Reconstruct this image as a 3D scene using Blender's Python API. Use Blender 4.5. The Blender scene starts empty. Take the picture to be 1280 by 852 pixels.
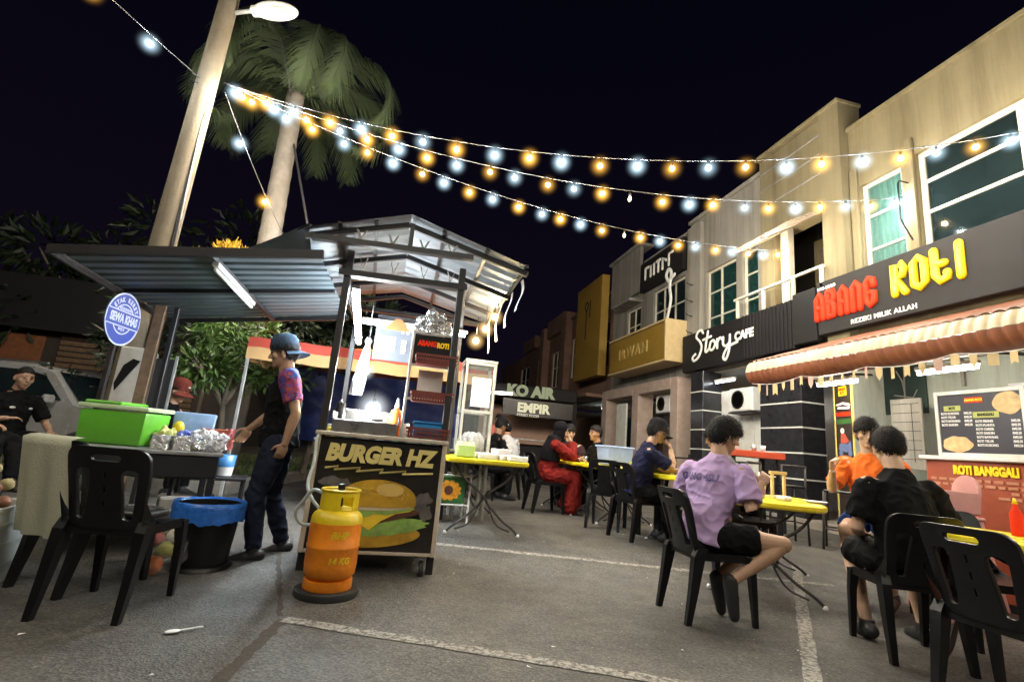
import bpy, bmesh, math, random
from mathutils import Vector, Matrix, Euler, noise
random.seed(7)
PI = math.pi
R = math.radians
scene = bpy.context.scene
col = scene.collection


def G(x, y):
    """ground height: the parking lot climbs a little away from the camera"""
    t = min(1.0, max(0.0, (y - 3.7) / 2.2))
    return 0.13 * t * t * (3 - 2 * t)


# ------------------------------------------------------------------ materials
def _nodes(name):
    m = bpy.data.materials.new(name)
    m.use_nodes = True
    nt = m.node_tree
    b = nt.nodes['Principled BSDF']
    return m, nt, b


def mat(name, c, rough=0.5, metal=0.0, var=0.12, scale=9.0, bump=0.0, bscale=60.0, spec=0.5, alpha=None, trans=None, dirt=0.0, rvar=0.12, streak=False):
    m, nt, b = _nodes(name)
    N, L = nt.nodes, nt.links
    tc = N.new('ShaderNodeTexCoord')
    nz = N.new('ShaderNodeTexNoise')
    nz.inputs['Scale'].default_value = scale
    nz.inputs['Detail'].default_value = 6
    nz.inputs['Roughness'].default_value = 0.65
    L.new(tc.outputs['Object'], nz.inputs['Vector'])
    rp = N.new('ShaderNodeValToRGB')
    rp.color_ramp.elements[0].position = 0.3
    rp.color_ramp.elements[1].position = 0.7
    d = [max(0, x * (1 - var)) for x in c]
    l = [min(1, x * (1 + var)) for x in c]
    rp.color_ramp.elements[0].color = (*d, 1)
    rp.color_ramp.elements[1].color = (*l, 1)
    L.new(nz.outputs['Fac'], rp.inputs['Fac'])
    src = rp.outputs['Color']
    if dirt > 0:
        n2 = N.new('ShaderNodeTexNoise')
        n2.inputs['Scale'].default_value = scale * 0.35
        n2.inputs['Detail'].default_value = 8
        n2.inputs['Roughness'].default_value = 0.75
        if streak:
            mp = N.new('ShaderNodeMapping')
            mp.inputs['Scale'].default_value = (6, 6, 0.35)
            L.new(tc.outputs['Object'], mp.inputs['Vector'])
            L.new(mp.outputs['Vector'], n2.inputs['Vector'])
        else:
            L.new(tc.outputs['Object'], n2.inputs['Vector'])
        r2 = N.new('ShaderNodeValToRGB')
        r2.color_ramp.elements[0].position = 0.42
        r2.color_ramp.elements[1].position = 0.68
        L.new(n2.outputs['Fac'], r2.inputs['Fac'])
        mx = N.new('ShaderNodeMix')
        mx.data_type = 'RGBA'
        L.new(r2.outputs['Color'], mx.inputs['Factor'])
        mx.inputs['A'].default_value = (1, 1, 1, 1)
        k = 1 - dirt
        mx.inputs['B'].default_value = (k, k * 0.96, k * 0.88, 1)
        mu = N.new('ShaderNodeMix')
        mu.data_type = 'RGBA'
        mu.blend_type = 'MULTIPLY'
        mu.inputs['Factor'].default_value = 1
        L.new(src, mu.inputs['A'])
        L.new(mx.outputs['Result'], mu.inputs['B'])
        src = mu.outputs['Result']
    L.new(src, b.inputs['Base Color'])
    mr = N.new('ShaderNodeMapRange')
    mr.inputs['To Min'].default_value = max(0.03, rough - rvar)
    mr.inputs['To Max'].default_value = min(1, rough + rvar)
    L.new(nz.outputs['Fac'], mr.inputs['Value'])
    L.new(mr.outputs['Result'], b.inputs['Roughness'])
    b.inputs['Metallic'].default_value = metal
    b.inputs['Specular IOR Level'].default_value = spec
    if bump > 0:
        nb = N.new('ShaderNodeTexNoise')
        nb.inputs['Scale'].default_value = bscale
        nb.inputs['Detail'].default_value = 5
        L.new(tc.outputs['Object'], nb.inputs['Vector'])
        bp = N.new('ShaderNodeBump')
        bp.inputs['Strength'].default_value = bump
        bp.inputs['Distance'].default_value = 0.02
        L.new(nb.outputs['Fac'], bp.inputs['Height'])
        L.new(bp.outputs['Normal'], b.inputs['Normal'])
    if alpha is not None:
        b.inputs['Alpha'].default_value = alpha
    if trans is not None:
        b.inputs['Transmission Weight'].default_value = trans
    return m


def emit(name, c, s, sample=True):
    m = bpy.data.materials.new(name)
    m.use_nodes = True
    nt = m.node_tree
    nt.nodes.clear()
    o = nt.nodes.new('ShaderNodeOutputMaterial')
    e = nt.nodes.new('ShaderNodeEmission')
    e.inputs['Color'].default_value = (*c, 1)
    e.inputs['Strength'].default_value = s
    nt.links.new(e.outputs[0], o.inputs[0])
    m.cycles.emission_sampling = 'AUTO' if sample else 'NONE'
    return m


def globe_mat(name, c, s, power=3.0):
    """halo shell imitating lens bloom: glow bright at its middle, fading to clear at the rim"""
    m = bpy.data.materials.new(name)
    m.use_nodes = True
    nt = m.node_tree
    N, L = nt.nodes, nt.links
    N.clear()
    o = N.new('ShaderNodeOutputMaterial')
    e = N.new('ShaderNodeEmission')
    e.inputs['Color'].default_value = (*c, 1)
    lw = N.new('ShaderNodeLayerWeight')
    lw.inputs['Blend'].default_value = 0.5
    inv = N.new('ShaderNodeMath')
    inv.operation = 'SUBTRACT'
    inv.inputs[0].default_value = 1
    L.new(lw.outputs['Facing'], inv.inputs[1])
    pw = N.new('ShaderNodeMath')
    pw.operation = 'POWER'
    L.new(inv.outputs[0], pw.inputs[0])
    pw.inputs[1].default_value = power
    p2 = N.new('ShaderNodeMath')
    p2.operation = 'POWER'
    L.new(inv.outputs[0], p2.inputs[0])
    p2.inputs[1].default_value = power * 9
    m1 = N.new('ShaderNodeMath')
    m1.operation = 'MULTIPLY'
    L.new(p2.outputs[0], m1.inputs[0])
    m1.inputs[1].default_value = s * 9
    ml = N.new('ShaderNodeMath')
    ml.operation = 'MULTIPLY_ADD'
    L.new(pw.outputs[0], ml.inputs[0])
    ml.inputs[1].default_value = s
    L.new(m1.outputs[0], ml.inputs[2])
    oi = N.new('ShaderNodeObjectInfo')
    rg = N.new('ShaderNodeMapRange')
    rg.inputs['To Min'].default_value = 0.55
    rg.inputs['To Max'].default_value = 1.35
    L.new(oi.outputs['Random'], rg.inputs['Value'])
    mm = N.new('ShaderNodeMath')
    mm.operation = 'MULTIPLY'
    L.new(ml.outputs[0], mm.inputs[0])
    L.new(rg.outputs['Result'], mm.inputs[1])
    L.new(mm.outputs[0], e.inputs['Strength'])
    t = N.new('ShaderNodeBsdfTransparent')
    a = N.new('ShaderNodeAddShader')
    L.new(e.outputs[0], a.inputs[0])
    L.new(t.outputs[0], a.inputs[1])
    L.new(a.outputs[0], o.inputs[0])
    m.cycles.emission_sampling = 'NONE'
    return m


def glass_mat(name, c=(0.8, 0.85, 0.85), alpha=0.25, rough=0.05):
    m = mat(name, c, rough=rough, var=0.03, spec=0.6, rvar=0.03)
    m.node_tree.nodes['Principled BSDF'].inputs['Alpha'].default_value = alpha
    return m


# ------------------------------------------------------------------ mesh collector
def TRS(loc=(0, 0, 0), rot=(0, 0, 0), s=(1, 1, 1)):
    return Matrix.LocRotScale(Vector(loc), Euler(rot), Vector(s))


def frame(o, right, up):
    r = Vector(right).normalized()
    u = Vector(up)
    n = r.cross(u).normalized()
    u = n.cross(r).normalized()
    M = Matrix((r, u, n)).transposed().to_4x4()
    M.translation = Vector(o)
    return M


class MB:
    def __init__(s, M=None):
        s.v = []
        s.f = []
        s.M = M or Matrix()

    def add(s, vs, fs, M=None):
        k = len(s.v)
        T = s.M @ M if M is not None else s.M
        s.v += [tuple(T @ Vector(p)) for p in vs]
        s.f += [tuple(i + k for i in f) for f in fs]
        return s

    def bm(s, b, M=None):
        b.verts.index_update()
        s.add([v.co.copy() for v in b.verts], [[v.index for v in f.verts] for f in b.faces], M)
        b.free()
        return s

    def box(s, c, d, bev=0.0, rot=(0, 0, 0), seg=1, taper=None):
        b = bmesh.new()
        bmesh.ops.create_cube(b, size=1)
        for v in b.verts:
            k = 1.0
            if taper is not None and v.co.z < 0:
                k = taper
            v.co = Vector((v.co.x * d[0] * k, v.co.y * d[1] * k, v.co.z * d[2]))
        if bev > 0:
            bmesh.ops.bevel(b, geom=b.edges[:], offset=min(bev, min(d) * 0.45), segments=seg, affect='EDGES', profile=0.5)
        return s.bm(b, TRS(c, rot))

    def span(s, a, b, bev=0.0):
        c = [(p + q) / 2 for p, q in zip(a, b)]
        d = [abs(q - p) for p, q in zip(a, b)]
        return s.box(c, d, bev)

    def bar(s, a, b, w, h=None, bev=0.0, up=(0, 0, 1)):
        a, b = Vector(a), Vector(b)
        z = (b - a)
        L = z.length
        z.normalize()
        u = Vector(up)
        if abs(u.dot(z)) > 0.98:
            u = Vector((0, 1, 0))
        x = u.cross(z).normalized()
        y = z.cross(x)
        M = Matrix((x, y, z)).transposed().to_4x4()
        M.translation = (a + b) / 2
        bb = bmesh.new()
        bmesh.ops.create_cube(bb, size=1)
        for v in bb.verts:
            v.co = Vector((v.co.x * w, v.co.y * (h or w), v.co.z * L))
        if bev > 0:
            bmesh.ops.bevel(bb, geom=bb.edges[:], offset=bev, segments=1, affect='EDGES')
        return s.bm(bb, M)

    def tube(s, pts, r, n=10, closed=False, caps=True):
        pts = [Vector(p) for p in pts]
        m = len(pts)
        rs = r if isinstance(r, (list, tuple)) else [r] * m
        vs, fs = [], []
        prev = None
        for i, p in enumerate(pts):
            if closed:
                t = pts[(i + 1) % m] - pts[i - 1]
            else:
                t = pts[min(i + 1, m - 1)] - pts[max(i - 1, 0)]
            if t.length < 1e-9:
                t = Vector((0, 0, 1))
            t.normalize()
            if prev is None:
                u = Vector((0, 0, 1)) if abs(t.z) < 0.9 else Vector((1, 0, 0))
                x = u.cross(t).normalized()
            else:
                x = prev - t * prev.dot(t)
                x = x.normalized() if x.length > 1e-6 else Vector((1, 0, 0))
            prev = x
            y = t.cross(x)
            for k in range(n):
                a = 2 * PI * k / n
                vs.append(p + (x * math.cos(a) + y * math.sin(a)) * rs[i])
        for i in range(m if closed else m - 1):
            j = (i + 1) % m
            for k in range(n):
                fs.append((i * n + k, i * n + (k + 1) % n, j * n + (k + 1) % n, j * n + k))
        if caps and not closed:
            fs.append(tuple(range(n - 1, -1, -1)))
            fs.append(tuple((m - 1) * n + k for k in range(n)))
        return s.add(vs, fs)

    def lathe(s, prof, c=(0, 0, 0), n=24, rot=(0, 0, 0), cap=True):
        vs, fs = [], []
        m = len(prof)
        for r, z in prof:
            for k in range(n):
                a = 2 * PI * k / n
                vs.append((max(r, 1e-4) * math.cos(a), max(r, 1e-4) * math.sin(a), z))
        for i in range(m - 1):
            for k in range(n):
                fs.append((i * n + k, i * n + (k + 1) % n, (i + 1) * n + (k + 1) % n, (i + 1) * n + k))
        if cap:
            fs.append(tuple(range(n - 1, -1, -1)))
            fs.append(tuple((m - 1) * n + k for k in range(n)))
        return s.add(vs, fs, TRS(c, rot))

    def ell(s, c, r, rot=(0, 0, 0), sub=2):
        b = bmesh.new()
        bmesh.ops.create_icosphere(b, subdivisions=sub, radius=1)
        return s.bm(b, TRS(c, rot, r if isinstance(r, (list, tuple)) else (r, r, r)))

    def prism(s, pts, t, M=None):
        """outline in xy, extruded from z=0 to z=t"""
        n = len(pts)
        vs = [(p[0], p[1], 0) for p in pts] + [(p[0], p[1], t) for p in pts]
        fs = [tuple(range(n - 1, -1, -1)), tuple(range(n, 2 * n))]
        for i in range(n):
            j = (i + 1) % n
            fs.append((i, j, n + j, n + i))
        return s.add(vs, fs, M)

    def sheet(s, pts, nx, ny, fn):
        vs = [fn(i / nx, j / ny) for j in range(ny + 1) for i in range(nx + 1)]
        fs = []
        for j in range(ny):
            for i in range(nx):
                a = j * (nx + 1) + i
                fs.append((a, a + 1, a + nx + 2, a + nx + 1))
        return s.add(vs, fs)

    def cap(s, a, b, ra, rb, n=12, M=None):
        """tapered capsule; radii may be (rx, ry)"""
        a, b = Vector(a), Vector(b)
        z = b - a
        L = max(z.length, 1e-5)
        z.normalize()
        return s.tube([a - z * ra * 0.98, a - z * ra * 0.8, a - z * ra * 0.4, a, b, b + z * rb * 0.4, b + z * rb * 0.8, b + z * rb * 0.98],
                      [ra * 0.2, ra * 0.6, ra * 0.917, ra, rb, rb * 0.917, rb * 0.6, rb * 0.2], n)

    def data(s, name, smooth=False):
        me = bpy.data.meshes.new(name)
        me.from_pydata(s.v, [], s.f)
        me.validate()
        me.update()
        if smooth:
            for p in me.polygons:
                p.use_smooth = True
        return me

    def build(s, name, m, parent=None, smooth=False, world=False, auto=None):
        me = s.data(name, smooth or auto is not None)
        if world and parent is not None:
            me.transform(Matrix.LocRotScale(parent.location, parent.rotation_euler, None).inverted())
        if auto is not None:
            me.set_sharp_from_angle(angle=R(auto))
        o = bpy.data.objects.new(name, me)
        col.objects.link(o)
        if m is not None:
            me.materials.append(m)
        if parent is not None:
            o.parent = parent
        return o


def tag(o, label=None, cat=None, group=None, kind=None):
    if label:
        o['label'] = label
    if cat:
        o['category'] = cat
    if group:
        o['group'] = group
    if kind:
        o['kind'] = kind
    return o


def thing(name, label, cat, loc=(0, 0, 0), rz=0.0, group=None):
    o = bpy.data.objects.new(name, None)
    o.empty_display_size = 0.1
    col.objects.link(o)
    o.location = loc
    o.rotation_euler = (0, 0, rz)
    return tag(o, label, cat, group)


def dup(root, loc, rz, label=None, group=None):
    def cp(o, par):
        c = o.copy()
        col.objects.link(c)
        c.parent = par
        for ch in list(o.children):
            cp(ch, c)
        return c
    r = cp(root, None)
    r.location = loc
    r.rotation_euler = (0, 0, rz)
    if label:
        r['label'] = label
    if group:
        r['group'] = group
    return r


# ------------------------------------------------------------------ curves to meshes
def _curve_mesh(cu):
    o = bpy.data.objects.new('tmp', cu)
    col.objects.link(o)
    dg = bpy.context.evaluated_depsgraph_get()
    dg.update()
    me = bpy.data.meshes.new_from_object(o.evaluated_get(dg))
    bpy.data.objects.remove(o)
    bpy.data.curves.remove(cu)
    return me


def txt(body, size, M, name, m, parent, ext=0.002, off=0.0, shear=0.0, align='LEFT', sx=1.0, space=1.0, bev=0.0, world=False):
    cu = bpy.data.curves.new('t', 'FONT')
    cu.body = body
    cu.size = size
    cu.extrude = ext
    cu.offset = off
    cu.shear = shear
    cu.align_x = align
    cu.align_y = 'CENTER'
    cu.space_character = space
    cu.resolution_u = 3
    if bev:
        cu.bevel_depth = bev
    me = _curve_mesh(cu)
    me.name = name
    me.transform(M @ Matrix.Diagonal((sx, 1, 1, 1)))
    if world and parent is not None:
        me.transform(Matrix.LocRotScale(parent.location, parent.rotation_euler, None).inverted())
    me.materials.clear()
    me.materials.append(m)
    o = bpy.data.objects.new(name, me)
    col.objects.link(o)
    o.parent = parent
    return o


def plate(splines, t, bev=0.0):
    """filled outlines (holes allowed) -> mesh data with thickness t, centred on z=0"""
    cu = bpy.data.curves.new('p', 'CURVE')
    cu.dimensions = '2D'
    cu.fill_mode = 'BOTH'
    cu.extrude = t / 2
    cu.bevel_depth = bev
    for pts in splines:
        sp = cu.splines.new('POLY')
        sp.points.add(len(pts) - 1)
        for p, q in zip(sp.points, pts):
            p.co = (q[0], q[1], 0, 1)
        sp.use_cyclic_u = True
    return _curve_mesh(cu)


def add_mesh(mb, me, M=None, cuts=None, fn=None):
    b = bmesh.new()
    b.from_mesh(me)
    bmesh.ops.remove_doubles(b, verts=b.verts, dist=1e-5)
    for ax, vals in (cuts or {}).items():
        for x in vals:
            p = Vector((0, 0, 0))
            n = Vector((0, 0, 0))
            p[ax] = x
            n[ax] = 1
            bmesh.ops.bisect_plane(b, geom=b.verts[:] + b.edges[:] + b.faces[:], plane_co=p, plane_no=n)
    if fn:
        for v in b.verts:
            v.co = Vector(fn(v.co))
    mb.bm(b, M)
    bpy.data.meshes.remove(me)


def stroke(pts, r, M, name, m, parent, flat=0.5, smooth_curve=False, world=False):
    """rounded strokes (a list of polylines) as flattened tubes in the plane M"""
    mb = MB(M @ Matrix.Diagonal((1, 1, flat, 1)))
    for pl in pts:
        q = [Vector((p[0], p[1], 0)) for p in pl]
        if smooth_curve:
            q = catmull(q, 6)
        rr = r
        a, b = q[0], q[-1]
        d0 = (q[0] - q[1]).normalized()
        d1 = (q[-1] - q[-2]).normalized()
        q = [a + d0 * rr * 0.9, a + d0 * rr * 0.6] + q + [b + d1 * rr * 0.6, b + d1 * rr * 0.9]
        rs = [rr * 0.4, rr * 0.8] + [rr] * (len(q) - 4) + [rr * 0.8, rr * 0.4]
        mb.tube(q, rs, 10)
    return mb.build(name, m, parent, smooth=True, world=world)


def catmull(p, k):
    out = []
    n = len(p)
    for i in range(n - 1):
        a, b, c, d = p[max(i - 1, 0)], p[i], p[i + 1], p[min(i + 2, n - 1)]
        for j in range(k):
            t = j / k
            out.append(0.5 * ((2 * b) + (c - a) * t + (2 * a - 5 * b + 4 * c - d) * t * t + (3 * b - a - 3 * c + d) * t ** 3))
    out.append(p[-1])
    return out


def rrect(w, h, r, n=5, cx=0, cy=0):
    pts = []
    for (sx, sy, a0) in ((1, -1, -90), (1, 1, 0), (-1, 1, 90), (-1, -1, 180)):
        for k in range(n + 1):
            a = R(a0 + 90 * k / n)
            pts.append((cx + sx * (w / 2 - r) + r * math.cos(a), cy + sy * (h / 2 - r) + r * math.sin(a)))
    return pts


def circ(r, n=24, cx=0, cy=0, ry=None):
    return [(cx + r * math.cos(2 * PI * k / n), cy + (ry or r) * math.sin(2 * PI * k / n)) for k in range(n)]


def arc(cx, cy, r, a0, a1, n=16):
    return [(cx + r * math.cos(R(a0 + (a1 - a0) * k / n)), cy + r * math.sin(R(a0 + (a1 - a0) * k / n))) for k in range(n + 1)]
# ------------------------------------------------------------------ camera
F_PX, ROLL, PITCH, YAW = 622.0, R(5.1), R(12.0), R(12.3)
fh = Vector((math.sin(YAW), math.cos(YAW), 0))
r0 = Vector((math.cos(YAW), -math.sin(YAW), 0))
fw = fh * math.cos(PITCH) + Vector((0, 0, math.sin(PITCH)))
u0 = -fh * math.sin(PITCH) + Vector((0, 0, math.cos(PITCH)))
cr = r0 * math.cos(ROLL) + u0 * math.sin(ROLL)
cu_ = -r0 * math.sin(ROLL) + u0 * math.cos(ROLL)
cd = bpy.data.cameras.new('camera')
cd.sensor_width = 36
cd.lens = 36 * F_PX / 1280
cd.clip_end = 600
cam = bpy.data.objects.new('camera', cd)
Mc = Matrix((cr, cu_, -fw)).transposed().to_4x4()
Mc.translation = (0, 0, 1.02)
cam.matrix_world = Mc
col.objects.link(cam)
scene.camera = cam

scene.view_settings.view_transform = 'Standard'
scene.view_settings.look = 'None'
scene.view_settings.exposure = 0
scene.render.engine = 'CYCLES'
scene.cycles.use_denoising = True
scene.cycles.max_bounces = 6
scene.cycles.transparent_max_bounces = 24
scene.cycles.sample_clamp_indirect = 3.0
scene.cycles.caustics_reflective = False
scene.cycles.caustics_refractive = False
scene.cycles.use_light_tree = True

# ------------------------------------------------------------------ world: night sky
W = bpy.data.worlds.new('World')
scene.world = W
W.use_nodes = True
nt = W.node_tree
bg = nt.nodes['Background']
sky = nt.nodes.new('ShaderNodeTexSky')
sky.sky_type = 'NISHITA'
sky.sun_disc = False
sky.sun_elevation = R(-6)
sky.sun_rotation = R(140)
sky.air_density = 1.6
tcw = nt.nodes.new('ShaderNodeTexCoord')
sep = nt.nodes.new('ShaderNodeSeparateXYZ')
nt.links.new(tcw.outputs['Generated'], sep.inputs[0])
rpw = nt.nodes.new('ShaderNodeValToRGB')
e = rpw.color_ramp.elements
e[0].position = 0.0
e[0].color = (0.0052, 0.0036, 0.0088, 1)
e[1].position = 0.75
e[1].color = (0.0012, 0.0012, 0.0042, 1)
nt.links.new(sep.outputs['Z'], rpw.inputs['Fac'])
adw = nt.nodes.new('ShaderNodeMix')
adw.data_type = 'RGBA'
adw.blend_type = 'ADD'
adw.inputs['Factor'].default_value = 0.05
nt.links.new(rpw.outputs['Color'], adw.inputs['A'])
nt.links.new(sky.outputs['Color'], adw.inputs['B'])
nt.links.new(adw.outputs['Result'], bg.inputs['Color'])
bg.inputs['Strength'].default_value = 1.0

# ------------------------------------------------------------------ shared materials
M = {}
M['black_plastic'] = mat('black_plastic', (0.005, 0.005, 0.006), 0.34, var=0.25, bump=0.06, bscale=220, spec=0.35)
M['black_metal'] = mat('black_metal', (0.015, 0.014, 0.016), 0.4, var=0.3)
M['dark_steel'] = mat('dark_steel', (0.05, 0.045, 0.045), 0.45, metal=0.4, var=0.3, dirt=0.3)
M['steel'] = mat('steel', (0.5, 0.5, 0.5), 0.3, metal=0.9, var=0.15, dirt=0.25)
M['galv'] = mat('galvanised', (0.42, 0.43, 0.44), 0.5, metal=0.3, var=0.15, dirt=0.35)
M['white_paint'] = mat('white_paint', (0.72, 0.72, 0.69), 0.45, var=0.06, dirt=0.2)
M['white_plastic'] = mat('white_plastic', (0.75, 0.75, 0.74), 0.35, var=0.06)
M['yellow'] = mat('yellow_plastic', (0.85, 0.70, 0.02), 0.28, var=0.08, scale=4, dirt=0.2)
M['wood'] = mat('worn_wood', (0.16, 0.1, 0.06), 0.6, var=0.35, scale=14, bump=0.2)
M['concrete'] = mat('concrete_pole', (0.145, 0.12, 0.085), 0.85, var=0.1, scale=4, bump=0.25, bscale=30, dirt=0.3)
M['rubber'] = mat('rubber', (0.02, 0.02, 0.02), 0.7, var=0.3)
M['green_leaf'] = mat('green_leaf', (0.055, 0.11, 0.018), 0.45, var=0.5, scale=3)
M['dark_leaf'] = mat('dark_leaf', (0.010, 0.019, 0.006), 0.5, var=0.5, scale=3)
M['yellow_leaf'] = mat('yellow_leaf', (0.42, 0.26, 0.02), 0.5, var=0.4, scale=3)
M['bark'] = mat('bark', (0.16, 0.13, 0.1), 0.9, var=0.35, scale=7, bump=0.5, bscale=18)
M['letter_white'] = mat('letter_white', (0.8, 0.8, 0.78), 0.4, var=0.02)
M['foil'] = mat('foil', (0.75, 0.75, 0.76), 0.25, metal=0.8, var=0.12, scale=30, bump=0.7, bscale=45)
M['clear_bag'] = mat('plastic_bag', (0.75, 0.76, 0.8), 0.25, var=0.2, scale=16, bump=0.6, bscale=30, alpha=0.75)

# ------------------------------------------------------------------ ground
def asphalt():
    m, nt, b = _nodes('asphalt')
    N, L = nt.nodes, nt.links
    tc = N.new('ShaderNodeTexCoord')

    def nz(s, d=6, r=0.6):
        n = N.new('ShaderNodeTexNoise')
        n.inputs['Scale'].default_value = s
        n.inputs['Detail'].default_value = d
        n.inputs['Roughness'].default_value = r
        L.new(tc.outputs['Object'], n.inputs['Vector'])
        return n

    def ramp(n, p0, p1, c0, c1):
        r = N.new('ShaderNodeValToRGB')
        r.color_ramp.elements[0].position = p0
        r.color_ramp.elements[1].position = p1
        r.color_ramp.elements[0].color = (*c0, 1)
        r.color_ramp.elements[1].color = (*c1, 1)
        L.new(n, r.inputs['Fac'])
        return r

    def mix(a, b_, f, t='MIX'):
        x = N.new('ShaderNodeMix')
        x.data_type = 'RGBA'
        x.blend_type = t
        if isinstance(f, float):
            x.inputs['Factor'].default_value = f
        else:
            L.new(f, x.inputs['Factor'])
        for s, v in (('A', a), ('B', b_)):
            if isinstance(v, tuple):
                x.inputs[s].default_value = (*v, 1)
            else:
                L.new(v, x.inputs[s])
        return x.outputs['Result']
    big = ramp(nz(0.5, 8, 0.7).outputs['Fac'], 0.35, 0.68, (0.056, 0.054, 0.051), (0.126, 0.119, 0.110))
    # aggregate: small stones of differing tone
    vo = N.new('ShaderNodeTexVoronoi')
    vo.inputs['Scale'].default_value = 95
    L.new(tc.outputs['Object'], vo.inputs['Vector'])
    hs = N.new('ShaderNodeSeparateColor')
    L.new(vo.outputs['Color'], hs.inputs[0])
    st = ramp(hs.outputs['Red'], 0.2, 1.0, (0.6, 0.6, 0.6), (1.5, 1.47, 1.4))
    c = mix(big.outputs['Color'], st.outputs['Color'], 1.0, 'MULTIPLY')
    # pale specks
    v2 = N.new('ShaderNodeTexVoronoi')
    v2.inputs['Scale'].default_value = 24
    L.new(tc.outputs['Object'], v2.inputs['Vector'])
    d2 = ramp(v2.outputs['Distance'], 0.08, 0.16, (1, 1, 1), (0, 0, 0))
    s2 = N.new('ShaderNodeSeparateColor')
    L.new(v2.outputs['Color'], s2.inputs[0])
    k2 = ramp(s2.outputs['Green'], 0.78, 0.8, (0, 0, 0), (1, 1, 1))
    ms = mix(d2.outputs['Color'], k2.outputs['Color'], 1.0, 'MULTIPLY')
    c = mix(c, (0.30, 0.28, 0.25), ms)
    # oil and damp stains
    so = ramp(nz(1.3, 6, 0.65).outputs['Fac'], 0.56, 0.72, (0, 0, 0), (0.75, 0.75, 0.75))
    c = mix(c, (0.026, 0.024, 0.022), so.outputs['Color'])
    L.new(c, b.inputs['Base Color'])
    rr = ramp(nz(2.2, 6).outputs['Fac'], 0.3, 0.7, (0.42, 0.42, 0.42), (0.82, 0.82, 0.82))
    L.new(rr.outputs['Color'], b.inputs['Roughness'])
    bp = N.new('ShaderNodeBump')
    bp.inputs['Strength'].default_value = 0.55
    bp.inputs['Distance'].default_value = 0.006
    ad = N.new('ShaderNodeMath')
    ad.operation = 'ADD'
    L.new(vo.outputs['Distance'], ad.inputs[0])
    L.new(nz(40, 4).outputs['Fac'], ad.inputs[1])
    L.new(ad.outputs[0], bp.inputs['Height'])
    L.new(bp.outputs['Normal'], b.inputs['Normal'])
    return m


M['asphalt'] = asphalt()
xs = [-120, -60, -30, -15] + [-8 + 0.35 * i for i in range(54)] + [12, 16, 30, 60, 120]
ys = [-60, -20, -8, -3] + [-1 + 0.3 * i for i in range(50)] + [15, 18, 24, 40, 80, 200]
mb = MB()
vs = [(x, y, G(x, y)) for y in ys for x in xs]
fs = []
nx = len(xs)
for j in range(len(ys) - 1):
    for i in range(nx - 1):
        fs.append((j * nx + i, j * nx + i + 1, (j + 1) * nx + i + 1, (j + 1) * nx + i))
mb.add(vs, fs)
tag(mb.build('parking_ground', M['asphalt'], smooth=True), kind='structure')

# worn white lines
def paint():
    m, nt, b = _nodes('worn_paint')
    N, L = nt.nodes, nt.links
    tc = N.new('ShaderNodeTexCoord')
    n = N.new('ShaderNodeTexNoise')
    n.inputs['Scale'].default_value = 34
    n.inputs['Detail'].default_value = 9
    n.inputs['Roughness'].default_value = 0.8
    L.new(tc.outputs['Object'], n.inputs['Vector'])
    r = N.new('ShaderNodeValToRGB')
    r.color_ramp.elements[0].position = 0.43
    r.color_ramp.elements[1].position = 0.56
    r.color_ramp.elements[0].color = (0.07, 0.066, 0.06, 1)
    r.color_ramp.elements[1].color = (0.36, 0.34, 0.30, 1)
    L.new(n.outputs['Fac'], r.inputs['Fac'])
    L.new(r.outputs['Color'], b.inputs['Base Color'])
    b.inputs['Roughness'].default_value = 0.75
    bp = N.new('ShaderNodeBump')
    bp.inputs['Strength'].default_value = 0.4
    bp.inputs['Distance'].default_value = 0.01
    L.new(n.outputs['Fac'], bp.inputs['Height'])
    L.new(bp.outputs['Normal'], b.inputs['Normal'])
    return m


M['paint'] = paint()


def strip(a, b, w, name, m, z=0.004, n=14, wob=0.006):
    a, b = Vector((*a, 0)), Vector((*b, 0))
    d = (b - a).normalized()
    p = Vector((-d.y, d.x, 0)) * w / 2
    vs, fs = [], []
    for i in range(n + 1):
        c = a.lerp(b, i / n)
        for k, s in enumerate((-1, 1)):
            q = c + p * (s + random.uniform(-wob, wob) / w * 2)
            vs.append((q.x, q.y, G(q.x, q.y) + z))
    for i in range(n):
        fs.append((2 * i, 2 * i + 1, 2 * i + 3, 2 * i + 2))
    return tag(MB().add(vs, fs).build(name, m), kind='structure')


strip((-0.44, 3.15), (2.6, 1.9), 0.085, 'road_marking', M['paint'], n=40)
strip((0.2, 5.02), (4.2, 4.2), 0.07, 'road_marking', M['paint'], n=40)
strip((4.3, 4.75), (1.9, 2.0), 0.085, 'road_marking', M['paint'], n=40)
M['joint'] = mat('tar_joint', (0.055, 0.045, 0.035), 0.9, var=0.4, scale=20, bump=0.4)
strip((-0.44, 3.15), (-0.62, 2.0), 0.06, 'road_joint', M['joint'], z=0.003, n=30, wob=0.012)
strip((-0.47, 3.2), (-0.9, 5.2), 0.03, 'road_joint', M['joint'], z=0.003, n=30, wob=0.01)

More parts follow.
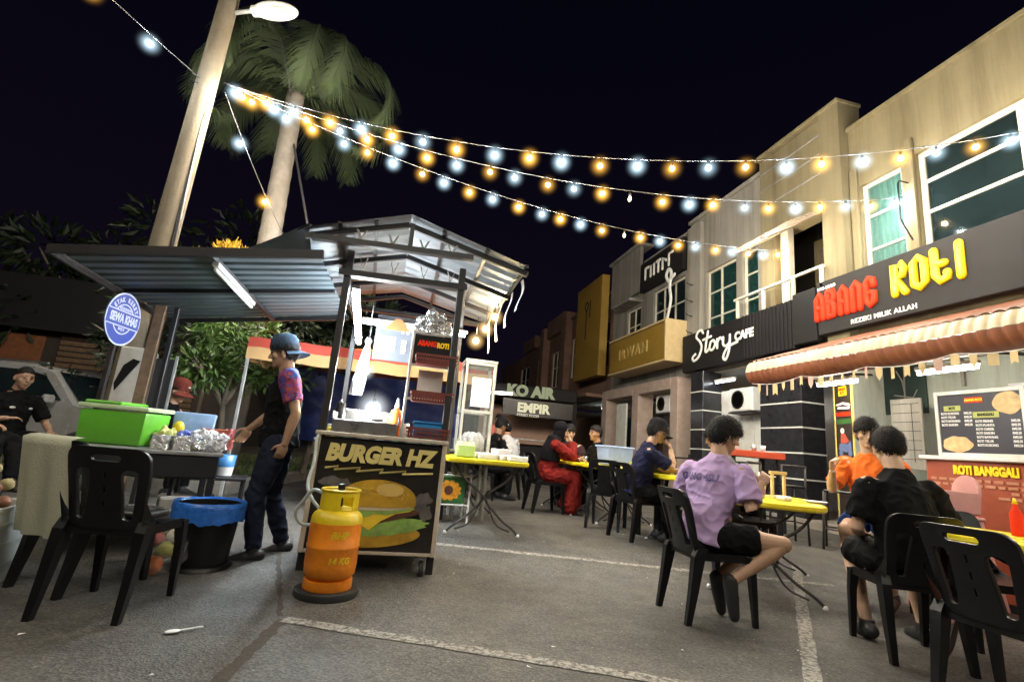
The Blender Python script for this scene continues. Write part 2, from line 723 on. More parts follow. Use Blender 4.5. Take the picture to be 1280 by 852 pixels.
# ------------------------------------------------------------------ verge with kerb, left
M['kerb'] = mat('kerb_concrete', (0.2, 0.19, 0.17), 0.85, var=0.2, scale=6, bump=0.3, dirt=0.4)
M['soil'] = mat('soil', (0.05, 0.04, 0.028), 0.95, var=0.4, scale=8, bump=0.5)
mb = MB()
edge = [(-9, 7.0), (-2.35, 6.9), (-2.0, 7.15), (-1.9, 7.6), (-1.1, 12), (-0.6, 22), (-0.4, 40)]
for a, b in zip(edge, edge[1:]):
    n = max(1, int((Vector(b) - Vector(a)).length / 1.0))
    for i in range(n):
        p = Vector(a).lerp(Vector(b), i / n)
        q = Vector(a).lerp(Vector(b), (i + 0.97) / n)
        mb.bar((p.x, p.y, 0.19), (q.x, q.y, 0.19), 0.15, 0.2, 0.02)
tag(mb.build('kerb', M['kerb']), kind='structure')
mb = MB()
ring = [(x, y, 0.25) for x, y in edge] + [(-60, 40, 0.25), (-60, 7, 0.25)]
mb.add(ring, [tuple(range(len(ring)))])
tag(mb.build('verge_ground', M['soil']), kind='structure')
# grass on the verge
M['grass'] = mat('grass_blade', (0.06, 0.1, 0.02), 0.6, var=0.5, scale=2)
mb = MB()
for i in range(5200):
    y = 7.1 + 7 * random.random() ** 1.5
    x1 = -2.15 + (y - 7.1) * 0.19
    x = x1 - 3.8 * random.random() ** 1.3
    h = random.uniform(0.03, 0.1)
    a = random.uniform(0, PI)
    dx, dy = math.cos(a) * 0.008, math.sin(a) * 0.008
    lx, ly = random.uniform(-0.04, 0.04), random.uniform(-0.04, 0.04)
    mb.add([(x - dx, y - dy, 0.25), (x + dx, y + dy, 0.25), (x + lx, y + ly, 0.25 + h)], [(0, 1, 2)])
tag(mb.build('verge_grass', M['grass']), kind='stuff', label='short grass growing on the kerbed verge', cat='grass')

# five-foot way in front of the shops
M['tile'] = mat('walkway_tile', (0.3, 0.27, 0.24), 0.5, var=0.12, scale=3, dirt=0.3)
mb = MB()
mb.span((7.0, -8, 0.0), (9.6, 60, 0.27), 0.02)
tag(mb.build('walkway', M['tile']), kind='structure')
# ------------------------------------------------------------------ shophouses, right side (street runs along +Y)
M['cream'] = mat('cream_render', (0.205, 0.172, 0.098), 0.85, var=0.1, scale=1.2, bump=0.1, bscale=40, dirt=0.4, streak=True)
M['grey_render'] = mat('grey_render', (0.21, 0.2, 0.185), 0.85, var=0.1, scale=1.2, bump=0.1, bscale=40, dirt=0.5, streak=True)
M['pale_render'] = mat('pale_render', (0.26, 0.245, 0.215), 0.85, var=0.08, scale=1.2, bump=0.08, bscale=40, dirt=0.45, streak=True)
M['brick_render'] = mat('brick_red_render', (0.19, 0.11, 0.08), 0.9, var=0.2, scale=2, dirt=0.35)
M['pink_col'] = mat('pink_column', (0.4, 0.31, 0.27), 0.7, var=0.1, dirt=0.2)
M['frame_white'] = mat('window_frame', (0.55, 0.52, 0.44), 0.45, var=0.05, dirt=0.15)
M['dark_glass'] = mat('dark_glass', (0.008, 0.014, 0.015), 0.06, var=0.3, rvar=0.03)
M['green_glass'] = mat('green_glass', (0.008, 0.028, 0.026), 0.08, var=0.4, rvar=0.03)
M['black_tile'] = mat('black_tile', (0.022, 0.022, 0.026), 0.22, var=0.3)
M['dark_panel'] = mat('dark_panel', (0.024, 0.023, 0.024), 0.7, spec=0.2, dirt=0.2, var=0.12, scale=2)
M['black_panel'] = mat('black_panel', (0.012, 0.011, 0.012), 0.65, var=0.15, scale=2, spec=0.2)
M['gold_panel'] = mat('gold_panel', (0.27, 0.165, 0.028), 0.45, var=0.12, scale=1.5, dirt=0.25)
M['sage'] = mat('sage_wall', (0.36, 0.4, 0.35), 0.7, var=0.08, scale=1.5, dirt=0.35, streak=True)
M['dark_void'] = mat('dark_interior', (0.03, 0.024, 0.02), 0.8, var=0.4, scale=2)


def curtain_mat():
    m, nt, b = _nodes('green_curtain')
    N, L = nt.nodes, nt.links
    tc = N.new('ShaderNodeTexCoord')
    w = N.new('ShaderNodeTexWave')
    w.wave_type = 'BANDS'
    w.bands_direction = 'Y'
    w.inputs['Scale'].default_value = 3.2
    w.inputs['Distortion'].default_value = 2.5
    w.inputs['Detail'].default_value = 3
    L.new(tc.outputs['Object'], w.inputs['Vector'])
    r = N.new('ShaderNodeValToRGB')
    r.color_ramp.elements[0].color = (0.035, 0.13, 0.11, 1)
    r.color_ramp.elements[1].color = (0.13, 0.34, 0.29, 1)
    L.new(w.outputs['Fac'], r.inputs['Fac'])
    L.new(r.outputs['Color'], b.inputs['Base Color'])
    b.inputs['Roughness'].default_value = 0.35
    return m


M['curtain'] = curtain_mat()


def wall_with_holes(mb, X0, X1, y0, y1, z0, z1, holes):
    """wall slab between X0 and X1; holes = (ya, yb, za, zb), non overlapping in y"""
    hs = sorted(holes)
    y = y0
    for (a, b, c, d) in hs:
        if a > y:
            mb.span((X0, y, z0), (X1, a, z1))
        if c > z0:
            mb.span((X0, a, z0), (X1, b, c))
        if d < z1:
            mb.span((X0, a, d), (X1, b, z1))
        y = b
    if y < y1:
        mb.span((X0, y, z0), (X1, y1, z1))


def window(par, X, y0, y1, z0, z1, vs, hs, pane, t=0.06, curtain=None):
    """window facing -X: frame with mullions at vs (y) and hs (z), one pane behind"""
    f = MB()
    f.span((X, y0, z0), (X + 0.07, y0 + t, z1), 0.006)
    f.span((X, y1 - t, z0), (X + 0.07, y1, z1), 0.006)
    f.span((X + 0.002, y0 + t, z0), (X + 0.068, y1 - t, z0 + t), 0.006)
    f.span((X + 0.002, y0 + t, z1 - t), (X + 0.068, y1 - t, z1), 0.006)
    for v in vs:
        f.span((X + 0.005, v - t / 2, z0 + t), (X + 0.064, v + t / 2, z1 - t), 0.006)
    for h in hs:
        f.span((X + 0.01, y0 + t, h - t / 3), (X + 0.058, y1 - t, h + t / 3), 0.005)
    w = f.build('window', M['frame_white'], par, world=True)
    g = MB().span((X + 0.03, y0 + t * 0.5, z0 + t * 0.5), (X + 0.04, y1 - t * 0.5, z1 - t * 0.5))
    o = g.build('pane', pane, None)
    o.data.transform(Matrix.Translation(-par.location))
    o.parent = w
    if curtain:
        c = MB().sheet(None, 60, 2, lambda u, v: (X + 0.16 + 0.025 * math.sin(u * 47 + 3 * math.sin(u * 9)), y0 + (y1 - y0) * u, z0 + (z1 - z0) * v))
        o = c.build('curtain', curtain, None, smooth=True)
        o.data.transform(Matrix.Translation(-par.location))
        o.parent = w
    return w


XF = 7.3
# ---- unit A: the cream corner unit behind the big dark sign
A = thing('shophouse', 'cream two storey shophouse with big dark framed windows above the dark grey sign', 'building', (XF, 3, 0), 0, 'shophouses along the right side')
mb = MB()
HA = [(1.2, 5.42, 4.3, 6.0), (5.65, 6.37, 4.3, 5.95)]
wall_with_holes(mb, XF, XF + 0.25, -7, 6.55, 3.2, 7.1, HA)
mb.span((XF + 0.25, -7, 0.28), (XF + 6, -6.8, 7.1))
mb.span((XF + 0.25, -7, 7.0), (XF + 6, 6.5, 7.06))
mb.build('wall', M['cream'], A, world=True)
mb = MB()
mb.span((XF - 0.06, -7.02, 7.1), (XF + 0.3, 6.55, 7.18), 0.01)
mb.build('coping', M['cream'], A, world=True)
mb = MB()
mb.span((7.12, -7, 0.27), (7.3, 6.6, 3.2))
mb.build('shopfront_wall', M['sage'], A, world=True)
window(A, XF + 0.06, 1.2, 5.42, 4.3, 6.0, [2.6, 4.12], [5.0, 5.5], M['dark_glass'], 0.085)
window(A, XF + 0.06, 5.65, 6.37, 4.3, 5.95, [], [4.75, 5.35], glass_mat('tinted_glass', (0.1, 0.2, 0.18), 0.35), 0.06, curtain=M['curtain'])
mb = MB()
for y in (5.5, 6.46):
    mb.span((XF - 0.05, y - 0.07, 4.25), (XF, y + 0.07, 6.3), 0.01)
mb.build('pilaster', M['cream'], A, world=True)
mb = MB()
mb.tube([(XF - 0.03, 5.52, 5.55), (XF - 0.22, 5.52, 5.55), (XF - 0.25, 5.52, 5.5), (XF - 0.25, 5.52, 4.9), (XF - 0.05, 5.52, 4.6)], 0.012, 8)
mb.build('conduit', M['black_metal'], A, world=True)
# back rooms: dark box so nothing shows through
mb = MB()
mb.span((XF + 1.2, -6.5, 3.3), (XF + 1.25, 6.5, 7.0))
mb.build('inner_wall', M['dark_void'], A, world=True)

# ---- party bay with the raised grooved parapet and the balcony
P = thing('shophouse', 'narrow cream bay with raised grooved parapet and slatted hood over a small balcony', 'building', (XF, 7.6, 0), 0, 'shophouses along the right side')
mb = MB()
mb.span((XF - 0.18, 6.56, 3.2), (XF + 0.3, 7.0, 7.72))
mb.span((XF - 0.1, 7.0, 5.85), (XF + 0.3, 8.68, 7.70))
mb.span((XF - 0.1, 8.30, 3.2), (XF + 0.3, 8.68, 5.85))
mb.span((XF + 0.9, 7.0, 3.2), (XF + 1.0, 8.3, 5.85))
mb.span((XF + 0.3, 6.56, 3.2), (XF + 0.9, 7.0, 5.85))
mb.build('wall', M['cream'], P, world=True)
mb = MB()
for z in (6.55, 6.95, 7.35):
    mb.span((XF - 0.13, 7.0, z), (XF - 0.1, 8.66, z + 0.035), 0.006)
mb.build('groove_band', M['pale_render'], P, world=True)
mb = MB()
mb.span((XF - 0.22, 6.54, 7.72), (XF + 0.34, 8.72, 7.8), 0.015)
mb.build('coping', M['cream'], P, world=True)
mb = MB()
for i in range(9):
    mb.bar((XF - 0.95 + i * 0.1, 6.95, 5.35 + i * 0.055), (XF - 0.95 + i * 0.1, 8.35, 5.35 + i * 0.055), 0.085, 0.02)
for y in (7.0, 7.65, 8.3):
    mb.bar((XF - 0.98, y, 5.30), (XF - 0.1, y, 5.79), 0.04, 0.05)
mb.build('slatted_hood', mat('hood_slat', (0.3, 0.24, 0.18), 0.6, var=0.15), P, world=True)
mb = MB()
mb.span((XF + 0.82, 7.15, 3.6), (XF + 0.9, 8.1, 5.6), 0.01)
mb.build('balcony_door', mat('brown_door', (0.14, 0.11, 0.09), 0.5, var=0.2), P, world=True)
mb = MB()
mb.span((XF - 0.1, 7.92, 4.0), (XF + 0.05, 8.12, 5.85), 0.01)
mb.build('post', M['frame_white'], P, world=True)
mb = MB()
for y in (6.95, 7.6, 8.4, 9.2):
    mb.span((6.98, y - 0.025, 4.2), (7.03, y + 0.025, 4.62))
mb.bar((7.005, 6.9, 4.63), (7.005, 9.3, 4.63), 0.06, 0.05, 0.008)
mb.build('railing', M['frame_white'], P, world=True)

# ---- unit B
B = thing('shophouse', 'pale shophouse with three dark green windows over the black grooved cafe sign', 'building', (XF, 10, 0), 0, 'shophouses along the right side')
mb = MB()
wall_with_holes(mb, XF, XF + 0.25, 8.7, 11.5, 3.2, 7.45, [(8.9, 9.4, 4.0, 5.85), (9.62, 10.78, 4.0, 5.85)])
mb.span((XF - 0.12, 10.88, 3.2), (XF, 11.48, 7.3), 0.01)
mb.span((XF + 0.25, 8.7, 7.2), (XF + 6, 11.5, 7.26))
mb.build('wall', M['pale_render'], B, world=True)
mb = MB()
mb.span((XF - 0.08, 8.7, 7.45), (XF + 0.3, 11.52, 7.55), 0.01)
mb.build('coping', M['pale_render'], B, world=True)
window(B, XF + 0.06, 8.9, 9.4, 4.0, 5.85, [], [4.7, 5.3], M['green_glass'])
window(B, XF + 0.06, 9.62, 10.78, 4.0, 5.85, [10.25], [4.6, 5.25], M['green_glass'])
mb = MB()
for z in (4.3, 4.75, 5.15, 5.6):
    mb.tube([(XF - 0.12, 11.2, z), (XF - 0.3, 11.15, z), (XF - 0.33, 11.15, z + 0.05)], 0.012, 6)
mb.build('iron_hook', M['black_metal'], B, world=True)
mb = MB()
mb.span((XF + 1.5, 8.7, 3.3), (XF + 1.55, 11.5, 7.0))
mb.build('inner_wall', M['dark_void'], B, world=True)

# ---- unit C
Cc = thing('shophouse', 'grey shophouse with dark windows and a dark board of white script above the gold sign', 'building', (XF, 13.5, 0), 0, 'shophouses along the right side')
mb = MB()
wall_with_holes(mb, XF, XF + 0.25, 11.52, 16.4, 3.2, 7.2, [(11.75, 13.5, 4.1, 6.1), (14.3, 15.3, 4.2, 5.9)])
mb.span((XF - 0.15, 14.2, 6.3), (XF - 0.02, 16.4, 7.9), 0.02)
mb.span((XF - 0.25, 14.1, 7.9), (XF + 0.3, 16.5, 8.0), 0.02)
mb.span((XF - 0.5, 14.15, 5.95), (XF - 0.002, 15.5, 6.05), 0.01)
mb.build('wall', M['grey_render'], Cc, world=True)
mb = MB()
mb.span((XF - 0.08, 11.53, 7.2), (XF + 0.3, 14.05, 7.3), 0.01)
mb.build('coping', M['grey_render'], Cc, world=True)
window(Cc, XF + 0.06, 11.75, 13.5, 4.1, 6.1, [12.35, 12.95], [4.75, 5.4], M['dark_glass'])
window(Cc, XF + 0.06, 14.3, 15.3, 4.2, 5.9, [14.8], [5.3], M['dark_glass'])
mb = MB()
mb.span((XF + 1.5, 11.5, 3.3), (XF + 1.55, 16.4, 7.0))
mb.build('inner_wall', M['dark_void'], Cc, world=True)

# ---- unit D, E: farther, reddish
D_ = thing('shophouse', 'brownish shophouse standing behind the tall gold panel', 'building', (XF, 19, 0), 0, 'shophouses along the right side')
mb = MB()
wall_with_holes(mb, XF, XF + 0.25, 16.42, 21.6, 3.0, 6.9, [(16.7, 18.2, 4.2, 6.0), (19.4, 20.8, 4.2, 6.0)])
mb.span((XF - 0.3, 20.9, 0.28), (XF + 0.4, 21.6, 7.3), 0.02)
mb.span((XF - 0.1, 16.42, 6.9), (XF + 0.3, 21.6, 7.05), 0.02)
mb.span((XF - 0.9, 16.42, 3.0), (XF, 21.6, 3.12), 0.02)
mb.build('wall', M['brick_render'], D_, world=True)
window(D_, XF + 0.06, 16.7, 18.2, 4.2, 6.0, [17.4], [5.2], M['dark_glass'])
window(D_, XF + 0.06, 19.4, 20.8, 4.2, 6.0, [20.1], [5.2], M['dark_glass'])
E_ = thing('shophouse', 'farthest reddish brown shophouse with stepped parapet at the end of the row', 'building', (XF, 26, 0), 0, 'shophouses along the right side')
mb = MB()
wall_with_holes(mb, XF, XF + 0.25, 21.62, 36, 2.8, 6.6, [(22.4, 23.6, 4.0, 5.8), (25, 26.2, 4.0, 5.8), (28, 30, 4.0, 5.8)])
mb.span((XF - 0.2, 21.62, 6.6), (XF + 0.3, 24.2, 7.5), 0.02)
mb.span((XF - 0.2, 26.5, 6.6), (XF + 0.3, 29, 7.3), 0.02)
mb.span((XF - 0.35, 24.2, 0.28), (XF + 0.2, 24.8, 7.2), 0.02)
mb.span((XF - 1.1, 21.62, 2.8), (XF, 36, 2.95), 0.02)
mb.build('wall', M['brick_render'], E_, world=True)
for a, b in ((22.4, 23.6), (25, 26.2), (28, 30)):
    window(E_, XF + 0.06, a, b, 4.0, 5.8, [(a + b) / 2], [5.0], M['dark_glass'])

# ---- ground floors: columns, back walls, ceilings of the five-foot way
def ground_floor(par, y0, y1, wallmat, zc=3.2, xb=9.4):
    mb = MB()
    mb.span((xb, y0, 0.27), (xb + 0.1, y1, zc))
    mb.build('shopfront_wall', wallmat, par, world=True)
    mb = MB()
    mb.span((7.32, y0, zc - 0.02), (xb, y1, zc + 0.1))
    mb.build('walkway_ceiling', M['white_paint'], par, world=True)


ground_floor(P, 6.62, 8.68, M['dark_void'])
ground_floor(B, 8.7, 11.5, mat('lit_white_wall', (0.72, 0.7, 0.7), 0.6, var=0.04))
ground_floor(Cc, 11.52, 16.4, mat('salmon_wall', (0.45, 0.33, 0.27), 0.6, var=0.1))
ground_floor(D_, 16.42, 21.6, M['brick_render'], 3.0)
ground_floor(E_, 21.62, 36, M['brick_render'], 2.8)


def column(par, X, y0, y1, m, band=None, z1=3.2, w=0.5):
    c = MB().span((X, y0, 0.27), (X + w, y1, z1), 0.01).build('column', m, par, world=True)
    if band:
        q = MB()
        for z in (0.9, 1.35, 1.8, 2.25, 2.7):
            q.span((X - 0.006, y0 - 0.006, z), (X + w + 0.006, y1 + 0.006, z + 0.025))
        o = q.build('band', band, None)
        o.data.transform(Matrix.Translation(-par.location))
        o.parent = c


column(P, 7.0, 7.5, 8.55, M['black_tile'], M['white_paint'])
column(B, 7.0, 10.45, 10.95, M['black_tile'], M['white_paint'])
column(Cc, 7.0, 13.7, 14.1, M['pink_col'])
column(Cc, 7.0, 11.55, 11.9, M['pink_col'])
column(Cc, 7.0, 16.0, 16.4, M['pink_col'])
mb = MB()
mb.span((6.99, 14.11, 2.9), (7.3, 16.0, 3.2))
mb.span((6.99, 11.9, 2.9), (7.3, 13.69, 3.2))
mb.build('lintel', M['pink_col'], Cc, world=True)
mb = MB()
mb.span((7.05, 6.6, 0.27), (7.2, 6.72, 3.2))
mb.span((8.0, 6.74, 0.27), (8.06, 7.5, 2.9))
mb.build('side_door', mat('dark_door', (0.03, 0.014, 0.012), 0.4, var=0.3), P, world=True)
# white panels, doors and shutters seen inside the walkway
mb = MB()
for k in range(5):
    mb.span((7.5, 8.62 + k * 0.37, 0.3), (7.54, 8.97 + k * 0.37, 2.75), 0.006)
mb.build('white_shutter', M['white_paint'], B, world=True)
mb = MB()
mb.span((7.06, 14.6, 0.4), (7.12, 15.3, 2.7), 0.01)
mb.build('white_door', M['white_paint'], Cc, world=True)
mb = MB()
mb.span((9.32, 11.9, 0.4), (9.38, 13.4, 2.8))
mb.build('glass_door', M['green_glass'], Cc, world=True)
mb = MB()
mb.span((9.3, 16.8, 0.4), (9.38, 20.5, 2.6))
mb.build('glass_door', M['green_glass'], D_, world=True)

# ---- air conditioner and lit ceiling lamps of the walkway
def ac_unit(loc, label):
    t = thing('air_conditioner', label, 'air conditioner', loc)
    MB().box((0, 0, 0.25), (0.3, 0.75, 0.5), 0.02).build('casing', M['white_plastic'], t)
    g = MB()
    g.lathe([(0.2, 0), (0.2, 0.012), (0.17, 0.012), (0.17, 0)], (-0.155, 0.08, 0.25), 24, (0, -PI / 2, 0))
    for k in range(7):
        g.box((-0.16, 0.08, 0.1 + 0.05 * k), (0.008, 0.34, 0.008))
    g.build('fan_grille', M['black_metal'], t)
    MB().box((-0.02, 0, -0.03), (0.34, 0.7, 0.03)).build('bracket', M['dark_steel'], t)


ac_unit((7.32, 9.35, 2.2), 'dark outdoor air conditioner hung above the white cafe shutter')
ac_unit((7.5, 12.9, 2.35), 'white outdoor air conditioner hung under the gold signboard')

M['tube_white'] = emit('lamp_tube_white', (0.9, 0.96, 1.0), 22)
M['tube_warm'] = emit('lamp_tube_warm', (1.0, 0.88, 0.62), 18)


def ceiling_lamp(loc, L, label, m, group='tube lamps under the walkway ceilings', rz=0):
    t = thing('tube_lamp', label, 'lamp', loc, rz, group)
    MB().box((0, 0, 0.03), (0.08, L, 0.05), 0.008).build('housing', M['white_paint'], t)
    MB().tube([(0, -L / 2 + 0.02, -0.015), (0, L / 2 - 0.02, -0.015)], 0.018, 10).build('tube', m, t, smooth=True)


ceiling_lamp((7.3, 10.05, 2.95), 0.7, 'white tube lamp lighting the walkway in front of the white shutter', M['tube_white'])
ceiling_lamp((8.2, 13.2, 3.1), 1.2, 'tube lamp lighting the pink walkway under the gold signboard', M['tube_warm'])
ceiling_lamp((8.2, 18.6, 2.9), 1.2, 'tube lamp in the far walkway behind the tall gold panel', M['tube_white'])
ceiling_lamp((8.2, 26, 2.7), 1.2, 'tube lamp in the farthest walkway at the end of the row', M['tube_warm'])

# ------------------------------------------------------------------ signboards
def plane(o, up=(0, 0, 1)):
    return frame(o, (0, -1, 0), up)      # lettering faces -X; reads towards -Y


M['red_letter'] = mat('red_letter', (0.62, 0.03, 0.008), 0.6, var=0.08, spec=0.15)
M['yellow_letter'] = mat('yellow_letter', (0.85, 0.58, 0.01), 0.35, var=0.05)
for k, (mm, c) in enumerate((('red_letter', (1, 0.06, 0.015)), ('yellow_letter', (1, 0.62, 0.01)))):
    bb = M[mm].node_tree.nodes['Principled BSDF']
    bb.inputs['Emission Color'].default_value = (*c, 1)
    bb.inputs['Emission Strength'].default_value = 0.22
S = thing('signboard', 'big dark grey signboard with raised red and yellow letters ABANG ROTI', 'signboard', (7.0, 4.5, 3.35), 0, 'signboards over the shops')
MB().span((6.98, 0.6, 3.38), (7.12, 7.05, 4.33), 0.01).build('board', M['dark_panel'], S, world=True)
# hand-drawn lettering: tall rounded strokes; unit box h=1
def L_A(w):
    return [[(0, 0), (0, 0.8), (w * .5, 1), (w, 0.8), (w, 0)], [(0, 0.42), (w, 0.42)]]
def L_B(w):
    return [[(0, 0), (0, 1)], [(0, 1), (w * .8, 1), (w, .78), (w * .7, .53), (0, .53)], [(w * .7, .53), (w, .3), (w * .85, 0), (0, 0)]]
def L_N(w):
    return [[(0, 0), (0, 0.85), (w * .5, 1), (w, 0.85), (w, 0)]]
def L_G(w):
    return [[(w, 0.72), (w * .9, .93), (w * .45, 1), (0, .85), (0, .15), (w * .45, 0), (w, .12), (w, .45), (w * .55, .45)]]
def L_R(w):
    return [[(0, 0), (0, 1), (w * .7, 1), (w, .82), (w * .8, .55), (w * .2, .5), (w, 0)]]
def L_O(w):
    return [[(0, .15), (0, .85), (w * .5, 1), (w, .85), (w, .15), (w * .5, 0), (0, .15)]]
def L_T(w):
    return [[(0, 1), (0, .2), (w * .4, 0), (w, .08), (w, .22)], [(0, .55), (w * .8, .55)]]
def L_I(w):
    return [[(w * .5, 0), (w * .5, 1)]]


def word(letters, y, z, h, w, gap, r, m, parent, name, X=6.965, flat=0.9, rise=0.0):
    """letters run towards -Y starting at y"""
    pl = []
    x = 0
    for fn, ww, dz in letters:
        for s in fn(ww * w):
            pl.append([(x + p[0], dz * h + p[1] * h) for p in s])
        x += ww * w + gap
    return stroke(pl, r, plane((X, y, z)), name, m, parent, flat=flat, world=True)


word([(L_A, 1, 0), (L_B, 1, 0), (L_A, 1, 0), (L_N, 1, 0), (L_G, 1, 0)], 7.04, 3.66, 0.44, 0.125, 0.115, 0.054, M['red_letter'], S, 'red_lettering', flat=0.8)
word([(L_R, 1, 0), (L_O, 1, 0), (L_T, 1, 0.02), (L_I, .4, 0.02)], 5.62, 3.72, 0.45, 0.155, 0.135, 0.058, M['yellow_letter'], S, 'yellow_lettering', flat=0.8)
txt('REZEKI MILIK ALLAH', 0.105, plane((6.977, 6.40, 3.475)), 'small_lettering', M['letter_white'], S, 0.004, 0.002, space=1.12, world=True)
txt('0196-468863', 0.07, plane((6.977, 7.03, 4.2)), 'small_lettering', M['letter_white'], S, 0.003, 0.003, world=True)
MB().bar((6.95, 3.1, 4.30), (6.95, 1.9, 4.36), 0.03, 0.03).build('strip_light', emit('strip_glow', (1, .97, .9), 3), S, world=True)

S = thing('signboard', 'black grooved signboard with white script word Story and CAFE', 'signboard', (7.0, 9.3, 3.2), 0, 'signboards over the shops')
mb = MB()
mb.span((7.0, 7.62, 3.25), (7.12, 11.35, 4.2), 0.01)
for i in range(14):
    mb.span((6.975, 7.66 + i * 0.1, 3.25), (7.0, 7.72 + i * 0.1, 4.2), 0.006)
mb.build('board', M['black_panel'], S, world=True)
mb = MB()
mb.span((6.96, 7.07, 3.3), (7.1, 7.6, 4.27), 0.01)
mb.build('side_panel', M['black_panel'], S, world=True)
sc_ = [[(0.42, .86), (.34, .98), (.2, .95), (.14, .78), (.3, .58), (.36, .36), (.24, .08), (.04, -.02), (-.02, .1), (.1, .2)],
       [(.62, .86), (.52, .3), (.56, .18), (.68, .28)], [(.42, .62), (.74, .66)],
       [(.72, .46), (.68, .26), (.8, .2), (.9, .36), (.84, .5), (.74, .48)],
       [(.98, .5), (.98, .22)], [(.98, .4), (1.08, .52), (1.16, .46)],
       [(1.2, .5), (1.2, .28), (1.3, .2), (1.42, .3), (1.44, .52)], [(1.44, .5), (1.42, .1), (1.3, -.22), (1.2, -.12), (1.36, .14), (1.7, .24)]]
stroke([[(p[0] * 0.98, p[1] * 0.72) for p in s] for s in sc_], 0.034, plane((6.985, 10.85, 3.5)), 'script_lettering', M['letter_white'], S, flat=0.5, smooth_curve=True, world=True)
txt('CAFE', 0.25, plane((6.965, 9.25, 3.78)), 'block_lettering', M['letter_white'], S, 0.006, 0.012, world=True)

S = thing('signboard', 'gold box signboard with faint raised letters over the pink columns', 'signboard', (6.7, 13.2, 3.6), 0, 'signboards over the shops')
MB().span((6.6, 11.55, 3.62), (7.2, 15.0, 4.62), 0.02).build('board', M['gold_panel'], S, world=True)
mb = MB()
for y0, y1, z0, z1 in ((11.5, 15.05, 4.63, 4.69), (11.5, 15.05, 3.55, 3.61)):
    mb.span((6.57, y0, z0), (7.22, y1, z1), 0.01)
mb.span((6.57, 11.45, 3.55), (7.22, 11.53, 4.69), 0.01)
mb.build('frame', mat('gold_trim', (0.5, 0.38, 0.2), 0.4, var=0.1), S, world=True)
txt('IRWAN', 0.46, plane((6.59, 14.3, 4.1)), 'lettering', mat('dull_gold_letter', (0.42, 0.30, 0.10), 0.4), S, 0.012, 0.006, space=1.35, world=True)

S = thing('signboard', 'tall gold upright panel with a thin dark outlined figure on the far shopfront', 'signboard', (6.9, 17.4, 3.9), 0, 'signboards over the shops')
MB().span((6.7, 16.2, 3.75), (7.0, 18.7, 7.5), 0.02).build('panel', M['gold_panel'], S, world=True)
stroke([arc(0, 0, 0.16, 100, 440, 14), [(0.0, -0.2), (0.0, -1.3)], [(.35, .15), (.35, -.5)]], 0.028, plane((6.69, 17.6, 6.6)), 'emblem', M['black_panel'], S, world=True)

S = thing('signboard', 'dark upper board with pale raised letters and tall white script', 'signboard', (7.2, 12.8, 6.3), 0, 'signboards over the shops')
MB().span((7.12, 11.6, 6.2), (7.28, 14.08, 7.15), 0.01).build('board', M['black_panel'], S, world=True)
st = [[(0, 0.0), (0, .34)], [(0, .34), (.2, .34)], [(.34, 0), (.34, .34), (.54, .34), (.54, 0)], [(.7, .34), (.9, .34)], [(.8, .34), (.8, 0)], [(1.05, 0), (1.05, .34), (1.25, .2)], [(1.4, 0), (1.4, .34), (1.6, .34)]]
stroke(st, 0.05, plane((7.1, 13.7, 6.55)), 'lettering', M['white_paint'], S, world=True)
stroke([[(.1, 1.1), (-.02, 1.3), (.1, 1.45), (.25, 1.3), (.18, .9), (.25, .5), (.12, .1), (0, -.1)], [(.1, 1.1), (.42, 1.2)]], 0.06, plane((7.1, 12.4, 4.95)), 'script_lettering', M['letter_white'], S, smooth_curve=True, world=True)
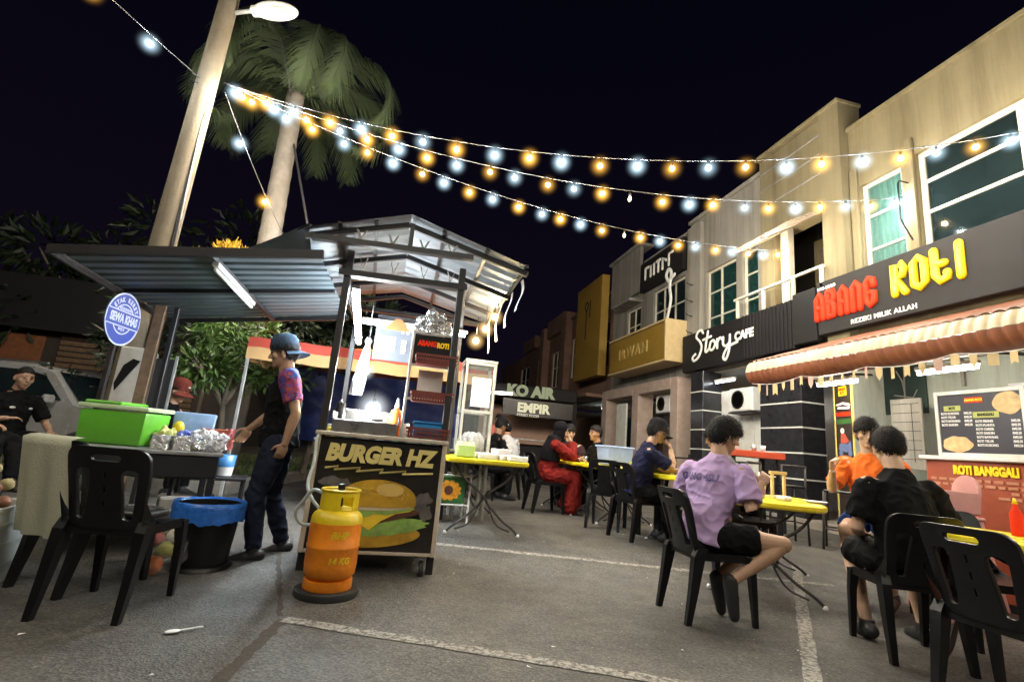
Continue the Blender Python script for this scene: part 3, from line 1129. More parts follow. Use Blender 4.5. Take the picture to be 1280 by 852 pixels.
# ------------------------------------------------------------------ black plastic chair
def make_chair(name, label, group):
    t = thing(name, label, 'chair', (0, 0, 0), 0, group)
    m = M['black_plastic']
    # seat: dished plate with a skirt
    def seat_pt(u, v, dz):
        x = (u - 0.5) * (0.40 + 0.05 * v)
        y = -0.2 + 0.42 * v
        k = 1.0
        z = 0.445 - 0.018 * (1 - (2 * u - 1) ** 2) * (1 - (2 * v - 1) ** 4) - (0.02 * max(0, v - 0.8) / 0.2) ** 1.0 * 1.2
        return (x, y, z + dz)
    mb = MB()
    mb.sheet(None, 12, 10, lambda u, v: seat_pt(u, v, 0))
    mb.sheet(None, 12, 10, lambda u, v: seat_pt(1 - u, v, -0.012))
    for (fn) in (lambda u, v: seat_pt(0, 1 - u, -0.05 * v), lambda u, v: seat_pt(1, u, -0.05 * v), lambda u, v: seat_pt(1 - u, 1, -0.05 * v), lambda u, v: seat_pt(u, 0, -0.05 * v)):
        mb.sheet(None, 10, 1, fn)
    mb.build('seat', m, t, auto=50)
    # back plate with hand slot, two openings and a slotted splat
    W, H = 0.19, 0.42
    out = [(-0.165, 0), (0.165, 0), (0.18, 0.12), (0.195, 0.30)] + [(0.195 - 0.06 + 0.06 * math.cos(R(a)), H - 0.06 + 0.06 * math.sin(R(a))) for a in range(0, 91, 15)]
    out += [(-x, y) for x, y in reversed(out[4:])] + [(-0.195, 0.30), (-0.18, 0.12)]
    def tear(cx):
        top = [(cx + 0.043 * math.cos(R(a)), 0.285 + 0.03 * math.sin(R(a))) for a in range(0, 181, 20)]
        bot = [(cx + 0.026 * math.cos(R(a)), 0.06 + 0.018 * math.sin(R(a))) for a in range(180, 361, 20)]
        return top + bot
    holes = [rrect(0.15, 0.042, 0.02, 5, 0, 0.368), tear(-0.112), tear(0.112)] + [rrect(0.014, 0.045, 0.006, 3, 0, h) for h in (0.275, 0.2, 0.125)]
    pl = plate([out] + holes, 0.022, 0.004)
    def bend(p):
        x, h, z = p
        return (x, -0.205 - 0.20 * h - 0.22 * h * h + 0.85 * x * x + z, 0.43 + h * 0.97)
    mb = MB()
    add_mesh(mb, pl, None, {0: [-0.16, -0.12, -0.08, -0.04, 0, 0.04, 0.08, 0.12, 0.16], 1: [0.06, 0.12, 0.18, 0.24, 0.3, 0.36]}, bend)
    mb.build('backrest', m, t, auto=35)
    # legs: flattened, flaring
    def leg(p):
        mb = MB()
        L = []
        for i in range(len(p) - 1):
            mb.bar(p[i][0], p[i + 1][0], p[i][1], p[i][2], 0.008, up=(0, 1, 0))
        return mb
    for s in (-1, 1):
        q = [Vector((s * 0.19, -0.165, 0.47)), Vector((s * 0.195, -0.19, 0.42)), Vector((s * 0.198, -0.225, 0.2)), Vector((s * 0.200, -0.262, 0.0))]
        mb = MB()
        for k, (a, b) in enumerate(zip(q, q[1:])):
            pass
        vs, fs = [], []
        for i, p in enumerate(q):
            w = (0.024, 0.026, 0.021, 0.016)[i]
            d = (0.036, 0.039, 0.028, 0.019)[i]
            vs += [p + Vector((a * w, b * d, 0)) for a, b in ((-1, -1), (1, -1), (1, 1), (-1, 1))]
        for i in range(len(q) - 1):
            for k in range(4):
                fs.append((i * 4 + k, (i + 1) * 4 + k, (i + 1) * 4 + (k + 1) % 4, i * 4 + (k + 1) % 4))
        fs += [(0, 1, 2, 3), tuple(len(vs) - 1 - k for k in range(4))]
        mb.add(vs, fs)
        mb.build('leg', m, t)
        q = [Vector((s * 0.2, 0.18, 0.43)), Vector((s * 0.21, 0.195, 0.3)), Vector((s * 0.208, 0.218, 0.0))]
        vs, fs = [], []
        for i, p in enumerate(q):
            w = (0.028, 0.022, 0.015)[i]
            d = (0.028, 0.022, 0.015)[i]
            vs += [p + Vector((a * w, b * d, 0)) for a, b in ((-1, -1), (1, -1), (1, 1), (-1, 1))]
        for i in range(len(q) - 1):
            for k in range(4):
                fs.append((i * 4 + k, (i + 1) * 4 + k, (i + 1) * 4 + (k + 1) % 4, i * 4 + (k + 1) % 4))
        fs += [(0, 1, 2, 3), tuple(len(vs) - 1 - k for k in range(4))]
        MB().add(vs, fs).build('leg', m, t)
        # side wing that joins seat and back
        MB().sheet(None, 8, 2, lambda u, v: (s * (0.193 + 0.012 * v), -0.21 + 0.2 * u - 0.06 * v * (1 - u), 0.44 + 0.17 * v * (1 - u) ** 2.0)).build('side_wing', m, t, smooth=True)
    return t


GC = 'black plastic chairs around the yellow tables'
proto = make_chair('plastic_chair', 'black plastic chair with slotted back standing nearest the camera at lower left', GC)
proto.location = (-1.37, 3.33, 0)
proto.rotation_euler = (0, 0, R(-6))


def chair(x, y, rz, label, dz=0.0):
    return dup(proto, (x, y, G(x, y) + dz), R(rz), label)


chair(-1.70, 3.74, -30, 'black plastic chair at far left with a pale towel over its back')
chair(2.28, 3.33, -93, 'black plastic chair under the seated person in the lilac T-shirt')
chair(3.24, 2.71, -24, 'black plastic chair under the seated person in the black T-shirt')
chair(4.42, 3.72, 100, 'black plastic chair under the seated person in the orange T-shirt')
chair(2.95, 1.93, -86, 'big black plastic chair cut by the lower right corner of the picture')
chair(4.1, 2.85, 160, 'glossy black chair facing the camera across the lower right yellow table')
chair(2.88, 5.55, -75, 'black plastic chair under the person in the navy T-shirt and cap')
chair(2.32, 7.4, -85, 'black plastic chair under the woman in the red dress')
chair(2.78, 6.2, -35, 'black plastic chair with its back to the camera at the table with the clear bin')
chair(3.25, 6.05, -8, 'black plastic chair tucked in beside the navy-shirted person')
chair(3.08, 8.55, 165, 'black plastic chair under the person with glasses at the middle table')
chair(3.75, 7.2, 110, 'black plastic chair half hidden behind the clear bin')
chair(4.05, 5.3, 62, 'black plastic chair behind the lilac shirt under the person in grey')
chair(3.75, 4.85, 175, 'black plastic chair empty on the far side of the big yellow table')
chair(1.55, 8.6, -100, 'black plastic chair under the person in the black cap behind the packed table')
chair(2.2, 9.2, 60, 'black plastic chair under the person in the grey-backed jacket')

# ------------------------------------------------------------------ yellow folding table
def make_table(name, label, w, l, h=0.74):
    """top w (x) by l (y); two trestles of crossed curved tubes at the y ends"""
    t = thing(name, label, 'table', (0, 0, 0), 0, 'yellow folding tables in the yard')
    mb = MB()
    add_mesh(mb, plate([rrect(w, l, 0.11 if max(w, l) > 1.5 else 0.3 if max(w, l) > 1.2 else 0.13, 8)], 0.014, 0.006), TRS((0, 0, h - 0.012)))
    ring = [(p[0], p[1], h - 0.024) for p in rrect(w - 0.03, l - 0.03, 0.1 if max(w, l) > 1.5 else 0.285 if max(w, l) > 1.2 else 0.12, 8)]
    mb.tube(ring, 0.022, 8, closed=True)
    mb.build('tabletop', M['yellow'], t, auto=40)
    for s in (-1, 1):
        y = s * (l / 2 - 0.16)
        mb = MB()
        hw = w / 2 - 0.06
        for k in (-1, 1):
            yy = y + k * 0.014
            path = [(k * hw * 0.92, yy, h - 0.04), (k * hw * 0.62, yy, h - 0.2), (k * hw * 0.1, yy, 0.40), (-k * hw * 0.12, yy, 0.30), (-k * hw * 0.5, yy + s * 0.02, 0.16), (-k * hw * 0.85, yy + s * 0.04, 0.07), (-k * hw * 1.0, yy + s * 0.05, 0.012)]
            mb.tube(catmull([Vector(p) for p in path], 5), 0.0125, 8)
            br = [(-k * hw * 0.05, yy, 0.36), (-k * hw * 0.35, yy + s * 0.03, 0.12), (-k * hw * 0.75, yy + s * 0.05, 0.05)]
            mb.tube(catmull([Vector(p) for p in br], 5), 0.009, 8)
        mb.bar((-hw * 0.92, y, h - 0.05), (hw * 0.92, y, h - 0.05), 0.02, 0.02)
        tr = mb.build('trestle', M['dark_steel'], t, auto=40)
        for k in (-1, 1):
            MB().lathe([(0.017, 0), (0.019, 0.012), (0.015, 0.03)], (-k * hw, y + k * 0.014 + s * 0.05, 0), 10).build('foot_cap', M['white_plastic'], tr, smooth=True)
    MB().tube([(0, -l / 2 + 0.17, h - 0.06), (0.0, 0, h - 0.2), (0, l / 2 - 0.17, h - 0.06)], 0.009, 8).build('brace', M['dark_steel'], t)
    return t


T = make_table('folding_table', 'yellow folding table with a green box and paper packs beside the burger cart', 0.86, 1.7)
T.location = (1.0, 5.95, G(1, 5.9))
Q = make_table('folding_table', 'big yellow table between the lilac-shirted person and the black-shirted person', 0.95, 1.5, 0.745)
Q.location = (3.45, 4.22, G(3, 4.2) + 0.002)
Q.rotation_euler = (0, 0, R(-38))
Q2 = make_table('folding_table', 'yellow table between the woman in red and the person facing her', 0.95, 0.95, 0.755)
dup(Q2, (3.72, 2.32, 0), R(28), 'yellow table cut by the right edge of the picture at lower right')
dup(Q2, (3.5, 5.3, G(3, 5.3)), R(10), 'yellow table where the person in the navy T-shirt and cap leans')
dup(Q2, (3.12, 6.85, G(3, 6.8)), R(8), 'yellow table carrying the clear plastic bin')
Q2.location = (3.0, 7.9, G(3, 8))
Q2.rotation_euler = (0, 0, R(8))
# ------------------------------------------------------------------ burger cart
M['board_black'] = mat('cart_board', (0.018, 0.0145, 0.013), 0.32, var=0.5, scale=5, bump=0.04, bscale=9)
M['cart_frame'] = mat('cart_frame', (0.55, 0.47, 0.38), 0.5, var=0.15, dirt=0.4)
M['print_yellow'] = mat('print_yellow', (0.66, 0.55, 0.2), 0.5, var=0.08)
M['print_bun'] = mat('print_bun', (0.50, 0.30, 0.03), 0.35, var=0.4, scale=6, dirt=0.4)
M['print_bun_lit'] = mat('print_bun_highlight', (0.62, 0.42, 0.12), 0.5, var=0.1)
M['print_cheese'] = mat('print_cheese', (0.72, 0.52, 0.03), 0.5, var=0.15)
M['print_lettuce'] = mat('print_lettuce', (0.22, 0.36, 0.08), 0.5, var=0.35, scale=14)
M['print_patty'] = mat('print_patty', (0.085, 0.03, 0.015), 0.6, var=0.4, scale=18)
M['print_cream'] = mat('print_cream', (0.5, 0.43, 0.3), 0.5, var=0.2, scale=10)
M['print_smoke'] = mat('print_smoke', (0.11, 0.1, 0.095), 0.6, var=0.5, scale=9)

CY = 4.05
K = thing('burger_cart', 'dark burger cart on casters with printed burger and yellow words BURGER HZ', 'food cart', (-0.06, CY, 0))
mb = MB()
mb.span((-0.46, 0.02, 0.17), (0.46, 0.62, 0.98), 0.004)
mb.build('cabinet', M['board_black'], K)
mb = MB()
for x in (-0.475, 0.475):
    mb.box((x, 0.0, 0.575), (0.035, 0.035, 0.84), 0.004)
    mb.box((x, 0.63, 0.575), (0.035, 0.035, 0.84), 0.004)
    mb.box((x, 0.315, 0.165), (0.03, 0.6, 0.025), 0.004)
mb.box((0, 0.0, 0.168), (0.915, 0.03, 0.022), 0.004)
mb.build('frame', M['cart_frame'], K)
mb = MB()
mb.box((0, 0.31, 1.005), (1.0, 0.68, 0.032), 0.006)
mb.build('worktop', M['cart_frame'], K)
for (x, y) in ((-0.4, 0.06), (0.4, 0.06), (-0.4, 0.56), (0.4, 0.56)):
    f = MB()
    f.box((x, y, 0.142), (0.07, 0.07, 0.01))
    f.bar((x - 0.025, y, 0.135), (x - 0.025, y - 0.01, 0.055), 0.004, 0.045)
    f.bar((x + 0.025, y, 0.135), (x + 0.025, y - 0.01, 0.055), 0.004, 0.045)
    c = f.build('caster', M['galv'], K)
    MB().lathe([(0.018, -0.018), (0.052, -0.018), (0.058, -0.012), (0.058, 0.012), (0.052, 0.018), (0.018, 0.018)], (x, y - 0.01, 0.058), 24, (0, PI / 2, 0)).build('wheel', M['rubber'], c, auto=40)
    MB().lathe([(0.004, -0.021), (0.03, -0.021), (0.03, 0.021), (0.004, 0.021)], (x, y - 0.01, 0.058), 16, (0, PI / 2, 0)).build('hub', M['galv'], c, auto=40)
PF = lambda x, z, d=0.0: frame((x, -0.002 - d, z), (1, 0, 0), (0, 0, 1))
txt('BURGER HZ', 0.165, PF(-0.402, 0.865, 0.02), 'lettering', M['print_yellow'], K, 0.002, 0.010, shear=0.18, sx=0.895)
pl = [[(-0.39, 0.755), (-0.30, 0.77), (-0.33, 0.745), (-0.14, 0.77), (-0.17, 0.742), (0.03, 0.77), (0.0, 0.742), (0.2, 0.768), (0.17, 0.745), (0.40, 0.765)]]
stroke(pl, 0.0075, frame((0, -0.021, 0), (1, 0, 0), (0, 0, 1)), 'underline_print', M['print_yellow'], K, flat=0.15)


def pshape(pts, d, m, name):
    mb = MB()
    add_mesh(mb, plate([pts], 0.002), frame((0, -0.016 - d, 0), (1, 0, 0), (0, 0, 1)))
    return mb.build(name, m, K)


board = MB().box((0, 0.012, 0.575), (0.915, 0.012, 0.79), 0.002).build('printed_board', M['board_black'], K)
random.seed(3)
def blob(cx, cy, rx, ry, n=40, amp=0.08, fr=5, ph=0.0):
    return [(cx + rx * (1 + amp * math.sin(fr * a + ph)) * math.cos(a), cy + ry * (1 + amp * math.sin(fr * a * 1.3 + ph)) * math.sin(a)) for a in [2 * PI * k / n for k in range(n)]]
for i, (x, y, rx, ry) in enumerate(((-0.33, 0.66, 0.09, 0.035), (-0.24, 0.63, 0.06, 0.05), (0.36, 0.57, 0.06, 0.05), (0.38, 0.47, 0.05, 0.06), (0.33, 0.52, 0.05, 0.04))):
    pshape(blob(x, y, rx, ry, 40, 0.18, 4, i), 0.0006 + 0.0004 * i, M['print_smoke'], 'smoke_print')
bot = blob(0.06, 0.285, 0.30, 0.072, 48, 0.0, 1)
pshape([(x, y + 0.10 * (x - 0.06)) for x, y in bot], 0.004, M['print_bun'], 'burger_print')
pshape([(x, y + 0.11 * (x - 0.06)) for x, y in blob(0.07, 0.355, 0.335, 0.062, 90, 0.06, 13)], 0.0075, M['print_lettuce'], 'burger_print')
pshape([(-0.22, 0.40), (0.02, 0.375), (0.30, 0.45), (0.345, 0.475), (0.30, 0.49), (-0.2, 0.44)], 0.011, M['print_patty'], 'burger_print')
pshape([(-0.2, 0.425), (-0.13, 0.395), (-0.02, 0.33), (0.06, 0.40), (0.16, 0.455), (0.26, 0.475), (0.3, 0.50), (-0.2, 0.47)], 0.0145, M['print_cheese'], 'burger_print')
pshape([(-0.24, 0.445), (-0.16, 0.43), (-0.1, 0.415), (-0.03, 0.43), (0.0, 0.45), (0.1, 0.445), (0.2, 0.47), (0.28, 0.49), (0.30, 0.52), (-0.22, 0.52)], 0.018, M['print_lettuce'], 'burger_print')
pshape([(-0.24, 0.48), (-0.1, 0.47), (0.1, 0.475), (0.27, 0.50), (0.28, 0.53), (-0.25, 0.53)], 0.0215, M['print_cream'], 'burger_print')
top = [(-0.265, 0.515)] + [(0.02 + 0.285 * math.cos(R(a)), 0.53 + 0.165 * math.sin(R(a)) ** 0.85) for a in range(170, 9, -8)] + [(0.305, 0.53), (0.29, 0.51), (0.1, 0.498), (-0.1, 0.495)]
pshape(top, 0.025, M['print_bun'], 'burger_print')
pshape([(x, y) for x, y in blob(0.10, 0.625, 0.10, 0.048, 30, 0.0)], 0.0285, M['print_bun_lit'], 'burger_print')

_r = random.Random(6)
mb = MB(frame((0, -0.0465, 0), (1, 0, 0), (0, 0, 1)))
for i in range(34):
    a = _r.uniform(15, 165)
    k = _r.uniform(0.25, 0.9) ** 0.6
    x, z = 0.02 + 0.285 * k * math.cos(R(a)), 0.535 + 0.15 * k * math.sin(R(a))
    mb.ell((x, z, 0), (0.0075, 0.0042, 0.0012), (0, 0, _r.uniform(0, 3)), sub=1)
mb.build('seed_print', M['print_bun_lit'], K, smooth=True)
# griddle and things on the cart top
t = thing('griddle', 'steel griddle plate steaming on the burger cart', 'griddle', (-0.22, CY + 0.32, 1.022))
mb = MB()
mb.box((0, 0, 0.05), (0.5, 0.42, 0.10), 0.006)
mb.box((0, 0.215, 0.15), (0.5, 0.012, 0.1), 0.003)
for x in (-0.256, 0.256):
    mb.box((x, 0.0, 0.13), (0.012, 0.42, 0.06), 0.003)
mb.build('plate', M['steel'], t)
MB().ell((0.08, 0.02, 0.125), (0.055, 0.055, 0.018)).build('patty', M['print_patty'], t, smooth=True)
M['bulb_stall'] = emit('stall_bulb', (1.0, 0.97, 0.9), 1100)
M['bulb_stall_warm'] = emit('stall_bulb_warm', (1.0, 0.78, 0.45), 650)
M['halo_white'] = globe_mat('halo_shell_white', (0.9, 0.95, 1.0), 0.55, 7.0)  # soft bloom around stall bulbs, made as a glowing shell
M['halo_warm'] = globe_mat('halo_shell_warm', (1.0, 0.62, 0.22), 0.55, 7.0)


def stall_bulb(loc, label, m, h, r=0.03, cord=0.25, gr=0.13):
    t = thing('hanging_bulb', label, 'light bulb', loc)
    MB().ell((0, 0, 0), r, sub=2).build('core', m, t, smooth=True)
    MB().ell((0, 0, 0), gr, sub=3).build('glass', h, t, smooth=True)  # oversized halo shell imitating lens bloom, not real bulb glass
    mb = MB()
    mb.lathe([(0.014, r * 0.9), (0.018, r + 0.04), (0.01, r + 0.05)], n=10)
    mb.tube([(0, 0, r + 0.04), (0.0, 0, r + cord)], 0.004, 6)
    mb.build('holder', M['black_plastic'], t)


stall_bulb((-0.36, CY + 1.3, 1.66), 'bare white bulb hanging behind the hanging towel over the griddle', M['bulb_stall'], M['halo_white'], 0.04, 0.5)
stall_bulb((-0.19, CY + 0.42, 1.24), 'white work lamp glaring low over the griddle', emit('work_lamp', (1.0, 0.98, 0.93), 700), M['halo_white'], 0.04, 0.15, 0.2)
stall_bulb((0.93, 5.3, 2.42), 'warm bulb hanging highest under the right roof edge of the stall', M['bulb_stall_warm'], M['halo_warm'])
stall_bulb((0.87, 5.45, 2.30), 'warm bulb hanging midway under the right roof edge of the stall', M['bulb_stall_warm'], M['halo_warm'])
stall_bulb((0.78, 5.5, 2.16), 'warm bulb hanging lowest under the right roof edge of the stall', M['bulb_stall_warm'], M['halo_warm'])

# hanging towel
t = thing('hanging_towel', 'white towel knotted and hanging from the stall roof over the griddle', 'towel', (-0.33, 4.75, 1.78))
prof = [(0.012, 0.12), (0.03, 0.09), (0.018, 0.05), (0.035, -0.02), (0.05, -0.15), (0.058, -0.28), (0.05, -0.42)]
mb = MB()
mb.lathe(prof, (0, 0, 0), 20)
mb.v = [(x * (1 + 0.25 * math.sin(4 * math.atan2(y, x) + z * 9)) + 0.11 * min(0, z), y * 0.6, z) for x, y, z in mb.v]
mb.build('cloth', M['white_plastic'], t, smooth=True)
MB().tube([(0, 0, 0.11), (0, 0, 0.47)], 0.004, 6).build('string', M['wire_dark'] if 'wire_dark' in M else M['black_metal'], t)

# tall shelf rack on the cart's right side
t = thing('shelf_rack', 'narrow white-edged rack with dark back board standing on the burger cart', 'rack', (0.26, CY + 0.3, 1.022))
mb = MB()
for x in (-0.19, 0.19):
    mb.box((x, 0, 0.46), (0.022, 0.03, 0.92), 0.003)
    mb.box((x, 0.16, 0.46), (0.022, 0.02, 0.92), 0.003)
for z in (0.03, 0.33, 0.62, 0.91):
    mb.box((0, 0, z), (0.355, 0.022, 0.022), 0.003)
mb.build('frame', M['white_paint'], t)
MB().box((0, 0.02, 0.765), (0.355, 0.01, 0.26)).build('sign_board', M['dark_panel'], t)
txt('ABANG', 0.062, frame((-0.145, 0.012, 0.82), (1, 0, 0), (0, 0, 1)), 'lettering', M['red_letter'], t, 0.002, 0.004, sx=0.75)
txt('ROTI', 0.062, frame((0.02, 0.012, 0.815), (1, 0, 0), (0, 0, 1)), 'lettering', M['yellow_letter'], t, 0.002, 0.004, sx=0.75)
MB().box((-0.005, -0.02, 0.475), (0.21, 0.006, 0.21)).build('paper_notice', M['white_paint'], t)
M['basket_red'] = mat('basket_red', (0.17, 0.035, 0.025), 0.45, var=0.2)


def basket(loc, label, fill=None):
    t = thing('plastic_basket', label, 'basket', loc, 0, 'small baskets hooked on the rack')
    mb = MB()
    w, d, h = 0.35, 0.19, 0.085
    mb.box((0, 0, 0.004), (w - 0.03, d - 0.03, 0.008))
    for z, k in ((h - 0.008, 0), (h * 0.55, 0.004), (0.012, 0.012)):
        for s in (-1, 1):
            mb.box((0, s * (d / 2 - k), z), (w - 2 * k + 0.01, 0.008, 0.016 if k == 0 else 0.01))
            mb.box((s * (w / 2 - k), 0, z), (0.008, d - 2 * k - 0.01, 0.0155 if k == 0 else 0.0095))
    for i in range(15):
        x = -w / 2 + 0.02 + i * (w - 0.04) / 14
        for s in (-1, 1):
            mb.bar((x, s * (d / 2 - 0.010), 0.005), (x, s * (d / 2 - 0.002), h - 0.01), 0.008, 0.005)
    mb.build('shell', M['basket_red'], t)
    return t


basket((0.28, CY + 0.16, 1.025), 'dark red basket lowest on the rack holding a blue box')
basket((0.28, CY + 0.17, 1.32), 'dark red basket in the middle of the rack under the paper notice')
basket((0.28, CY + 0.17, 1.63), 'dark red basket highest on the rack under the small sign')
t = thing('storage_box', 'blue plastic box lying in the lowest basket', 'box', (0.29, CY + 0.16, 1.035))
mb = MB()
mb.box((0, 0, 0.055), (0.26, 0.14, 0.11), 0.012)
mb.box((0, 0, 0.118), (0.28, 0.155, 0.016), 0.005)
mb.build('body', mat('blue_box', (0.03, 0.22, 0.5), 0.35), t)
t = thing('foil_bag', 'crumpled silver bag heaped on top of the rack', 'bag', (0.23, CY + 0.4, 1.945))
b = bmesh.new()
bmesh.ops.create_icosphere(b, subdivisions=4, radius=1)
for v in b.verts:
    n = v.co.normalized()
    k = 1 + 0.35 * noise.noise(n * 2.3) + 0.22 * noise.noise(n * 6.1) + 0.1 * noise.noise(n * 14)
    v.co = Vector((n.x * 0.15 * k, n.y * 0.13 * k, max(-0.01, 0.07 + n.z * 0.14 * k)))
MB().bm(b).build('bag', M['foil'], t)
t = thing('sauce_bottle', 'orange squeeze bottle standing at the rear of the griddle', 'bottle', (0.01, CY + 0.52, 1.022))
MB().lathe([(0.055, 0), (0.06, 0.01), (0.06, 0.18), (0.045, 0.225), (0.02, 0.24), (0.02, 0.255)], n=20).build('body', mat('orange_plastic', (0.7, 0.16, 0.02), 0.35), t, smooth=True)
MB().lathe([(0.022, 0.25), (0.022, 0.27), (0.006, 0.33)], n=14).build('nozzle', M['white_plastic'], t, smooth=True)
for i, (x, y, r, h, c) in enumerate(((0.1, 0.55, 0.035, 0.12, 'white_plastic'), (-0.02, 0.38, 0.03, 0.09, 'steel'))):
    t = thing('condiment_tub', ('white tub behind the rack on the cart top', 'small steel tub beside the griddle')[i], 'tub', (x, CY + y, 1.022))
    MB().lathe([(r, 0), (r * 1.15, h), (r * 1.05, h), (r * 0.9, 0.012)], n=18).build('cup', M[c], t, smooth=True)

# steam kettle / dark lamp arm
t = thing('drinks_dispenser', 'dark pump flask standing at the left end of the cart top', 'flask', (-0.46, CY + 0.5, 1.022))
MB().lathe([(0.05, 0), (0.055, 0.02), (0.055, 0.17), (0.04, 0.2), (0.04, 0.24), (0.02, 0.25)], n=18).build('body', M['black_plastic'], t, smooth=True)
MB().tube([(0, 0, 0.23), (0, -0.03, 0.26), (0, -0.09, 0.25)], 0.01, 8).build('spout', M['steel'], t)

# ------------------------------------------------------------------ gas cylinder with its hose
M['gas_orange'] = mat('gas_orange', (0.74, 0.22, 0.01), 0.38, var=0.14, scale=7, dirt=0.35, bump=0.12, bscale=30)
M['gas_yellow'] = mat('gas_yellow', (0.68, 0.5, 0.01), 0.38, var=0.14, scale=7, dirt=0.35, bump=0.12, bscale=30)
t = thing('gas_cylinder', 'orange and yellow gas cylinder with painted letters BHP and 14 KG', 'gas cylinder', (-0.28, 3.62, 0.045), R(8))
MB().lathe([(0.02, 0.045), (0.12, 0.05), (0.158, 0.09), (0.163, 0.15), (0.163, 0.245), (0.166, 0.25), (0.166, 0.262), (0.163, 0.267), (0.163, 0.40)], n=40, cap=False).build('lower_body', M['gas_orange'], t, auto=50)
MB().lathe([(0.163, 0.40), (0.160, 0.43), (0.148, 0.455), (0.115, 0.482), (0.06, 0.495), (0.03, 0.498)], n=40, cap=True).build('shoulder', M['gas_yellow'], t, auto=50)
mb = MB()
n = 36
for i in range(n):
    a0, a1 = 2 * PI * i / n, 2 * PI * (i + 1) / n
    am = math.degrees((a0 + a1) / 2)
    zb = 0.465
    zt = 0.60
    if any(abs(((am - c + 180) % 360) - 180) < 22 for c in (20, 110, 290)):
        zs = [(zb, 0.485), (0.565, zt)]
    else:
        zs = [(zb, zt)]
    for z0, z1 in zs:
        r0_, r1_ = 0.122, 0.117
        p = lambda r, a, z: (r * math.cos(a), r * math.sin(a), z)
        vs = [p(r0_, a0, z0), p(r0_, a1, z0), p(r0_, a1, z1), p(r0_, a0, z1), p(r1_, a0, z0), p(r1_, a1, z0), p(r1_, a1, z1), p(r1_, a0, z1)]
        mb.add(vs, [(0, 1, 2, 3), (5, 4, 7, 6), (3, 2, 6, 7), (1, 0, 4, 5), (0, 3, 7, 4), (2, 1, 5, 6)])
mb.tube([(0.12 * math.cos(2 * PI * i / 32), 0.12 * math.sin(2 * PI * i / 32), 0.60) for i in range(32)], 0.009, 8, closed=True)
mb.build('collar', M['gas_yellow'], t, auto=40)
MB().lathe([(0.125, 0.0), (0.15, 0.0), (0.153, 0.008), (0.150, 0.055), (0.125, 0.06)], n=36).build('foot_ring', M['gas_orange'], t, auto=40)
mb = MB()
mb.lathe([(0.022, 0.49), (0.022, 0.54), (0.016, 0.55), (0.016, 0.60), (0.024, 0.602), (0.024, 0.635), (0.01, 0.64)], n=16)
mb.tube([(-0.01, 0, 0.565), (-0.06, 0.0, 0.565)], 0.013, 10)
mb.build('valve', M['black_plastic'], t, auto=40)
# painted letters wrapped round the body
def wrap(o, r):
    for v in o.data.vertices:
        x, y, z = v.co
        a = x / r - PI / 2
        rr = r - y
        v.co = (rr * math.cos(a), rr * math.sin(a), z)
    o.data.update()
for s_, x, z, h in (('BHP', -0.03, 0.335, 0.06), ('14 KG', -0.03, 0.185, 0.052)):
    o = txt(s_, h, frame((x, -0.0008, z), (1, 0, 0), (0, 0, 1)), 'painted_lettering', M['gas_yellow'], t, 0.0008, 0.002, shear=0.15)
    wrap(o, 0.163)
t = thing('cylinder_tray', 'low black ring base under the gas cylinder', 'base', (-0.28, 3.62, 0.0))
MB().lathe([(0.12, 0.0), (0.195, 0.0), (0.20, 0.008), (0.198, 0.04), (0.186, 0.044), (0.17, 0.043), (0.03, 0.04)], n=32).build('ring', M['rubber'], t, auto=40)
t = thing('gas_hose', 'pale gas hose looping from the cylinder up to the burger cart', 'hose', (-0.36, 3.65, 0.6))
pts = [(-0.02, -0.03, 0.01), (-0.10, 0.0, 0.03), (-0.16, 0.05, -0.05), (-0.2, 0.08, -0.13), (-0.16, 0.1, -0.2), (-0.08, 0.1, -0.2), (-0.05, 0.11, -0.12), (-0.12, 0.13, -0.04), (-0.17, 0.2, 0.05), (-0.165, 0.3, 0.2), (-0.18, 0.36, 0.36), (-0.15, 0.44, 0.41)]
MB().tube(catmull([Vector(p) for p in pts], 8), 0.0115, 10).build('tube', mat('hose_grey', (0.45, 0.5, 0.5), 0.4), t, smooth=True)

# ------------------------------------------------------------------ stall shelter
M['beam'] = mat('painted_beam', (0.014, 0.013, 0.015), 0.5, var=0.2, dirt=0.2)
M['sheet_in'] = mat('roof_sheet', (0.19, 0.205, 0.225), 0.45, metal=0.25, var=0.12, scale=2, dirt=0.35)
M['sheet_dark'] = mat('awning_sheet', (0.10, 0.13, 0.15), 0.42, metal=0.3, var=0.2, scale=1.5, dirt=0.35)
H = thing('stall_shelter', 'steel framed stall shelter with low gable roof over the burger cart', 'shelter', (-0.06, 4.0, 0))
for (x, y) in ((-0.53, 4.15), (0.41, 4.15), (-0.6, 6.1), (0.66, 6.1)):
    MB().box((x, y, 1.25), (0.055, 0.055, 2.5), 0.005).build('post', M['beam'], H, world=True)
mb = MB()
mb.bar((-0.82, 3.96, 2.5), (0.46, 3.90, 2.52), 0.06, 0.045)
mb.bar((-0.60, 4.15, 2.3), (0.46, 4.15, 2.33), 0.09, 0.05)
mb.bar((-0.72, 6.1, 2.5), (0.95, 6.1, 2.5), 0.06, 0.05)
mb.bar((-0.56, 4.18, 2.36), (-0.62, 6.1, 2.36), 0.05, 0.05)
mb.bar((0.43, 4.18, 2.36), (0.66, 6.1, 2.4), 0.05, 0.05)
mb.bar((-0.06, 3.94, 2.53), (-0.06, 3.94, 2.74), 0.035, 0.05)
mb.build('frame', M['beam'], H, world=True)


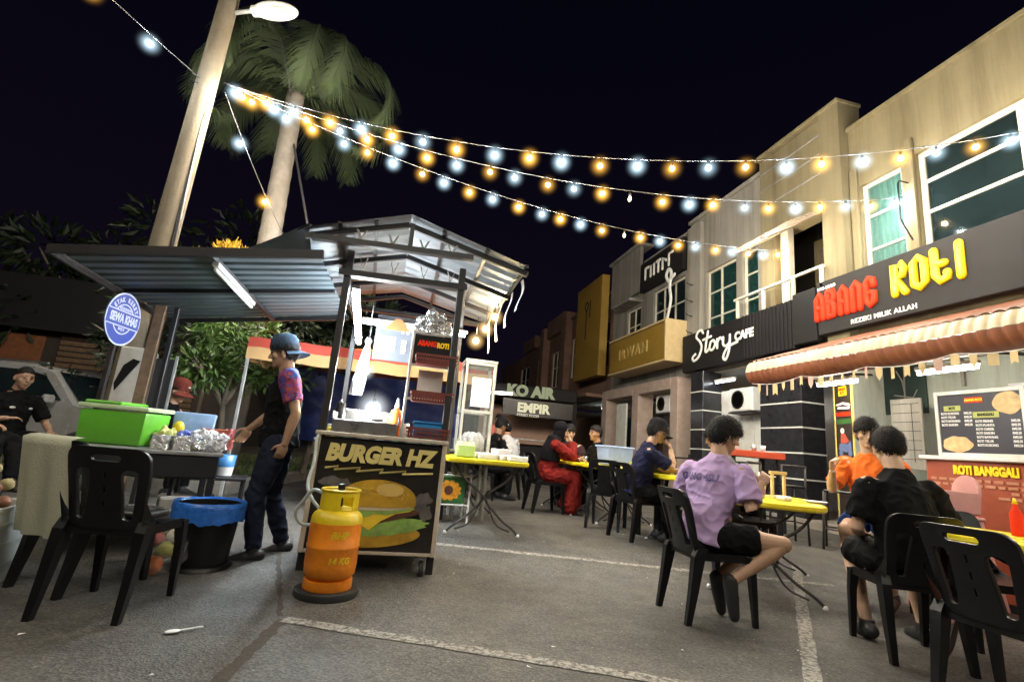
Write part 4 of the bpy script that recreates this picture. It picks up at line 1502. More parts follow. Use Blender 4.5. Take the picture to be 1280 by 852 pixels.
def corr(a, b, c, d, n, amp, sub=8):
    """corrugated sheet a-b along the profile direction, c-d opposite edge"""
    a, b, c, d = map(Vector, (a, b, c, d))
    nn = (b - a).cross(d - a).normalized()
    def f(u, v):
        p = a.lerp(b, u).lerp(c.lerp(d, 1 - u) if False else d.lerp(c, u), v)
        ph = (u * n) % 1.0
        h = 0 if ph < 0.6 else (1 if 0.7 < ph < 0.9 else 0.5)
        return p + nn * amp * h
    return MB().sheet(None, n * sub, 2, f)


# right slope, left slope: ribs run down the slope
corr((-0.08, 3.88, 2.80), (-0.12, 6.35, 2.86), (1.02, 6.2, 2.56), (0.93, 3.92, 2.54), 11, 0.022).build('roof_sheet', M['sheet_in'], H, world=True)
corr((-0.84, 3.9, 2.56), (-1.15, 6.3, 2.62), (-0.12, 6.35, 2.858), (-0.082, 3.88, 2.798), 11, 0.022).build('roof_sheet', M['sheet_in'], H, world=True)
mb = MB()
for y in (4.0, 4.75, 5.5, 6.2):
    mb.bar((-0.09, y, 2.75), (0.96, y, 2.49), 0.035, 0.045)
    mb.bar((-0.09, y, 2.75), (-0.88 - (y - 4) * 0.1, y, 2.51), 0.035, 0.045)
for x, z in ((0.2, 2.68), (0.58, 2.59), (0.93, 2.50)):
    mb.bar((x, 3.92, z + 0.035), (x + 0.06, 6.25, z + 0.04), 0.03, 0.03)
for x, z in ((-0.35, 2.68), (-0.62, 2.60)):
    mb.bar((x, 3.92, z + 0.035), (x - 0.1, 6.25, z + 0.04), 0.03, 0.03)
mb.build('rafter', M['beam'], H, world=True)
for x in (-0.45, -0.2, 0.05, 0.28):
    mb = MB()
    mb.bar((x, 3.93, 2.53), (x - 0.035, 3.95, 2.62), 0.03, 0.006)
    mb.bar((x, 3.93, 2.53), (x + 0.035, 3.95, 2.62), 0.03, 0.006)
    mb.build('bracket', M['galv'], H, world=True)
    mb = MB()
    mb.bar((x + 0.03, 4.12, 2.35), (x, 4.12, 2.45), 0.03, 0.006)
    mb.bar((x + 0.03, 4.12, 2.35), (x + 0.06, 4.12, 2.45), 0.03, 0.006)
    mb.build('bracket', M['galv'], H, world=True)
for i in range(4):
    x, y = 0.97 - i * 0.012, 4.2 + i * 0.42
    MB().sheet(None, 2, 10, lambda u, v: (x - 0.02 * v + 0.02 * math.sin(5 * v + i), y + 0.09 * u, 2.52 - (0.30 + 0.06 * i) * v)).build('hanging_strip', M['white_plastic'], H, smooth=True, world=True)

# awning to the left
Wn = thing('awning', 'long dark corrugated metal awning sloping over the left side table', 'awning', (-1.75, 5.2, 0))
a, b, c, d = (-0.74, 3.92, 2.36), (-0.72, 6.15, 2.40), (-2.9, 6.9, 2.22), (-2.7, 4.32, 2.2)
corr(a, b, c, d, 14, 0.018).build('roof_sheet', M['sheet_dark'], Wn, world=True)
mb = MB()
mb.bar((-0.70, 3.9, 2.345), (-2.72, 4.30, 2.185), 0.03, 0.07)
mb.bar((-2.72, 4.30, 2.18), (-2.92, 6.92, 2.19), 0.03, 0.06)
mb.bar((-0.7, 6.17, 2.37), (-2.92, 6.92, 2.19), 0.03, 0.05)
mb.bar((-1.55, 4.1, 2.27), (-1.6, 6.45, 2.29), 0.04, 0.04)
mb.bar((-0.74, 5.0, 2.36), (-2.75, 5.5, 2.19), 0.035, 0.035)
mb.build('frame', M['beam'], Wn, world=True)
for k, (x, y, w) in enumerate(((-2.62, 6.0, 0.11), (-2.46, 6.0, 0.05))):
    MB().bar((x, y, 0.05), (x, y, 2.19), w, 0.06, 0.006).build('post', M['wood'] if k == 0 else M['beam'], Wn, world=True)
mb = MB()
mb.bar((-0.84, 3.95, 2.585), (-1.75, 5.6, 2.86), 0.02, 0.02)
mb.add([(-0.86, 3.95, 2.6), (-1.6, 5.15, 2.72), (-1.05, 6.0, 2.62), (-0.85, 4.1, 2.59)], [(0, 1, 2, 3)])
mb.build('loose_sheet', M['beam'], Wn, world=True)
t = thing('tube_lamp', 'unlit fluorescent tube fixed lengthwise under the dark awning', 'lamp', (-1.53, 4.75, 2.18), R(2))
MB().box((0, 0, 0.03), (0.05, 1.25, 0.04), 0.006).build('housing', M['white_paint'], t)
MB().tube([(0, -0.6, -0.01), (0, 0.6, -0.01)], 0.016, 10).build('tube', M['white_plastic'], t, smooth=True)
t = thing('tube_lamp', 'glowing white fluorescent tube at the edge of the burger stall roof', 'lamp', (-0.49, 5.1, 2.13), R(1))
t.rotation_euler = (R(-5), 0, R(2))
MB().box((0, 0, 0.035), (0.06, 1.66, 0.04), 0.006).build('housing', M['white_paint'], t)
MB().tube([(0, -0.8, -0.012), (0, 0.8, -0.012)], 0.03, 12).build('tube', emit('stall_tube', (0.80, 0.92, 1.0), 260), t, smooth=True)
t = thing('tube_lamp', 'white fluorescent fitting fixed crosswise under the back of the stall roof', 'lamp', (0.1, 5.9, 2.3), R(90))
MB().box((0, 0, 0.03), (0.05, 1.25, 0.04), 0.006).build('housing', M['white_paint'], t)
MB().tube([(0, -0.6, -0.01), (0, 0.6, -0.01)], 0.018, 10).build('tube', emit('back_tube', (0.85, 0.94, 1.0), 22), t, smooth=True)

# ------------------------------------------------------------------ orange canopy tent behind
M['canopy_orange'] = mat('canopy_orange', (0.50, 0.15, 0.05), 0.7, var=0.15, scale=2)
M['canopy_red'] = mat('canopy_red', (0.40, 0.05, 0.03), 0.7, var=0.15, scale=2)
M['canopy_tan'] = mat('canopy_tan', (0.50, 0.30, 0.13), 0.7, var=0.12, scale=2)
t = thing('canopy_tent', 'orange canopy tent with red and tan striped valance behind the burger stall', 'canopy', (-0.3, 7.8, G(0, 7)))
x0, x1, y0, y1, zb, zt = -1.55, 1.55, -1.25, 1.6, 1.93, 2.28
apx = Vector((0.35, 0.2, zt))
for k, (p, q) in enumerate((((x0, y0), (x1, y0)), ((x1, y0), (x1, y1)), ((x1, y1), (x0, y1)), ((x0, y1), (x0, y0)))):
    P0, P1 = Vector((*p, zb)), Vector((*q, zb))
    MB().sheet(None, 10, 8, lambda u, v: (lambda b_: b_ + Vector((0, 0, -0.10 * math.sin(PI * v) * (1 - abs(2 * u - 1) * 0.3))))(P0.lerp(P1, u).lerp(apx, v * 0.995))).build('roof_panel', M['canopy_orange'], t, smooth=True)
    MB().sheet(None, 24, 2, lambda u, v: P0.lerp(P1, u) + Vector((0, 0, -0.12 * v + 0.008 * math.sin(u * 40)))).build('red_valance', M['canopy_red'], t, smooth=True)
    MB().sheet(None, 24, 2, lambda u, v: P0.lerp(P1, u) + Vector((0, 0, -0.121 - 0.15 * v + 0.008 * math.sin(u * 40)))).build('tan_valance', M['canopy_tan'], t, smooth=True)
for x in (x0, x1):
    for y in (y0, y1):
        MB().box((x * 0.985, y * 0.985, zb / 2), (0.035, 0.035, zb), 0.004).build('leg', M['galv'], t)
t = thing('tarpaulin', 'blue tarpaulin sheet hanging as a back wall under the orange canopy', 'tarpaulin', (-0.4, 9.2, G(0, 7)))
MB().sheet(None, 40, 20, lambda u, v: (-1.4 + 3.0 * u, 0.05 * math.sin(u * 23 + v * 3) + 0.03 * math.sin(v * 17 + u * 11), 0.7 + 1.2 * v)).build('sheet', mat('tarp_blue', (0.03, 0.05, 0.2), 0.5, var=0.3, bump=0.3, bscale=12), t, smooth=True)

# food warmer cabinet right of the cart
t = thing('display_cabinet', 'white framed glass food cabinet with a paper notice on its side', 'cabinet', (0.98, 6.35, G(1, 6.3)), R(0))
mb = MB()
w, d, z0, z1 = 0.36, 0.4, 0.75, 1.9
for x in (-w / 2, w / 2):
    for y in (-d / 2, d / 2):
        mb.box((x, y, z1 / 2), (0.035, 0.035, z1), 0.004)
for z in (z0, 1.28, z1 - 0.02):
    for s in (-1, 1):
        mb.box((0, s * d / 2, z), (w - 0.036, 0.03, 0.035), 0.003)
        mb.box((s * w / 2, 0, z), (0.03, d - 0.036, 0.034), 0.003)
mb.box((0, 0, z1 + 0.015), (w + 0.05, d + 0.05, 0.03), 0.004)
mb.build('frame', mat('cabinet_frame', (0.42, 0.42, 0.4), 0.45, var=0.08, dirt=0.3), t)
MB().box((0, 0, z0 + 0.03), (w - 0.04, d - 0.04, 0.015)).build('shelf', M['steel'], t)
MB().box((0, -d / 2 + 0.002, 1.6), (w - 0.037, 0.006, 0.58)).build('glass_pane', glass_mat('cab_glass', (0.2, 0.22, 0.22), alpha=0.15), t)
MB().box((0, -d / 2 + 0.002, 1.0), (w - 0.037, 0.006, 0.5)).build('glass_pane', glass_mat('cab_glass2', (0.2, 0.22, 0.22), alpha=0.15), t)
MB().box((0.02, -d / 2 - 0.022, 1.52), (0.24, 0.004, 0.36)).build('paper_notice', M['white_paint'], t)
for i in range(3):
    q = thing('food_bag', ('full clear bag lowest', 'clear bag leaning left', 'clear bag on the right')[i] + ' inside the glass cabinet', 'bag', (0.98 + (-0.06, 0.0, 0.08)[i], 6.35 + (0.0, -0.08, 0.03)[i], G(1, 6.3) + 0.80))
    b = bmesh.new()
    bmesh.ops.create_icosphere(b, subdivisions=3, radius=1)
    for v in b.verts:
        n = v.co.normalized()
        k = 1 + 0.3 * noise.noise(n * 3 + Vector((i * 3, 0, 0)))
        v.co = Vector((n.x * 0.08 * k, n.y * 0.07 * k, max(0, 0.1 + n.z * 0.13 * k)))
    MB().bm(b).build('bag', M['clear_bag'], q, smooth=True)

# things on and under the packed yellow table
gz = G(1, 5.9) + 0.74 + 0.003
t = thing('plastic_tub', 'pale green plastic box with a lid on the yellow table beside the cart', 'box', (0.78, 5.45, gz))
mb = MB()
mb.box((0, 0, 0.07), (0.2, 0.16, 0.14), 0.015)
for i in range(5):
    mb.ell((-0.08 + i * 0.04, 0, 0.145), (0.022, 0.06, 0.02))
mb.build('body', mat('lime_tub', (0.45, 0.62, 0.22), 0.4, var=0.1), t, smooth=False)
random.seed(11)
for i, (x, y, z, a) in enumerate(((1.02, 5.42, 0, 5), (1.14, 5.62, 0, -20), (1.25, 5.4, 0, 15), (1.2, 5.55, 0.06, 40), (1.33, 5.62, 0, 70), (1.05, 5.8, 0, 30), (1.34, 5.35, 0, -8))):
    lab = ('flat white paper pack lying leftmost', 'white paper pack lying second row', 'white paper pack lying front right', 'white paper pack lying on top of others', 'white paper pack lying crosswise at the right', 'white paper pack lying farthest back', 'white paper pack lying at the right front corner')[i]
    t = thing('paper_pack', lab + ' on the packed yellow table', 'food pack', (x, y, gz + z), R(a), 'white paper packs on the yellow table')
    b = bmesh.new()
    bmesh.ops.create_cube(b, size=1)
    bmesh.ops.subdivide_edges(b, edges=b.edges[:], cuts=4, use_grid_fill=True)
    for v in b.verts:
        n = noise.noise(v.co * 4 + Vector((i * 5, 0, 0)))
        v.co = Vector((v.co.x * 0.22 * (1 + 0.1 * n), v.co.y * 0.12 * (1 + 0.15 * n), (v.co.z + 0.5) * 0.055 * (1 + 0.3 * n)))
    MB().bm(b).build('wrap', M['white_plastic'], t, smooth=True)
t = thing('serving_trolley', 'low white trolley with a sunflower printed box under the yellow table', 'trolley', (0.72, 6.1, G(1, 6)))
mb = MB()
for x in (-0.22, 0.22):
    for y in (-0.25, 0.25):
        mb.tube([(x, y, 0.0), (x, y, 0.55)], 0.012, 8)
for z in (0.2, 0.52):
    for y in (-0.25, 0.25):
        mb.tube([(-0.22, y, z), (0.22, y, z)], 0.01, 8)
    for x in (-0.22, 0.22):
        mb.tube([(x, -0.25, z), (x, 0.25, z)], 0.01, 8)
mb.build('frame', M['white_paint'], t)
t = thing('printed_box', 'green box printed with an orange flower on the low white trolley', 'box', (0.70, 6.02, G(1, 6) + 0.215))
MB().box((0, 0, 0.14), (0.38, 0.3, 0.28), 0.006).build('box', mat('green_box', (0.03, 0.12, 0.03), 0.5, var=0.4), t)
mb = MB()
pet = []
for k in range(72):
    a = 2 * PI * k / 72
    r = 0.115 * (0.82 + 0.18 * abs(math.sin(a * 6)))
    pet.append((r * math.cos(a) * 1.3, 0.14 + r * math.sin(a)))
add_mesh(mb, plate([pet], 0.002), frame((0, -0.1525, 0), (1, 0, 0), (0, 0, 1)))
mb.build('flower_print', mat('flower_print', (0.7, 0.28, 0.02), 0.5, var=0.3, scale=30), t)
mb = MB()
add_mesh(mb, plate([circ(0.05, 24, 0, 0.14)], 0.002), frame((0, -0.156, 0), (1, 0, 0), (0, 0, 1)))
mb.build('flower_centre', M['print_patty'], t)

t = thing('hanging_board', 'dark board with white framed price cards hanging at the back of the stall', 'board', (-0.12, 5.95, 1.88))
MB().box((0, 0, 0.27), (0.46, 0.02, 0.54), 0.004).build('board', mat('grey_board', (0.07, 0.08, 0.1), 0.5), t)
for x, z, w_, h_ in ((-0.1, 0.42, 0.14, 0.1), (0.08, 0.4, 0.03, 0.12), (0.14, 0.4, 0.03, 0.12), (-0.09, 0.2, 0.2, 0.17), (0.11, 0.18, 0.05, 0.16)):
    MB().box((x, -0.013, z), (w_, 0.006, h_), 0.002).build('price_card', M['white_paint'], t)
t = thing('pennant', 'orange triangular cloth hanging above the dark hanging board', 'pennant', (-0.1, 5.7, 2.2))
MB().add([(-0.16, 0, 0), (0.16, 0, 0), (0.03, 0.02, 0.14), (-0.03, 0.02, 0.14)], [(0, 1, 2, 3)]).build('cloth', M['canopy_orange'], t)
random.seed(21)
# kitchen goods at the back of the stall
for i in range(9):
    x = -0.75 + 0.2 * i
    t = thing(('spice_jar', 'sauce_bottle', 'steel_pot')[i % 3], ('jar with a pale lid, %s on the back counter', 'tall bottle, %s on the back counter', 'steel pot, %s on the back counter')[i % 3] % ('leftmost of its kind', 'second of its kind from the left', 'last of its kind to the right')[i // 3], ('jar', 'bottle', 'pot')[i % 3], (x, 6.62, 0.94), 0)
    c = mat('goods%d' % i, random.choice(((0.5, 0.1, 0.05), (0.5, 0.4, 0.08), (0.3, 0.3, 0.32), (0.1, 0.25, 0.12), (0.55, 0.5, 0.45))), 0.35)
    if i % 3 == 0:
        MB().lathe([(0.05, 0), (0.055, 0.01), (0.055, 0.12), (0.045, 0.14)], n=16).build('glass', c, t, smooth=True)
        MB().lathe([(0.048, 0.141), (0.048, 0.17), (0.01, 0.172)], n=16).build('lid', M['white_plastic'], t, auto=40)
    elif i % 3 == 1:
        MB().lathe([(0.035, 0), (0.038, 0.01), (0.038, 0.17), (0.015, 0.22), (0.015, 0.25)], n=16).build('bottle', c, t, smooth=True)
        MB().lathe([(0.018, 0.25), (0.018, 0.28), (0.008, 0.285)], n=12).build('cap', M['gas_orange'], t, auto=40)
    else:
        MB().lathe([(0.08, 0), (0.085, 0.01), (0.085, 0.13), (0.09, 0.135), (0.08, 0.135), (0.07, 0.02)], n=20).build('pot', M['steel'], t, auto=40)
t = thing('back_counter', 'steel counter at the back of the burger stall under the canopy', 'counter', (0.05, 6.65, 0.11))
MB().box((0, 0, 0.81), (1.9, 0.5, 0.03), 0.005).build('worktop', M['steel'], t)
for x in (-0.9, 0.9):
    for y in (-0.2, 0.2):
        MB().box((x, y, 0.4), (0.04, 0.04, 0.79)).build('leg', M['galv'], t)
# ------------------------------------------------------------------ roti kiosk, right
M['kiosk_red'] = mat('kiosk_red', (0.36, 0.075, 0.035), 0.45, var=0.15, scale=3, dirt=0.25)
M['roti'] = mat('roti_print', (0.62, 0.42, 0.2), 0.6, var=0.3, scale=14)
M['lime_print'] = mat('lime_print', (0.45, 0.48, 0.12), 0.5, var=0.1)
M['awning_brown'] = mat('awning_brown', (0.24, 0.085, 0.045), 0.45, var=0.2, scale=3, dirt=0.3)
M['awning_cream'] = mat('awning_cream', (0.56, 0.46, 0.31), 0.5, var=0.12, scale=3, dirt=0.3)
KX = 5.15
t = thing('food_kiosk', 'red food kiosk counter with yellow words ROTI BANGGALI and cream worktop', 'food kiosk', (KX, 2.6, 0))
MB().span((KX + 0.02, 1.0, 0.1), (KX + 0.65, 4.0, 1.26), 0.01).build('counter', M['kiosk_red'], t, world=True)
MB().span((KX - 0.03, 0.98, 1.262), (KX + 0.7, 4.03, 1.30), 0.008).build('worktop', M['white_paint'], t, world=True)
MB().span((KX + 0.04, 1.02, 0.0), (KX + 0.63, 3.98, 0.1)).build('plinth', M['black_metal'], t, world=True)
KP = lambda y, z: frame((KX + 0.008, y, z), (0, -1, 0), (0, 0, 1))
txt('ROTI BANGGALI', 0.105, KP(3.74, 1.175), 'lettering', M['yellow_letter'], t, 0.004, 0.006, sx=0.66, world=True)
mb = MB()
for r_, (z, a, b) in enumerate(((1.09, 3.95, 2.3), (1.045, 3.95, 2.1), (1.0, 3.3, 2.4), (0.955, 3.4, 2.2))):
    y = a
    k = 0
    while y > b:
        w = 0.05 + 0.05 * ((k * 7 + r_ * 3) % 5) / 5
        mb.span((KX + 0.012, y - w, z - 0.012), (KX + 0.022, y, z + 0.012))
        y -= w + 0.022
        k += 1
mb.build('small_print', mat('dull_print', (0.5, 0.22, 0.12), 0.5), t, world=True)
for i, (y, z, r) in enumerate(((3.0, 0.93, 0.11), (2.72, 0.93, 0.10))):
    mb = MB()
    add_mesh(mb, plate([blob(0, 0, r, r * 0.8, 36, 0.06, 5, i)], 0.006), KP(y, z))
    mb.build('bread_print', M['roti'], t, world=True)

t = thing('menu_board', 'white framed black menu board with two bread pictures standing on the kiosk', 'menu board', (KX + 0.08, 3.53, 1.302))
mb = MB()
Wm, Hm = 0.75, 0.62
for s in (-1, 1):
    mb.box((0, s * (Wm / 2 - 0.0175), Hm / 2), (0.03, 0.035, Hm), 0.003)
    mb.box((0, 0, Hm / 2 + s * (Hm / 2 - 0.0175)), (0.029, Wm - 0.071, 0.035), 0.003)
mb.build('frame', M['white_paint'], t)
MB().box((0.004, 0, Hm / 2), (0.012, Wm - 0.06, Hm - 0.06)).build('board', mat('menu_black', (0.022, 0.022, 0.035), 0.4), t)
MP = lambda y, z, d=0: frame((-0.003 - d, y, z), (0, -1, 0), (0, 0, 1))
mb = MB()
add_mesh(mb, plate([blob(0, 0, 0.115, 0.10, 40, 0.05, 4, 1)], 0.003), MP(-0.24, 0.485))
mb.build('bread_print', M['roti'], t)
mb = MB()
add_mesh(mb, plate([blob(0, 0, 0.13, 0.075, 40, 0.06, 5, 2)], 0.003), MP(0.2, 0.115))
mb.build('bread_print', M['roti'], t)
for (y, z, w, h, m, s_) in ((0.22, 0.455, 0.15, 0.05, 'lime_print', 'ROTI'), (-0.06, 0.385, 0.21, 0.055, 'lime_print', 'BANGGALI'), (0.03, 0.525, 0.15, 0.05, 'red_letter', 'ABANG ROTI')):
    MB().box((-0.0035, y, z), (0.003, w, h), 0.001).build('heading_panel', M[m], t)
    txt(s_, h * 0.62, MP(y, z, 0.003), 'lettering', M['black_panel'] if m == 'lime_print' else M['yellow_letter'], t, 0.001, 0.002, align='CENTER', sx=0.8)
rows = ['ROTI KOSONG', 'ROTI TELUR', 'ROTI BAWANG', 'ROTI SARDIN', 'ROTI CHEESE', 'ROTI PLANTA', 'ROTI PISANG']
for i in range(4):
    txt(rows[i], 0.03, MP(0.325, 0.405 - i * 0.036), 'menu_text', M['letter_white'], t, 0.001, 0.001, sx=0.8)
    txt('RM2.50', 0.03, MP(0.12, 0.405 - i * 0.036), 'menu_text', M['letter_white'], t, 0.001, 0.001, sx=0.7)
for i in range(7):
    txt(rows[6 - i], 0.03, MP(0.03, 0.325 - i * 0.036), 'menu_text', M['letter_white'], t, 0.001, 0.001, sx=0.8)
    txt('RM3.50', 0.03, MP(-0.25, 0.325 - i * 0.036), 'menu_text', M['letter_white'], t, 0.001, 0.001, sx=0.7)
for i, (y, z, c, l) in enumerate(((3.3, 0.62, 'white_plastic', 'pale box lying on top of the menu board shelf'), (3.12, 0.62, 'sage', 'grey green folded box beside the pale box'))):
    q = thing('cardboard_box', l, 'box', (KX + 0.35, y, 1.302 + 0.0))
    MB().box((0, 0, 0.34), (0.2, 0.16, 0.68), 0.004).build('box', M[c], q)

# corrugated awning over the kiosk
t = thing('kiosk_awning', 'brown and cream corrugated awning with scalloped front over the roti kiosk', 'awning', (6.0, 4.0, 2.3))
YA, YB, N_ = -0.6, 6.35, 64
def rib(u):
    return 0.025 * abs(math.sin(u * N_ * PI))
mb = MB().sheet(None, N_ * 6, 5, lambda u, v: (4.98 - (0.02 + rib(u)) + 0.06 * v * v, YA + (YB - YA) * u, 2.395 + 0.145 * v))
mb.build('cream_lip', M['awning_cream'], t, world=True, smooth=True)
mb = MB().sheet(None, N_ * 6, 6, lambda u, v: (4.96 + 0.20 * v * v + 0.02 * v - rib(u) * (1 - 0.5 * v), YA + (YB - YA) * u, 2.39 - 0.16 * math.sin(v * PI * 0.55)))
mb.build('brown_valance', M['awning_brown'], t, world=True, smooth=True)
mb = MB().sheet(None, N_ * 6, 4, lambda u, v: (5.02 + 2.1 * v, YA + (YB - YA) * u, 2.545 + 0.72 * v + rib(u)))
mb.build('roof_sheet', M['awning_brown'], t, world=True, smooth=True)
mb = MB()
for y in (0.2, 2.2, 4.2, 6.2):
    mb.bar((5.05, y, 2.47), (7.1, y, 3.18), 0.03, 0.05)
    mb.bar((5.05, y, 2.44), (7.1, y, 2.60), 0.025, 0.03)
mb.bar((5.06, YA, 2.44), (5.06, YB, 2.44), 0.04, 0.04)
mb.build('frame', M['black_metal'], t, world=True)

# bunting under the awning
t = thing('bunting', 'string of small cream pennant flags hanging under the kiosk awning', 'bunting', (5.1, 4.0, 2.2))
pts = []
fl = []
for i in range(31):
    u = i / 30
    y = 6.3 - 4.6 * u
    pts.append((5.03, y, 2.24 - 0.05 * abs(math.sin(u * PI * 5))))
MB().tube(pts, 0.004, 5).build('string', M['white_plastic'], t, world=True)
M['flag_cream'] = mat('flag_cream', (0.5, 0.38, 0.2), 0.8, var=0.1)
M['flag_pink'] = mat('flag_pink', (0.5, 0.33, 0.28), 0.8, var=0.1)
random.seed(5)
for i in range(1, 30, 1):
    x, y, z = pts[i]
    a = random.uniform(-0.5, 0.5)
    w, h = random.uniform(0.05, 0.075), random.uniform(0.11, 0.16)
    if i % 3 == 0:
        sh_ = [(-w / 2, 0), (-w / 2, -h), (0, -h * 0.8), (w / 2, -h), (w / 2, 0)]
    elif i % 3 == 1:
        sh_ = [(-w / 2, 0), (-w * 0.4, -h * 0.6), (0, -h), (w * 0.4, -h * 0.6), (w / 2, 0)]
    else:
        sh_ = [(-w / 2, 0), (-w / 2, -h), (w / 2, -h), (w / 2, 0)]
    mb = MB()
    mb.add([(x + p[0] * math.sin(a), y + p[0] * math.cos(a), z + p[1]) for p in sh_], [tuple(range(len(sh_)))])
    mb.build('flag', M['flag_pink'] if i % 5 == 2 else M['flag_cream'], t, world=True)

M['kiosk_tube'] = emit('kiosk_tube', (1.0, 0.92, 0.76), 250)
for y, l in ((5.35, 'bright white tube lamp under the left half of the kiosk awning'), (4.0, 'bright white tube lamp under the middle of the kiosk awning'), (1.6, 'bright white tube lamp under the right end of the kiosk awning')):
    q = thing('tube_lamp', l, 'lamp', (5.55, y, 2.22), 0, 'tube lamps under the kiosk awning')
    MB().box((0, 0, 0.03), (0.07, 0.62, 0.04), 0.006).build('housing', M['white_paint'], q)
    MB().tube([(0, -0.29, -0.012), (0, 0.29, -0.012)], 0.024, 10).build('tube', M['kiosk_tube'], q, smooth=True)

# standing banner left of the kiosk
t = thing('banner_stand', 'yellow framed black banner stand showing a rider on a scooter', 'banner', (6.05, 5.74, 0.27), R(-12))
mb = MB()
for s in (-1, 1):
    mb.box((0, s * 0.18, 1.05), (0.025, 0.025, 2.1), 0.003)
    mb.box((0.0, 0, 1.05 + s * 1.04), (0.024, 0.335, 0.025), 0.003)
mb.build('frame', mat('banner_yellow', (0.6, 0.46, 0.12), 0.4, var=0.1), t)
MB().box((0, 0, 1.05), (0.01, 0.335, 2.05)).build('panel', mat('banner_black', (0.03, 0.022, 0.018), 0.4, var=0.2), t)
BP = lambda y, z: frame((-0.0065, y, z), (0, -1, 0), (0, 0, 1))
MB().box((-0.006, 0, 1.92), (0.003, 0.16, 0.13)).build('logo_panel', M['yellow_letter'], t)
txt('ABANG', 0.055, frame((-0.009, 0, 1.945), (0, -1, 0), (0, 0, 1)), 'lettering', M['red_letter'], t, 0.001, 0.003, align='CENTER', sx=0.8)
txt('ROTI', 0.055, frame((-0.009, 0, 1.895), (0, -1, 0), (0, 0, 1)), 'lettering', M['red_letter'], t, 0.001, 0.003, align='CENTER', sx=0.8)
stroke([[(-.13, 1.73), (.0, 1.75), (.13, 1.72)], [(-.1, 1.69), (.12, 1.68)]], 0.016, frame((-0.008, 0, 0), (0, -1, 0), (0, 0, 1)), 'script_print', M['letter_white'], t, flat=0.2)
MB().box((-0.006, 0, 1.60), (0.003, 0.28, 0.055)).build('red_strip', M['red_letter'], t)
MB().box((-0.006, 0, 1.50), (0.003, 0.3, 0.07)).build('green_strip', mat('green_print', (0.04, 0.12, 0.03), 0.5), t)
mb = MB()
add_mesh(mb, plate([circ(0.038, 20, -0.04, 1.37)], 0.003), BP(0, 0))
mb.build('rider_helmet', M['letter_white'], t)
mb = MB()
add_mesh(mb, plate([[(-0.08, 1.2), (-0.07, 1.33), (0, 1.34), (0.09, 1.23), (0.03, 1.2)]], 0.003), BP(0, 0))
mb.build('rider_print', mat('rider_red', (0.45, 0.08, 0.05), 0.5), t)
mb = MB()
add_mesh(mb, plate([[(-0.13, 1.12), (-0.1, 1.2), (0.06, 1.19), (0.12, 1.24), (0.13, 1.1), (0.02, 1.08)]], 0.003), BP(0, 0))
add_mesh(mb, plate([circ(0.042, 18, -0.08, 1.07)], 0.0026), BP(0, 0))
add_mesh(mb, plate([circ(0.042, 18, 0.1, 1.07)], 0.0026), BP(0, 0))
mb.build('scooter_print', mat('scooter_blue', (0.12, 0.16, 0.3), 0.5), t)

# white price list and dark poster on the shop wall
t = thing('price_board', 'white ruled price list board leaning at the shop wall behind the orange shirt', 'board', (6.6, 5.3, 1.2))
MB().box((0, 0, 0.45), (0.03, 0.42, 0.92), 0.004).build('panel', M['pale_render'], t)
mb = MB()
for i in range(7):
    mb.box((-0.017, 0, 0.12 + i * 0.12), (0.004, 0.36, 0.007))
mb.box((-0.017, -0.08, 0.46), (0.0041, 0.006, 0.75))
mb.build('rule_lines', M['dark_panel'], t)
t = thing('wall_poster', 'dark green chalk drawn poster high on the pale shop wall', 'poster', (7.1, 5.7, 2.0))
MB().box((0, 0, 0.4), (0.02, 0.62, 0.85), 0.003).build('panel', mat('chalk_green', (0.012, 0.03, 0.025), 0.6, var=0.3), t)
stroke([[(0, 0.2), (.02, .75)], [(-.1, .6), (-.02, .45), (.0, .3)], [(-.15, .25), (.12, .2), (.18, .3)]], 0.012, frame((-0.012, 0, 0), (0, -1, 0), (0, 0, 1)), 'chalk_drawing', M['grey_render'], t, flat=0.3)
# cables and switch box on the wall
t = thing('cable_trunking', 'pale plastic cable trunking running along the sage shop wall', 'trunking', (7.1, 3.5, 2.7))
mb = MB()
mb.span((7.08, 1.0, 2.66), (7.118, 5.2, 2.70), 0.004)
mb.span((7.08, 4.9, 2.3), (7.117, 4.94, 2.66), 0.004)
mb.build('trunking', M['pale_render'], t, world=True)
t = thing('switch_box', 'white switch box on the sage wall above the menu board', 'switch box', (7.08, 4.1, 2.3))
MB().box((0, 0, 0.1), (0.08, 0.25, 0.2), 0.01).build('box', M['white_plastic'], t)

# baby chair in front of the counter
t = thing('baby_chair', 'pink plastic baby high chair in front of the red kiosk counter', 'high chair', (4.62, 3.42, 0), R(75))
M['pink'] = mat('pink_plastic', (0.66, 0.36, 0.34), 0.35, var=0.06)
bk = [(-0.13, 0), (0.13, 0)] + [(0.13 * math.cos(R(a)), 0.17 + 0.13 * math.sin(R(a))) for a in range(0, 181, 12)]
mb = MB()
add_mesh(mb, plate([bk], 0.02, 0.004), frame((0, -0.14, 0.82), (1, 0, 0), (0, -0.12, 1)))
mb.build('backrest', M['pink'], t)
mb = MB()
mb.box((0, 0, 0.78), (0.34, 0.32, 0.03), 0.01)
mb.box((0, 0.22, 0.93), (0.4, 0.2, 0.025), 0.01)
mb.box((-0.17, 0.04, 0.9), (0.03, 0.3, 0.18), 0.01)
mb.box((0.17, 0.04, 0.9), (0.03, 0.3, 0.18), 0.01)
mb.build('seat', M['pink'], t)
for sx in (-1, 1):
    for sy in (-1, 1):
        MB().bar((sx * 0.14, sy * 0.13, 0.77), (sx * 0.22, sy * 0.22, 0.0), 0.035, 0.035, 0.006).build('leg', M['pink'], t)
t = thing('steel_bowl', 'shiny steel bowl hanging on the front of the red kiosk', 'bowl', (5.0, 2.95, 1.02))
